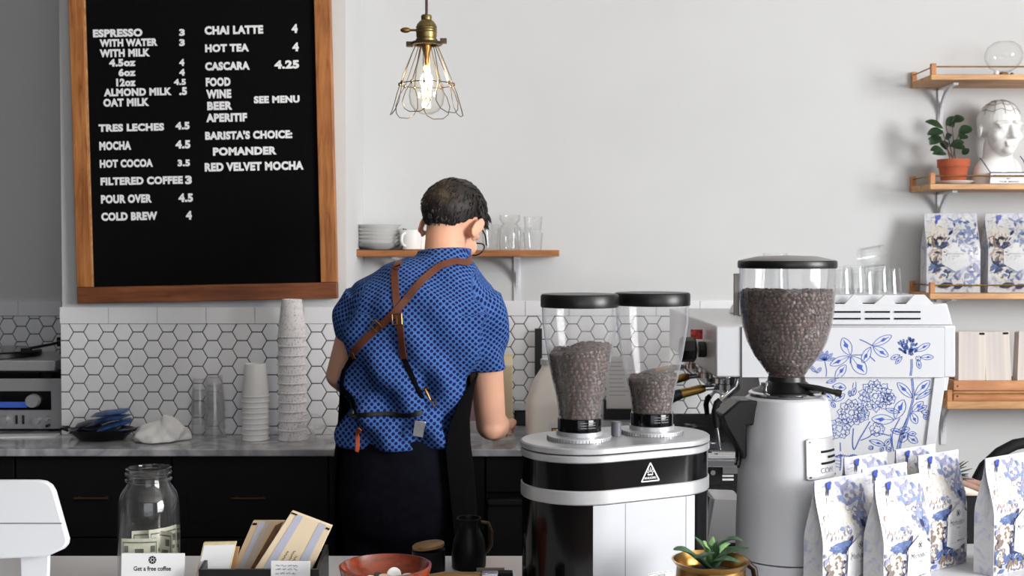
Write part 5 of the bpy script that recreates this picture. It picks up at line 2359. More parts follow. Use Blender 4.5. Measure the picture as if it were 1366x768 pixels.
beans('coffee_beans', 'roasted coffee beans filling the large hopper of the tall white grinder', HP[::-1], gz(500), lambda cx, cy: gz(389) + .003 * noise.noise(Vector((cx * 2, cy * 2, 7))), 3, gc)


# badge with slots on the right front of the body
def bod(a, z, k):
    r = interp(BP, z) + k
    return Vector((r * sin(a), -r * cos(a), z))


A0, A1 = R(10), R(63)
m = MB()
rings = []
for i in range(15):
    a = A0 + (A1 - A0) * i / 14
    e = .0025 if i in (0, 14) else 0
    rings.append([bod(a, gz(630) + e, .0045), bod(a, gz(577) - e, .0045), bod(a, gz(577) - e, .0003), bod(a, gz(630) + e, .0003)])
m.loft(rings)
pl = m.build('badge_plate', MT['silver'], body, bev=.0012)
m = MB()
for k, (a0, a1) in enumerate(((.38, .92), (.6, .92), (.38, .92))):
    z1 = gz(593 + k * 7.5)
    zb_ = gz(596 + k * 7.5)
    rg = []
    for i in range(7):
        a = A0 + (A1 - A0) * (a0 + (a1 - a0) * i / 6)
        rg.append([bod(a, zb_, .0052), bod(a, z1, .0052), bod(a, z1, .0046), bod(a, zb_, .0046)])
    m.loft(rg)
m.build('badge_slots', MT['ink'], pl)
m = MB()
put_text(m, 'COM', lambda a, b2: bod(A0 + (A1 - A0) * (.36 + .40 * a), gz(622) + (gz(615) - gz(622)) * b2, .0049), 0, bold=.0)
m.build('badge_text', MT['greyink'], pl)
for a in (.10, .9):
    for zz in (581, 626):
        m = MB()
        p = bod(A0 + (A1 - A0) * a, gz(zz), .0045)
        n_ = Vector((p.x, p.y, 0)).normalized()
        m.cyl(p, p + n_ * .0012, .0018, n=10)
        m.build('screw', MT['steel'], pl)
m = MB()
m.cyl((.03, -gr(66), gz(758)), (.03, -gr(66) - .012, gz(758)), .009, n=18)
m.build('power_switch', MT['black'], t)
# ================================================================== COFFEE BAGS
film, nt, b_, o_ = nmat('printed_bag_film')
L = nt.links.new
co = coords(nt, (1, 1, 1))
n1_ = node(nt, 'ShaderNodeTexNoise')
n1_.inputs['Scale'].default_value = 26
n1_.inputs['Detail'].default_value = 6
n1_.inputs['Distortion'].default_value = 1.5
L(co, n1_.inputs['Vector'])
cr = node(nt, 'ShaderNodeValToRGB')
e = cr.color_ramp.elements
e[0].position, e[0].color = .30, srgb(140, 146, 182)
e[1].position, e[1].color = .72, srgb(172, 184, 210)
for p_, c_ in ((.42, srgb(186, 187, 200)), (.52, srgb(206, 206, 207)), (.62, srgb(198, 197, 196))):
    x = e.new(p_)
    x.color = c_
L(n1_.outputs['Fac'], cr.inputs[0])
L(cr.outputs[0], b_.inputs['Base Color'])
b_.inputs['Roughness'].default_value = .33
n2_ = node(nt, 'ShaderNodeTexNoise')
n2_.inputs['Scale'].default_value = 30
L(co, n2_.inputs['Vector'])
bp = node(nt, 'ShaderNodeBump')
bp.inputs['Strength'].default_value = .35
bp.inputs['Distance'].default_value = .006
L(n2_.outputs['Fac'], bp.inputs['Height'])
L(bp.outputs[0], b_.inputs['Normal'])


def prt(name, c, var=.15):
    return pm('print_' + name, srgb(*c), .38, var=var, vs=120)


PM = [film, prt('cream', (204, 198, 188), .05), prt('blush', (176, 146, 138)), prt('slate', (78, 98, 146), .3), prt('navy', (36, 46, 86), .3), prt('lilac', (140, 140, 168), .15),
      prt('taupe', (126, 110, 100), .25), prt('dark', (38, 40, 52), .3), prt('sky', (118, 136, 172), .2), prt('royal', (50, 72, 164), .2), prt('label', (204, 204, 206), .02), MT['ink'], MT['greyink'], prt('brown', (112, 72, 58), .3)]
CREAM, BLUSH, SLATE, NAVY, LILAC, TAUPE, DARKC, SKY, ROYAL, LABEL, INK, GREY, BROWN = range(1, 14)


def bag_mesh(w, d, h, design):
    m = MB()

    def hd(v):
        return .5 * d * (1 - sstep(.5, .96, v)) + .0012

    def Pt(u, v, k=0.):
        """front face; u, v in 0..1"""
        uu = u * 2 - 1
        bul = (1 - uu * uu) * sin(pi * clampf(v * 1.02)) * .007
        cr_ = .0016 * noise.noise(Vector((u * 5, v * 8, 1.3))) * (1 - abs(uu) ** 3)
        return Vector((uu * w / 2 * (1 - .02 * v), -hd(v) - bul - cr_ - k, v * h))
    nu, nv = 14, 28
    rings = []
    for j in range(nv + 1):
        v = j / nv
        ring = [Pt(i / nu, v) for i in range(nu + 1)]
        ins = .004 + .016 * sstep(.2, .9, v)
        sx = w / 2 * (1 - .02 * v)
        ring.append(Vector((sx - ins, 0, v * h)))
        ring += [Vector((p.x, -p.y, p.z)) for p in ring[:nu + 1][::-1]]
        ring.append(Vector((-sx + ins, 0, v * h)))
        rings.append(ring)
    m.loft(rings, 0)
    asp = h / w
    off = [0.0006]

    def shape(pts, mat):
        """a printed patch on the front face"""
        off[0] += .0000045
        k = off[0]
        cu, cv = sum(p[0] for p in pts) / len(pts), sum(p[1] for p in pts) / len(pts)
        cl = lambda p: (clampf(p[0], .012, .988), clampf(p[1], .01, .985))
        n = len(pts)
        vs = [Pt(*cl((cu, cv)), k)]
        for f in (.5, 1.):
            vs += [Pt(*cl((cu + (p[0] - cu) * f, cv + (p[1] - cv) * f)), k) for p in pts]
        fs = []
        for i in range(n):
            i2 = (i + 1) % n
            fs += [(0, 1 + i, 1 + i2), (1 + i, n + 1 + i, n + 1 + i2, 1 + i2)]
        m.add(vs, fs, mat, False)

    def ov(u, v, ru, rv, mat, rot=0., n=12, jit=0.):
        pts = []
        for k in range(n):
            a = 2 * pi * k / n
            j = 1 + jit * random.uniform(-1, 1)
            x, y = ru * cos(a) * j, rv * asp * sin(a) * j
            pts.append((u + x * cos(rot) - y * sin(rot), v + (x * sin(rot) + y * cos(rot)) / asp))
        shape(pts, mat)

    def lf(u, v, L_, w_, rot, mat):
        pts = []
        for a, b2 in ((0, 0), (.25, .7), (.5, 1), (.78, .7), (1, 0), (.78, -.7), (.5, -1), (.25, -.7)):
            x, y = a * L_, b2 * w_ * .5
            pts.append((u + x * cos(rot) - y * sin(rot), v + (x * sin(rot) + y * cos(rot)) / asp))
        shape(pts, mat)

    def rose(u, v, r, cols, seed, petals=7):
        random.seed(seed)
        for ring in (1., .72, .46, .24):
            for k in range(petals):
                a = 2 * pi * k / petals + ring * 3
                ov(u + r * ring * .62 * cos(a), v + r * ring * .62 * sin(a) / asp, r * .42 * (ring + .25), r * .30 * (ring + .25) / asp * 1., random.choice(cols), a, 9, .12)

    def sketch():
        """fine pencil arcs over the printed flowers"""
        random.seed(77)
        for k in range(150):
            u, v = random.uniform(.04, .96), random.uniform(.03, .93)
            r, a0, w_ = random.uniform(.02, .06), random.uniform(0, 6.28), random.uniform(.002, .005)
            off[0] += .0000045
            kk = off[0]
            vs = []
            for i in range(6):
                a = a0 + i * .38
                for rr in (r, r + w_):
                    vs.append(Pt(clampf(u + rr * cos(a), .012, .988), clampf(v + rr * sin(a) / asp, .01, .985), kk))
            m.add(vs, [(2 * i, 2 * i + 2, 2 * i + 3, 2 * i + 1) for i in range(5)], random.choice((GREY, DARKC, SLATE, BROWN, GREY)), False)
    random.seed(21)
    if design == 'A':
        for k in range(44):
            lf(random.uniform(.42, .95), random.uniform(.6, .95), random.uniform(.06, .16), .06, random.uniform(0, 6.28), random.choice((LILAC, GREY if k % 9 == 0 else LILAC, SKY)))
        rose(.3, .76, .17, (CREAM, CREAM, LABEL), 1)
        rose(.52, .70, .13, (CREAM, LABEL, CREAM), 2)
        rose(.16, .66, .12, (CREAM, CREAM, BLUSH), 3)
        rose(.74, .68, .13, (LILAC, SKY, LABEL), 4)
        rose(.88, .62, .10, (SKY, LILAC, SLATE), 5)
        for k in range(16):
            lf(.06 + .03 * k, .55 + .03 * sin(k * 2), .09, .013, 1.2 + .4 * sin(k * 3), (BLUSH, BROWN, GREY)[k % 3])
        for a in ((.10, .47, .34, .13, .15, SLATE), (.5, .52, .36, .15, 3.5, SLATE), (.3, .43, .24, .10, .5, NAVY), (.12, .5, .2, .08, -.4, SKY), (.42, .47, .2, .07, .9, NAVY)):
            lf(*a)
        lf(.84, .60, .14, .08, 2.2, NAVY)
        lf(.90, .52, .16, .07, 1.3, SLATE)
        rose(.22, .34, .17, (CREAM, TAUPE, CREAM), 6)
        rose(.12, .20, .14, (TAUPE, CREAM, TAUPE), 7)
        for a in ((.05, .28, .25, .10, .6, DARKC), (.34, .24, .26, .10, -.9, NAVY), (.1, .1, .3, .12, .3, SLATE), (.36, .14, .28, .12, -.2, DARKC), (.6, .1, .3, .12, .1, NAVY), (.9, .1, .25, .1, 1.9, DARKC), (.93, .3, .2, .08, 1.6, DARKC), (.95, .42, .16, .07, 1.8, NAVY)):
            lf(*a)
        rose(.5, .08, .16, (TAUPE, CREAM, SLATE), 8)
        rose(.82, .06, .14, (SLATE, TAUPE, LILAC), 9)
        for k in range(40):
            lf(random.uniform(.02, .98), random.uniform(.02, .42), random.uniform(.07, .17), .06, random.uniform(0, 6.28), random.choice((TAUPE, SLATE, DARKC, NAVY, CREAM, LILAC)))
        rose(.2, .33, .15, (CREAM, TAUPE, CREAM), 16)
        rose(.1, .16, .12, (TAUPE, CREAM, SLATE), 17)
        sketch()
        shape([(.42, .20), (.67, .15), (.94, .20), (.94, .47), (.67, .555), (.42, .47)], LABEL)
        lk = off[0] + .0002
        put_text(m, 'Methodical', lambda a, b2: Pt(.475 + .40 * a, .375 + .042 * b2, lk), INK, bold=-.012, shear=.25)
        put_text(m, 'COFFEE', lambda a, b2: Pt(.60 + .14 * a, .335 + .016 * b2, lk), GREY, bold=0.)
        put_text(m, 'whole bean coffee', lambda a, b2: Pt(.66 + .24 * a, .225 + .016 * b2, lk), INK, bold=.01)
        for z in (.30, .285, .27):
            shape([(.52, z), (.84, z), (.84, z + .002), (.52, z + .002)], GREY)
        shape([(.46, .215), (.9, .215), (.9, .217), (.46, .217)], GREY)
        for dx, dv in ((-.022, 0), (.022, 0), (0, .014), (0, -.014)):     # small knot emblem
            n = 14
            vs = []
            for k in range(n):
                a = 2 * pi * k / n
                for rr in (.026, .020):
                    vs.append(Pt(.675 + dx + rr * cos(a), .475 + dv + rr * sin(a) / asp, lk))
            m.add(vs, [(2 * k, 2 * ((k + 1) % n), 2 * ((k + 1) % n) + 1, 2 * k + 1) for k in range(n)], INK, False)
    else:
        for k in range(34):
            lf(random.uniform(.45, .97), random.uniform(.5, .93), random.uniform(.06, .15), .05, random.uniform(0, 6.28), random.choice((LILAC, SKY, SKY, LILAC, SLATE)))
        rose(.24, .76, .17, (CREAM, CREAM, LABEL), 1)
        rose(.1, .68, .1, (CREAM, TAUPE), 3)
        rose(.78, .74, .14, (SKY, LILAC, LABEL), 4)
        for k in range(9):
            lf(.1 + .035 * k, .66 + .03 * sin(k * 2), .1, .025, 1.2 + .4 * sin(k * 3), (BROWN, BLUSH, DARKC)[k % 3])
        for a in ((.08, .60, .36, .12, -.05, NAVY), (.40, .64, .3, .12, 3.6, SLATE), (.2, .55, .24, .10, .5, NAVY), (.05, .45, .25, .1, -.9, DARKC), (.06, .36, .3, .1, -.6, SLATE), (.1, .24, .34, .12, .7, NAVY), (.34, .3, .2, .1, -1.4, NAVY)):
            lf(*a)
        rose(.18, .47, .13, (TAUPE, CREAM, BLUSH), 6)
        rose(.25, .2, .12, (CREAM, LABEL, TAUPE), 7)
        for k in range(22):
            lf(random.uniform(.35, .95), random.uniform(.03, .28), random.uniform(.06, .15), .05, random.uniform(.5, 2.6), random.choice((SKY, SLATE, LILAC, LILAC)))
        rose(.8, .16, .13, (LABEL, SKY, LILAC), 8)
        lf(.2, .07, .3, .12, .2, DARKC)
        lf(.5, .05, .2, .1, .4, NAVY)
        lf(.95, .25, .2, .1, 1.9, LILAC)
        for k in range(46):
            lf(random.uniform(.02, .45), random.uniform(.2, .72), random.uniform(.06, .14), .05, random.uniform(0, 6.28), random.choice((DARKC, SLATE, NAVY, TAUPE, CREAM, CREAM)))
        for k in range(26):
            lf(random.uniform(.5, .97), random.uniform(.05, .93), random.uniform(.06, .13), .05, random.uniform(0, 6.28), random.choice((SLATE, SKY, LILAC, LABEL)))
        sketch()
        shape([(.275, .36), (.525, .265), (.775, .36), (.775, .545), (.525, .635), (.275, .545)], LABEL)
        lk = off[0] + .0002
        put_text(m, 'METHODICAL', lambda a, b2: Pt(.36 + .33 * a, .478 + .018 * b2, lk), GREY, bold=0.)
        put_text(m, 'COFFEE', lambda a, b2: Pt(.45 + .15 * a, .452 + .012 * b2, lk), GREY, bold=0.)
    # the blue bird on its twig
    bc = ROYAL
    ov(.255, .945, .045, .033, bc, .5)
    ov(.285, .962, .028, .022, bc)
    lf(.25, .94, .13, .045, -1.9, NAVY if design == 'A' else bc)
    lf(.20, .952, .10, .008, 3.3, GREY)
    lf(.31, .965, .03, .01, .1, INK)
    return m


def bag_at(cx, cy, z, rz, me_obj, label, group):
    o = me_obj if me_obj.users_collection and not me_obj.get('label') else me_obj.copy()
    if o is not me_obj:
        COL.objects.link(o)
    o.location = (cx, cy, z)
    o.rotation_euler = (0, 0, rz)
    return tag(o, label, 'coffee bag', group)


BWd, BHt = .130, .222
bagA = bag_mesh(BWd, .040, BHt, 'A').build('coffee_bag', PM, ang=50)
PH = R(35)
gA = 'floral coffee bags on the front counter'
for px, py, lb in ((1087, 643, 'floral coffee bag nearest the tall white grinder, its label facing front'),
                   (1127, 612, 'floral coffee bag standing behind the bag beside the tall grinder'),
                   (1151, 627, 'floral coffee bag with only its left strip visible behind the brightest bag'),
                   (1168, 643, 'brightest floral coffee bag in the middle front of the group'),
                   (1196, 601, 'rearmost floral coffee bag, only its top corner peeping out'),
                   (1226, 609, 'floral coffee bag at the right of the group, full label and right edge visible'),
                   (1316, 613, 'floral coffee bag standing apart at the right edge of the photo')):
    s_ = (py - 332) / (EYE - ZF - BHt)
    Yl = F / s_
    xl = (px - CX) / s_
    bag_at(xl + BWd / 2 * cos(PH), Yl + BWd / 2 * sin(PH), ZF + .0005, PH, bagA, lb, gA)
# the two on the shelf
wS = 70 / (F / 4.02)
hS = 106 / (F / 4.02)
bagB = bag_mesh(wS, .085, hS, 'B').build('coffee_bag', PM, ang=50)
gB = 'floral coffee bags on the wall shelf'
for px, lb, r_z in ((1268, 'floral coffee bag with white hexagon label, left one on the third shelf', -.10), (1349, 'floral coffee bag with white hexagon label, right one on the third shelf', -.08)):
    bag_at(X(px, 4.06), 4.065, SZ[2] + .0005, r_z, bagB, lb, gB)

# ================================================================== OTHER THINGS ON THE RIGHT SHELVES
# glass globe on the top shelf
YQ = 4.06
t = thing('glass_globe', 'clear glass globe on a small carved wooden foot, top shelf', 'globe', (X(1336, YQ), YQ, SZ[0]))
m = MB()
m.lathe([(0, 0), (.042, 0), (.042, .006), (.03, .009), (.018, .010), (.014, .018), (0, .018)], n=32)
for a in (0, 2.1, 4.2):
    m.ell((.028 * cos(a), .028 * sin(a), .012), .007, .007, .007, n=10, m=8)
m.build('foot', MT['handlewood'], t, fix=True)
m = MB()
m.lathe([(.0002, .019), (.02, .02), (.045, .034), (.06, .062), (.061, .08), (.052, .104), (.032, .119), (.0002, .124)], n=40)
m.build('globe', MT['glass'], t)
m = MB()
m.ell((-.036, -.03, .012), .009, .009, .012, n=12, m=8)
m.build('knob', MT['ceramic'], t)

# potted plant
YQ = 4.06
s_ = F / YQ
t = thing('potted_plant', 'leafy green plant in a terracotta pot beside the bust', 'plant', (X(1270.5, YQ), YQ, SZ[1]))
m = MB()
m.lathe([(0, 0), (.04, 0), (.064, .010), (.066, .013), (.062, .013), (.042, .005), (0, .004)], n=40)
m.build('saucer', MT['ceramic'], t, fix=True)
m = MB()
m.lathe([(0, .0055), (.038, .0055), (.047, .058), (.0475, .06), (.0515, .06), (.053, .086), (.049, .086), (.046, .075), (0, .073)], n=40)
po = m.build('pot', MT['terra'], t, fix=True)
m = MB()
m.lathe([(0, .0735), (.045, .0735), (.03, .078), (0, .079)], n=24)
m.build('soil', MT['soil'], t, fix=True)


def plant_leaf(m, base, tip, w, nrm, droop=.2, mat=0, n=7, thick=.0006):
    base, tip = Vector(base), Vector(tip)
    d = tip - base
    sd = d.cross(Vector(nrm)).normalized()
    up = sd.cross(d).normalized()
    vs, fs = [], []
    for lay in (0, 1):
        for i in range(n + 1):
            u = i / n
            c = base + d * u + up * (sin(pi * u) * droop * d.length - lay * thick)
            ww = w * .5 * (sin(pi * min(u * .93 + .03, 1)) ** .75)
            for sgn in (-1, 0, 1):
                vs.append(c + sd * ww * sgn + up * (.12 * w * abs(sgn)))
    o = 3 * (n + 1)
    for i in range(n):
        for k in (0, 1):
            a = 3 * i + k
            fs.append((a, a + 1, a + 4, a + 3))
            fs.append((o + a + 3, o + a + 4, o + a + 1, o + a))
    for i in range(n):
        for k in (0, 2):
            a = 3 * i + k
            fs.append((a, a + 3, o + a + 3, o + a) if k == 0 else (o + a, o + a + 3, a + 3, a))
    m.add(vs, fs, mat)


def pz(px, py, Y=YQ):
    return at(px, py, Y) - Vector(t.location)


LV = [((1257, 172), (1234, 163), .034, -.02), ((1258, 176), (1237, 180), .036, -.03), ((1262, 168), (1276, 157), .034, .01), ((1270, 163), (1286, 158), .036, 0), ((1279, 178), (1297, 172), .042, -.01),
      ((1254, 182), (1240, 193), .036, -.03), ((1256, 190), (1238, 186), .034, .02), ((1262, 186), (1270, 180), .03, -.04), ((1268, 196), (1286, 190), .034, -.03), ((1274, 198), (1287, 196), .03, .0),
      ((1258, 202), (1241, 201), .036, -.03), ((1262, 206), (1244, 206), .03, -.045), ((1284, 206), (1293, 199), .026, -.02), ((1262, 200), (1254, 188), .034, .03), ((1272, 170), (1262, 160), .03, .035), ((1280, 186), (1288, 180), .034, .04)]
for k, (a, b2, w_, dy) in enumerate(LV):
    p0, p1 = pz(*a, YQ + dy * .6), pz(*b2, YQ + dy)
    m = MB()
    plant_leaf(m, p0, p1, w_, (random.uniform(-.2, .2), -.75, .65), .12)
    m.build('leaf', MT['leaf'], t)
for k in range(5):
    ends = [(1257, 174), (1279, 178), (1262, 168), (1255, 184), (1270, 165)]
    m = MB()
    e_ = pz(*ends[k], YQ)
    m.tube([(.004 * (k - 2), 0, .076), Vector((.004 * (k - 2), 0, .076)).lerp(e_, .5) + Vector((0, .004, .006)), e_], [.0026, .002, .0014], 6)
    m.build('stem', pm('plant_stem', srgb(92, 70, 60), .7) if k == 0 else bpy.data.materials['plant_stem'], t)

# the bust
YQ = 4.06
s_ = F / YQ
bo = Vector((X(1332, YQ), YQ, SZ[1]))
t = thing('phrenology_bust', 'white ceramic head bust with blue edging and lettered base', 'bust', bo)
hz = (243 - 165) / s_
m = MB()
bz = lambda py: (243.3 - py) / s_
TB = Matrix.Rotation(R(8), 3, 'Z')


def tb(x, y, z):
    return TB @ Vector((x, y, z))


m.ell(tb(0, .010, bz(158)), .068, .078, .071, TB, 32, 20)
m.ell(tb(0, -.026, bz(178)), .053, .048, .068, TB, 28, 18)
m.cap(tb(0, -.02, bz(194)), .036, tb(0, -.052, bz(198)), .021)
m.cap(tb(0, -.074, bz(168)), .007, tb(0, -.088, bz(181)), .010)
m.cap(tb(-.011, -.074, bz(182)), .006, tb(.011, -.074, bz(182)), .006)
for sg in (-1, 1):
    m.cap(tb(sg * .012, -.074, bz(162)), .006, tb(sg * .042, -.058, bz(163.5)), .006)
    m.ell(tb(sg * .027, -.062, bz(168)), .0125, .008, .0065, TB)
    m.ell(tb(sg * .034, -.046, bz(180)), .02, .02, .02, TB)
    m.ell(tb(sg * .069, .008, bz(172)), .006, .014, .022, TB)
m.cap(tb(-.015, -.071, bz(188.5)), .005, tb(.015, -.071, bz(188.5)), .005)
m.cap(tb(-.012, -.070, bz(192)), .0052, tb(.012, -.070, bz(192)), .0052)
m.cap(tb(0, .012, bz(190)), .046, tb(0, .014, bz(215)), .05, 24)
ring = lambda hw, hd_, py: [TB @ Vector((hw * cos(a), .012 + hd_ * sin(a), bz(py))) for a in [2 * pi * i / 32 for i in range(32)]]
m.loft([ring(.045, .045, 205), ring(.066, .05, 211), ring(.080, .052, 218), ring(.086, .054, 228), ring(.088, .056, 243.2)])
fused(m, 'head', MT['ceramic'], t, .0028, 4)
m = MB()
pb_ = []
m.prism([(-.058, 0), (.072, 0), (.068, bz(228)), (-.056, bz(228))], -.062, -.02, 0)
pq = m.build('placard', MT['ceramic'], t, bev=.002)
m = MB()
for tx, x0, x1, z0, z1 in (('PHRENOLOGY', -.044, .058, .025, .031), ('BY', .0, .012, .016, .0205), ('THE MIND', -.026, .040, .006, .0105)):
    put_text(m, tx, lambda a, b2: Vector((x0 + (x1 - x0) * a, -.0626, z0 + (z1 - z0) * b2)), 0, bold=.015)
m.build('placard_text', MT['ink'], pq)
m = MB()
for pts in ([(-.058, -.0632, .001), (.072, -.0632, .001)], [(-.056, -.0632, bz(228)), (.068, -.0632, bz(228))], [(-.058, -.0632, .001), (-.056, -.0632, bz(228)), (-.072, -.045, bz(214)), (-.078, -.03, bz(208))], [(.072, -.0632, .001), (.068, -.0632, bz(228)), (.058, -.052, bz(212)), (.052, -.04, bz(206))]):
    m.tube(pts, .0019, 6)
m.build('blue_edging', MT['navyline'], t)
m = MB()
for k in range(6):      # mapped regions drawn over the skull
    a0 = -1.25 + k * .5
    pts = []
    for j in range(9):
        el = .25 + 1.15 * j / 8
        pts.append(tb(.0692 * cos(el) * sin(a0), .010 - .0792 * cos(el) * cos(a0), bz(158) + .0722 * sin(el)))
    m.tube(pts, .0007, 4)
for el in (.45, .8, 1.1):
    pts = []
    for j in range(15):
        a0 = -1.5 + 3.0 * j / 14
        e2 = el + .08 * sin(j * 1.6)
        pts.append(tb(.0692 * cos(e2) * sin(a0), .010 - .0792 * cos(e2) * cos(a0), bz(158) + .0722 * sin(e2)))
    m.tube(pts, .0007, 4)
m.build('skull_map_lines', MT['greyink'], t)

# crate with paper sleeves on the lowest shelf
YQ = 4.0
x0 = X(1274, YQ)
t = thing('wooden_crate', 'low pine crate holding paper sleeves on the lowest shelf', 'crate', (x0, YQ, SZ[3]))
ch = (534 - 508) / (F / YQ)
Wc, Dc = .42, .145
MB().box(0, Wc, 0, .012, .003, ch * .46).build('slat', MT['crate'], t, bev=.001)
MB().box(0, Wc, 0, .012, ch * .5, ch).build('slat', MT['crate'], t, bev=.001)
MB().box(0, Wc, Dc - .012, Dc, .003, ch).build('back_slat', MT['crate'], t, bev=.001)
for x in (0, Wc - .012):
    MB().box(x, x + .012, .0125, Dc - .0125, .003, ch).build('end_panel', MT['crate'], t, bev=.001)
MB().box(.0, Wc, 0, Dc, 0, .0028).build('bottom_panel', MT['crate'], t)
for zq in (.2, .72):
    MB().cyl((.012, -.0005, ch * zq), (.012, .001, ch * zq), .003, n=10).build('nail', MT['ink'], t)
sl_m, nt, b_, o_ = nmat('striped_paper_sleeve')
wv = node(nt, 'ShaderNodeTexNoise')
wv.inputs['Scale'].default_value = 30
nt.links.new(coords(nt, (1, .02, .02)), wv.inputs['Vector'])
cr = node(nt, 'ShaderNodeValToRGB')
e = cr.color_ramp.elements
e[0].position, e[0].color = .35, srgb(196, 188, 190)
e[1].position, e[1].color = .65, srgb(232, 222, 208)
nt.links.new(wv.outputs['Fac'], cr.inputs[0])
nt.links.new(cr.outputs[0], b_.inputs['Base Color'])
b_.inputs['Roughness'].default_value = .7
for k, (pa, pb2, ln, lb) in enumerate(((1279, 1316, .02, 'bundle of striped paper sleeves at the left end of the crate'), (1317, 1352, -.03, 'bundle of striped paper sleeves in the middle of the crate'), (1357, 1392, .05, 'bundle of striped paper sleeves leaning at the right of the crate'))):
    xa, xb_ = X(pa, YQ + .03), X(pb2, YQ + .03)
    hh_ = (534 - 443.5) / (F / (YQ + .03)) - .006
    t2 = thing('paper_sleeves', lb, 'paper sleeves', ((xa + xb_) / 2, YQ + .026, SZ[3] + .005), 0, 'paper sleeve bundles in the crate')
    t2.rotation_euler = (-.06, ln, 0)
    hw = (xb_ - xa) / 2 - .001
    for j in range(6):
        m = MB()
        y = j * .007
        m.prism([(-hw, 0), (hw, 0), (hw - .001 * (j % 3), hh_ - .003 * (j % 2)), (-hw + .0015 * (j % 2), hh_ - .002 * (j % 3))], y, y + .0055)
        m.build('sleeve', sl_m, t2, bev=.0012)
    m = MB()
    m.box(hw - .022, hw - .004, -.0012, -.0002, hh_ - .010, hh_ - .003)
    m.build('black_corner', MT['ink'], t2)

# ================================================================== black basket of wrapped stems behind the bags
YQ = 2.52
bx0, bx1 = X(1258, YQ), X(1450, YQ)
t = thing('black_basket', 'black basket behind the coffee bags, filled with wrapped papers and greenery', 'basket', ((bx0 + bx1) / 2, YQ, ZF))
hw = (bx1 - bx0) / 2
ht = .10
m = MB()
m.box(-hw, hw, 0, .012, 0, ht)
m.box(-hw, hw, .15, .162, 0, ht)
m.box(-hw, -hw + .012, .012, .15, 0, ht)
m.box(hw - .012, hw, .012, .15, 0, ht)
m.box(-hw + .012, hw - .012, .012, .15, 0, .01)
m.build('body', MT['blackmat'], t, bev=.002)
m = MB()
m.tube([(-hw + .13, .155, ht), (-hw + .15, .156, ht + .035), (-hw + .185, .157, ht + .066), (-hw + .22, .157, ht + .084), (-hw + .25, .157, ht + .09), (hw - .03, .157, ht + .075), (hw - .012, .156, ht + .03), (hw - .006, .155, ht)], [.010, .011, .012, .0125, .0125, .012, .011, .010], 10)
m.build('handle', MT['blackmat'], t)
random.seed(9)
newsp = pm('wrapped_paper', srgb(214, 202, 190), .8, var=.15, vs=50)
pink = pm('brown_wrapped_paper', srgb(150, 118, 106), .8, var=.3, vs=60)
for k, (a, b2, r, mt_, lb) in enumerate((((-hw + .02, .05, .085), (-hw + .16, .03, .045), .014, newsp, 'pale rolled paper lying at the front of the black basket'), ((-hw + .02, .075, .105), (-hw + .16, .06, .075), .012, newsp, 'pale rolled paper behind the front roll in the black basket'),
                                         ((-hw + .025, .10, .118), (-hw + .16, .09, .09), .010, pink, 'brownish rolled paper in the middle of the black basket'), ((-hw + .03, .125, .125), (-hw + .16, .115, .10), .010, pink, 'brownish rolled paper at the back of the black basket'))):
    m = MB()
    pts = [Vector(a).lerp(Vector(b2), i / 6) + Vector((0, 0, .004 * sin(i))) for i in range(7)]
    m.tube(pts, [r * (.8 + .2 * sin(i * .5 + 1)) for i in range(7)], 12)
    o = tag(m.build('rolled_paper', mt_, fix=True), lb, 'paper roll', 'rolled papers in the black basket')
    o.location = Vector(t.location)
lm = MB()
for k in range(44):
    a = random.uniform(-.6, 2.4)
    b0 = Vector((-hw + .03, .085 + random.uniform(-.02, .02), .128))
    d = Vector((cos(a) * .9 - .0, random.uniform(-.6, .3), .25 + .55 * sin(a))).normalized()
    plant_leaf(lm, b0 + d * .006, b0 + d * random.uniform(.035, .065), .004, (0, -1, .3), .1, 0, 4)
lm.tube([(-hw + .03, .085, .115), (-hw + .032, .085, .14)], .003, 6)
o = tag(lm.build('pine_sprig', pm('pine_needles', srgb(34, 54, 46), .6, var=.3, vs=60)), 'dark green needle sprig sticking out of the black basket', 'greenery')
o.location = Vector(t.location)
# ================================================================== FRONT COUNTER, LEFT
# ---- tablet stand
YT = 2.1
s_ = F / YT
to = Vector((X(10, YT), YT, ZF))
t = thing('tablet_stand', 'white tablet register stand with a rounded panel, seen from behind', 'stand', to)


def tz(px, py, Y=YT):
    p = at(px, py, Y) - to
    return (p.x, p.z)


out_ = [(-70, 640.5), (48, 640.5), (58, 642), (66, 647), (71, 655), (92, 718), (91.5, 725), (86, 731), (64, 741), (-70, 747)]
lean = Matrix.Translation((0, 0, .17)) @ Matrix.Rotation(-.12, 4, 'X') @ Matrix.Translation((0, 0, -.17))
m = MB()
m.prism([tz(*p) for p in out_][::-1], 0, .016, 0, lean)
pn = m.build('panel', MT['whitem'], t, bev=.004, seg=3)
m = MB()
m.prism([tz(*p) for p in ((-69, 698), (84, 698), (83.6, 696.6), (-69, 696.6))], -.0008, .0002, 0, lean)
m.build('seam', MT['greyink'], pn)
m = MB()
m.prism([tz(*p) for p in ((24, 800), (60, 800), (62, 742), (22, 744))], .012, .022)
m.build('neck', MT['whitem'], t, bev=.003)
m = MB()
m.box(-.09, .085, -.03, .10, 0, .008)
m.build('base', MT['whitem'], t, bev=.003)

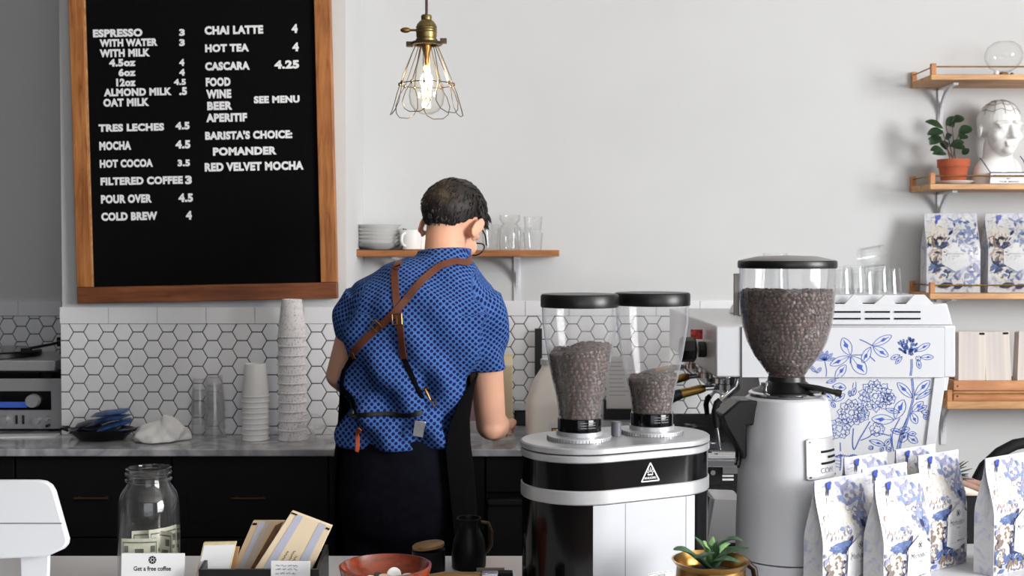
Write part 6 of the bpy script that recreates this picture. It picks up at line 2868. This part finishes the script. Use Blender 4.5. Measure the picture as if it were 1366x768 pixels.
# ---- tip jar
YJ = 2.2
s_ = F / YJ
jo = Vector((X(196, YJ), YJ, ZF))
t = thing('tip_jar', 'clear glass mason jar with banknotes inside', 'jar', jo)
jz = lambda py: EYE - (py - 332) / s_ - ZF
jr = lambda px: px / s_
prof = [(.0002, 0.001), (jr(34), 0.001), (jr(39), .006), (jr(40.5), .02), (jr(40.5), jz(720)), (jr(40), jz(680)), (jr(39.3), jz(668)), (jr(36), jz(658)), (jr(30.5), jz(650)), (jr(28), jz(646)), (jr(27.6), jz(643)), (jr(30.4), jz(641.5)), (jr(30.4), jz(639.8)), (jr(28.4), jz(638)), (jr(28.4), jz(634.5)), (jr(30.6), jz(633)), (jr(30.6), jz(631.2)), (jr(28.6), jz(630)), (jr(28.6), jz(626.5)), (jr(29.6), jz(625.4)), (jr(29), jz(624.6)), (jr(26.8), jz(625)), (jr(26.2), jz(630)), (jr(25.8), jz(645)), (jr(33), jz(658)), (jr(37), jz(668)), (jr(38), jz(690)), (jr(38.2), .02), (jr(36), .009), (.0002, .007)]
m = MB()
m.lathe(prof, n=64)
jg = glassm('jar_glass', (.985, .99, .99), (.85, .86, .87), .04, 1.45, .010)
m.build('glass', jg, t, fix=True)
# raised vertical crest on the side of the jar
m = MB()
for k in range(5):
    a = -2.3 + k * .12
    m.tube([(jr(40.7) * cos(a), jr(40.7) * sin(a), jz(675 + 4 * k)), (jr(40.9) * cos(a + .05), jr(40.9) * sin(a + .05), jz(690)), (jr(40.7) * cos(a), jr(40.7) * sin(a), jz(706 - 3 * k))], .0012, 6)
m.build('embossing', jg, t)
bm_ = pm('banknote_paper', srgb(200, 196, 176), .8, var=.12, vs=90)
bd_ = pm('banknote_print', srgb(92, 98, 84), .8, var=.4, vs=160)


def note(loc, rz, w, h, cur, label, fold=False):
    t2 = thing('banknote', label, 'banknote', loc, rz, 'banknotes in the tip jar')

    def Pn(u, v, k=0):
        x = (u - .5) * w
        return Vector((x, -cur * (1 - (2 * u - 1) ** 2) - k + .004 * (v - .5), v * h))
    m = MB()
    n = 14
    for k, th in ((0, 0), (1, -.0006)):
        vs = [Pn(i / n, j / 4, th) for j in range(5) for i in range(n + 1)]
        fs = [((j * (n + 1) + i, j * (n + 1) + i + 1, (j + 1) * (n + 1) + i + 1, (j + 1) * (n + 1) + i)) for j in range(4) for i in range(n)]
        m.add(vs, fs if k == 0 else [f[::-1] for f in fs], 0)
    pa = m.build('sheet', bm_, t2)
    m = MB()

    def rc(u0, u1, v0, v1):
        vs = []
        for i in range(9):
            u = u0 + (u1 - u0) * i / 8
            vs += [Pn(u, v0, .0005), Pn(u, v1, .0005)]
        m.add(vs, [(2 * i, 2 * i + 2, 2 * i + 3, 2 * i + 1) for i in range(8)], 0)
    for a in ((.04, .96, .9, .93), (.04, .96, .07, .1), (.04, .06, .1, .9), (.94, .96, .1, .9), (.38, .62, .25, .78), (.12, .3, .55, .62), (.7, .88, .55, .62), (.1, .3, .2, .36), (.7, .9, .2, .36), (.08, .2, .7, .84), (.8, .92, .7, .84)):
        rc(*a)
    m.build('print', bd_, t2)
    return t2


Rj = jr(36)
note(jo + Vector((-.010, -.024, .012)), .06, .066, jz(716) - .012, .004, 'banknote standing at the front of the jar behind the card')
note(jo + Vector((.004, .002, .012)), -.12, .078, jz(712) - .012, -.010, 'banknote curving across the middle of the jar')
note(jo + Vector((.020, .022, .012)), .9, .060, jz(709) - .012, .006, 'banknote at the back right inside the jar')

# ---- card sign in front of the jar
YS_ = 2.11
s_ = F / YS_
so_ = Vector((X(199.5, YS_), YS_, ZF))
t = thing('card_sign', 'white card sign about a free coffee leaning on the jar', 'sign', so_)
t.rotation_euler = (-.10, 0, 0)
Hs = EYE - (741.5 - 332) / s_ - ZF
ws = 85 / s_
MB().box(-ws / 2, ws / 2, 0, .0016, .0, Hs).build('card', MT['paper'], t)
m = MB()
put_text(m, 'Get a free coffee', lambda a, b2: Vector((-.034 + .066 * a, -.0004, Hs - .0305 + .008 * b2)), 0, bold=.02)

m.build('lettering', MT['ink'], t)
m = MB()
cz = Hs - .0115
for k in range(8):
    a = 2 * pi * k / 8
    m.add([Vector((r * cos(a + o_) - .001, -.0004, cz + r * sin(a + o_))) for r, o_ in ((.0033, -.3), (.0073, -.33), (.0073, .33), (.0033, .3))], [(0, 1, 2, 3)], 0, False)
m.add([Vector((.0022 * cos(2 * pi * k / 10) - .001, -.0004, cz + .0022 * sin(2 * pi * k / 10))) for k in range(10)], [tuple(range(10))], 0, False)
m.build('emblem', MT['ink'], t)

# ---- black tray of sleeves and cards
YA = 2.08
s_ = F / YA
x0, x1 = X(262, YA), X(424, YA)
t = thing('black_tray', 'black open box holding paper sleeves and cards', 'tray', ((x0 + x1) / 2, YA, ZF))
hw = (x1 - x0) / 2
th_ = EYE - (757.5 - 332) / s_ - ZF
m = MB()
m.box(-hw, hw, 0, .006, 0, th_ - .006)
m.box(-hw, hw, .104, .11, 0, th_)
for sg in (-1, 1):
    m.add([Vector((sg * hw + dx, y, z)) for dx in (0, -sg * .006) for y, z in ((.006, 0), (.104, 0), (.104, th_ + .012), (.006, th_ - .006))], [(0, 1, 2, 3), (7, 6, 5, 4), (0, 4, 5, 1), (1, 5, 6, 2), (2, 6, 7, 3), (3, 7, 4, 0)], 0, False)
m.box(-hw + .006, hw - .006, .006, .104, 0, .005)
m.build('box', MT['black'], t, fix=False)


def sheet_thing(name, label, cat, pix, Y, th, mat, lean=.0, group=None, extra=None):
    """a flat packet given by its outline at a distance"""
    P_ = [at(px, py, Y) for px, py in pix]
    cx = sum(p.x for p in P_) / len(P_)
    z0 = min(p.z for p in P_)
    o = thing(name, label, cat, (cx, Y, z0), 0, group)
    o.rotation_euler = (-lean, 0, 0)
    m = MB()
    m.prism([(p.x - cx, p.z - z0) for p in P_][::-1], 0, th)
    m.build('front' if extra else 'sheet', mat, o, bev=.0008)
    return o, (lambda px, py, k=.0005: Vector((at(px, py, Y).x - cx, -k, at(px, py, Y).z - z0)))


def extend(a, b2, y):
    """carry the edge a-b down to the row y"""
    t_ = (y - a[1]) / (b2[1] - a[1])
    return (a[0] + (b2[0] - a[0]) * t_, y)


ymax = lambda Y: 332 + (EYE - ZF - .006) * F / Y
# kraft sleeve, middle
Y = 2.155
yb = ymax(Y)
a, b2 = (337.6, 694.6), (307, 764)
c_, d_ = (379.5, 694.6), (345, 764)
o, f2 = sheet_thing('kraft_sleeve', 'kraft paper sleeve standing behind the tilted one in the black tray', 'paper sleeve', [a, c_, extend(c_, d_, yb), extend(a, b2, yb)], Y, .009, MT['kraft'], .0, 'kraft sleeves in the black tray')
st_ = pm('grey_blue_stripe', srgb(182, 184, 200), .8, var=.06)
br_ = pm('brown_stripe', srgb(116, 82, 60), .85, var=.35, vs=70, sc=(1, 1, 1))


def quad(m, f2, p4, k=.0007, mat=0):
    m.add([f2(*p, k) for p in p4], [tuple(range(len(p4)))], mat, False)


def along(a, b2, c_, d_, u, v):
    """u across from edge a-b to edge c-d, v down"""
    p = (a[0] + (b2[0] - a[0]) * v, a[1] + (b2[1] - a[1]) * v)
    q_ = (c_[0] + (d_[0] - c_[0]) * v, c_[1] + (d_[1] - c_[1]) * v)
    return (p[0] + (q_[0] - p[0]) * u, p[1] + (q_[1] - p[1]) * u)


A_ = (a, extend(a, b2, yb), c_, extend(c_, d_, yb))
m = MB()
for u0, u1 in ((.22, .40), (.48, .54)):
    quad(m, f2, [along(*A_, u0, .01), along(*A_, u1, .01), along(*A_, u1, .99), along(*A_, u0, .99)])
m.build('stripe', st_, o)
m = MB()
quad(m, f2, [along(*A_, .78, .06), along(*A_, .98, .01), along(*A_, .95, .99), along(*A_, .55, .99)])
m.build('brown_stripe', br_, o)
m = MB()
quad(m, f2, [(338, 697), (343.5, 697), (342.5, 700), (336.5, 700)], .0012)
m.build('black_corner', MT['ink'], o)
# kraft sleeve, front, tilted
Y = 2.125
yb = ymax(Y)
a, b2, c_, d_ = (389.3, 681.5), (336, 764), (443, 701.6), (411, 770)
b3, d3 = extend(a, b2, yb), extend(c_, d_, yb)
o, f2 = sheet_thing('kraft_sleeve', 'larger tilted kraft paper sleeve with handwriting in the black tray', 'paper sleeve', [a, c_, d3, b3], Y, .010, pm('pale_kraft_paper', srgb(226, 206, 176), .8, var=.05), .0, 'kraft sleeves in the black tray')
A_ = (a, b3, c_, d3)
m = MB()
for u0, u1 in ((.14, .30), (.70, .86)):
    quad(m, f2, [along(*A_, u0, .01), along(*A_, u1, .01), along(*A_, u1, .99), along(*A_, u0, .99)])
m.build('stripe', st_, o)
m = MB()
quad(m, f2, [(389, 682.6), (397.5, 685.6), (396, 687.2), (388, 684.4)], .0012)
quad(m, f2, [(435.5, 702.6), (440.5, 704.6), (439, 707), (434, 704.6)], .0012)
m.build('black_corner', MT['ink'], o)
m = MB()
random.seed(14)
for l0, u_, n in ((.42, .40, 5), (.40, .52, 6), (.46, .60, 5)):
    pts = []
    for k in range(n * 4):
        v = l0 + .24 * k / (n * 4)
        du = .018 * sin(k * 2.1) + random.uniform(-.012, .012)
        pts.append(f2(*along(*A_, u_ + du, v), .0008))
    m.tube(pts, .00035, 4)
m.build('handwriting', MT['ink'], o)
# white pad at the left with tan edge
Y = 2.12
yb = ymax(Y)
a, b2, c_, d_ = (271.5, 723.5), (262, 764), (315, 722.5), (305.5, 764)
o, f2 = sheet_thing('paper_pad', 'white card pad with a tan rim at the left of the black tray', 'pad', [a, c_, extend(c_, d_, yb), extend(a, b2, yb)], Y, .008, pm('tan_card', srgb(206, 188, 150), .8, var=.1, vs=60))
m = MB()
quad(m, f2, [(272.6, 727), (313.4, 726), extend((313.4, 726), (304.4, 764), yb), extend((272.6, 727), (264, 764), yb)], .0006)
m.build('white_card', MT['paper'], o)
o2, _ = sheet_thing('paper_pad', 'narrow tan card between the white pad and the kraft sleeves', 'pad', [(312, 729), (319.5, 729), (309, 780), (300, 780)], 2.145, .004, pm('brown_card', srgb(168, 132, 92), .8))
# handwritten card at the front
Y = 2.068
o, f2 = sheet_thing('price_card', 'small white handwritten card on the front of the black tray', 'card', [(361.5, 747.6), (414, 748.4), (413, ymax(Y) + 3), (360.5, ymax(Y) + 3)], Y, .0012, MT['paper'])
m = MB()
random.seed(4)
for row, (y, x_a, x_b) in enumerate(((754, 368, 397), (759, 368, 398), (764.5, 368, 392), (770, 368, 394))):
    x = x_a
    while x < x_b:
        L_ = random.uniform(4, 9)
        pts = [f2(x + L_ * k / 8, y + random.uniform(-1.1, 1.1), .0006) for k in range(9)]
        m.tube(pts, .00035, 4)
        x += L_ + 2
m.build('handwriting', pm('blue_grey_ink', srgb(92, 96, 120), .7), o)

# ---- red wooden bowl with white tokens
YB_ = 1.985
s_ = F / YB_
bo = Vector((X(513, YB_), YB_, ZF))
t = thing('wooden_bowl', 'reddish turned wooden bowl holding white tokens', 'bowl', bo)
rz_ = EYE - (756 - 332) / s_ - ZF
r_ = 62 / s_
m = MB()
m.lathe([(0, 0), (.034, 0), (.036, .004), (.05, .02), (.067, rz_ * .6), (r_ - .001, rz_ - .004), (r_, rz_), (r_ - .004, rz_ + .0005), (r_ - .006, rz_ - .004), (.060, rz_ * .74), (.046, rz_ * .66), (.025, rz_ * .625), (0, rz_ * .62)], n=64)
m.build('body', MT['redwood'], t, fix=True)
zt_ = rz_ * .625
tk = [(.012, .022, .014, 1.25, .2, 'white round token standing up in the red wooden bowl'), (-.024, .008, .008, .45, .5, 'white round token lying at the left in the wooden bowl'), (.034, .016, .010, .4, -.3, 'white round token lying at the right in the wooden bowl'),
      (-.004, -.016, .004, .1, .1, 'white round token at the front bottom of the wooden bowl'), (-.01, .022, .010, .5, 1.2, 'dark wooden token behind the white ones in the bowl'), (.0, .002, .014, .3, .9, 'tan token in the middle of the wooden bowl')]
for k, (dx, dy, dz, rx, ry, lb) in enumerate(tk):
    m = MB()
    m.lathe([(0, -.0016), (.0115, -.0016), (.0122, -.0008), (.0122, .0008), (.0115, .0016), (0, .0016)], n=28)
    o = tag(m.build('token', MT['black'] if k == 4 else MT['kraft'] if k == 5 else MT['ceramic'], fix=True), lb, 'token', 'tokens in the wooden bowl')
    o.location = bo + Vector((dx, dy, zt_ + dz))
    o.rotation_euler = (rx, 0, ry)

# ---- dark pot with wooden lid, pitcher, roll, brush on its rest, tin
Yq = 2.3
s_ = F / Yq
t = thing('lidded_canister', 'squat black canister with a wooden lid beside the wooden bowl', 'canister', (X(571, Yq), Yq, ZF))
m = MB()
m.lathe([(0, 0), (.030, 0), (.032, .003), (.032, .044), (0, .044)], n=36)
m.build('body', MT['dimblack'], t, fix=True)
m = MB()
tl = Matrix.Rotation(-.12, 3, 'Y')
m.lathe([(0, 0), (.031, 0), (.031, .005), (.029, .0065), (0, .0065)], (0, 0, .0485), 36, 0, tl)
m.build('lid', MT['handlewood'], t, fix=True)
Yq = 2.33
DB2 = pm('dim_brass', srgb(70, 54, 32), .45, .5)
t = thing('milk_pitcher', 'small black pitcher with brass handle in front of the dark apron', 'pitcher', (X(625, Yq), Yq, ZF))
m = MB()
m.lathe([(0, 0), (.030, 0), (.033, .004), (.034, .03), (.030, .055), (.022, .075), (.021, .085), (.024, .098), (.022, .098), (.018, .08), (.02, .07), (.028, .05), (.03, .01), (0, .008)], n=36)
m.build('body', MT['dimblack'], t, fix=True)
m = MB()
m.tube([(.024, 0, .09), (.038, 0, .088), (.045, 0, .07), (.044, 0, .045), (.034, 0, .03)], .0032, 8)
m.build('handle', DB2, t)
p = Vector((X(657, 2.24), 2.24, ZF))
t = thing('wooden_roller', 'short grey brown wooden roller lying on the counter', 'roller', p)
m = MB()
m.tube([(-.03, 0, .012), (.022, 0, .012)], .012, 18)
m.build('body', woodm('grey_wood', srgb(96, 86, 74), srgb(132, 120, 104), 'x', 6, .6), t, fix=True)
m = MB()
m.tube([(.0222, 0, .0125), (.031, 0, .0125)], .0125, 18)
m.build('end_cap', MT['steel'], t, fix=True)
Yq = 2.1
p = Vector((X(632, Yq), Yq, ZF))
t = thing('brush_rest', 'low black rubber box under the wooden handled brush', 'box', p)
MB().box(-.07, .07, -.05, .03, 0, .038).build('body', MT['blackmat'], t, bev=.004)
t = thing('grinder_brush', 'coffee brush with wooden handle, metal ferrule and black bristles', 'brush', p + Vector((0, -.006, .0385)))
t.rotation_euler = (0, 0, .03)
m = MB()
m.tube([(-.078, 0, .009), (-.05, 0, .0098), (-.01, 0, .0092), (.012, 0, .0086)], [.005, .0082, .008, .0075], 14)
m.build('handle', MT['handlewood'], t, fix=True)
m = MB()
m.box(.0122, .043, -.011, .011, .0015, .0165)
m.build('ferrule', MT['steel'], t, bev=.002)
m = MB()
m.box(.0432, .068, -.012, .012, .0005, .0172)
m.build('bristles', MT['blackmat'], t, bev=.002)
Yq = 2.02
t = thing('small_tin', 'small dark round tin beside the twin grinder', 'tin', (X(703, 1.93), 1.93, ZF))
m = MB()
m.lathe([(0, 0), (.022, 0), (.023, .002), (.023, .062), (.024, .063), (.024, .070), (.0225, .071), (.021, .066), (0, .064)], n=32)
m.build('body', MT['black'], t, fix=True)
m = MB()
m.lathe([(.0, .0655), (.0195, .0655), (.0195, .0672), (0, .0672)], n=28)
m.build('lid', pm('dark_grey_metal', srgb(78, 78, 82), .4, .6), t, fix=True)

# ---- brass pot with succulent
Yq = 1.9
s_ = F / Yq
po_ = Vector((X(950, Yq), Yq, ZF))
t = thing('potted_succulent', 'green succulent in a round brass pot in front of the grinders', 'plant', po_)
zr_ = EYE - (749 - 332) / s_ - ZF
r_ = 52.5 / s_
m = MB()
m.lathe([(0, 0), (.03, 0), (.036, .003), (.052, .02), (.060, .045), (.0605, .07), (.056, .092), (.054, zr_ - .010), (r_ - .001, zr_ - .001), (r_, zr_ + .0005), (r_ - .003, zr_ + .001), (.052, zr_ - .012), (.05, zr_ - .02), (0, zr_ - .022)], n=56)
pt_ = m.build('pot', MT['brass'], t, fix=True)
m = MB()
m.tube([(r_ - .004, .0, zr_ - .006), (r_ + .006, .0, zr_ - .014), (r_ + .010, 0, zr_ - .035), (r_ + .003, 0, zr_ - .058), (.058, 0, zr_ - .066)], .0055, 10)
m.build('handle', pm('dark_brass', srgb(40, 34, 28), .4, .8), t)
m = MB()
m.lathe([(0, zr_ - .0215), (.049, zr_ - .0215), (.03, zr_ - .016), (0, zr_ - .014)], n=28)
m.build('soil', MT['soil'], t, fix=True)
aloe = pm('aloe_leaf', srgb(62, 92, 66), .45, var=.35, vs=120)
aloe2 = pm('bright_aloe_leaf', srgb(112, 152, 92), .4, var=.25, vs=120)


def fleshy(b0, pts, w, th, mat):
    m = MB()
    P_ = [Vector(b0)] + [Vector(p) for p in pts]
    dense = []
    n = len(P_)
    for i in range(n - 1):
        p0, p1, p2, p3 = P_[max(i - 1, 0)], P_[i], P_[i + 1], P_[min(i + 2, n - 1)]
        for k in range(4):
            u = k / 4
            dense.append(.5 * (2 * p1 + (p2 - p0) * u + (2 * p0 - 5 * p1 + 4 * p2 - p3) * u * u + (3 * p1 - p0 - 3 * p2 + p3) * u ** 3))
    dense.append(P_[-1])
    N = len(dense)
    rings = []
    for i, c in enumerate(dense):
        d = (dense[min(i + 1, N - 1)] - dense[max(i - 1, 0)]).normalized()
        sd = d.cross(Vector((0, -.35, 1))).normalized()
        up = sd.cross(d).normalized()
        u = i / (N - 1)
        k = (1 - u ** 2.2) ** .8 * (.75 + .25 * min(1, u * 5)) + .02
        rings.append([c + sd * w * .5 * k * cos(a) + up * th * .5 * k * (sin(a) if sin(a) < 0 else sin(a) * .35) for a in [2 * pi * i_ / 12 for i_ in range(12)]])
    m.loft(rings)
    return m.build('leaf', mat, t, fix=True)


def sz(px, py, Y=Yq):
    return at(px, py, Y) - po_


for pts, w_, th2, mt_ in (
        ([(948, 735, 1.9), (936, 724, 1.9), (926, 715, 1.895)], .022, .010, aloe),
        ([(944, 734, 1.885), (942, 726, 1.88), (938, 721, 1.88)], .020, .009, aloe2),
        ([(949, 730, 1.91), (950, 722, 1.915), (951, 715, 1.92)], .014, .008, aloe2),
        ([(956, 728, 1.9), (968, 719, 1.89), (980, 717, 1.88), (991, 721, 1.875)], .018, .009, aloe),
        ([(922, 736, 1.87), (908, 731, 1.86), (898, 733, 1.855)], .020, .010, aloe),
        ([(932, 742, 1.87), (936, 740, 1.86), (954, 737, 1.845)], .026, .010, aloe),
        ([(962, 738, 1.88), (978, 732, 1.87), (1000, 730.5, 1.86)], .024, .010, aloe),
        ([(958, 746, 1.87), (970, 744, 1.86), (988, 750, 1.85)], .020, .010, aloe),
        ([(958, 732, 1.93), (966, 726, 1.945), (974, 724, 1.955)], .018, .009, aloe2)):
    b0 = Vector((0, 0, zr_ - .014))
    fleshy(b0, [sz(*p) for p in pts], w_, th2, mt_)
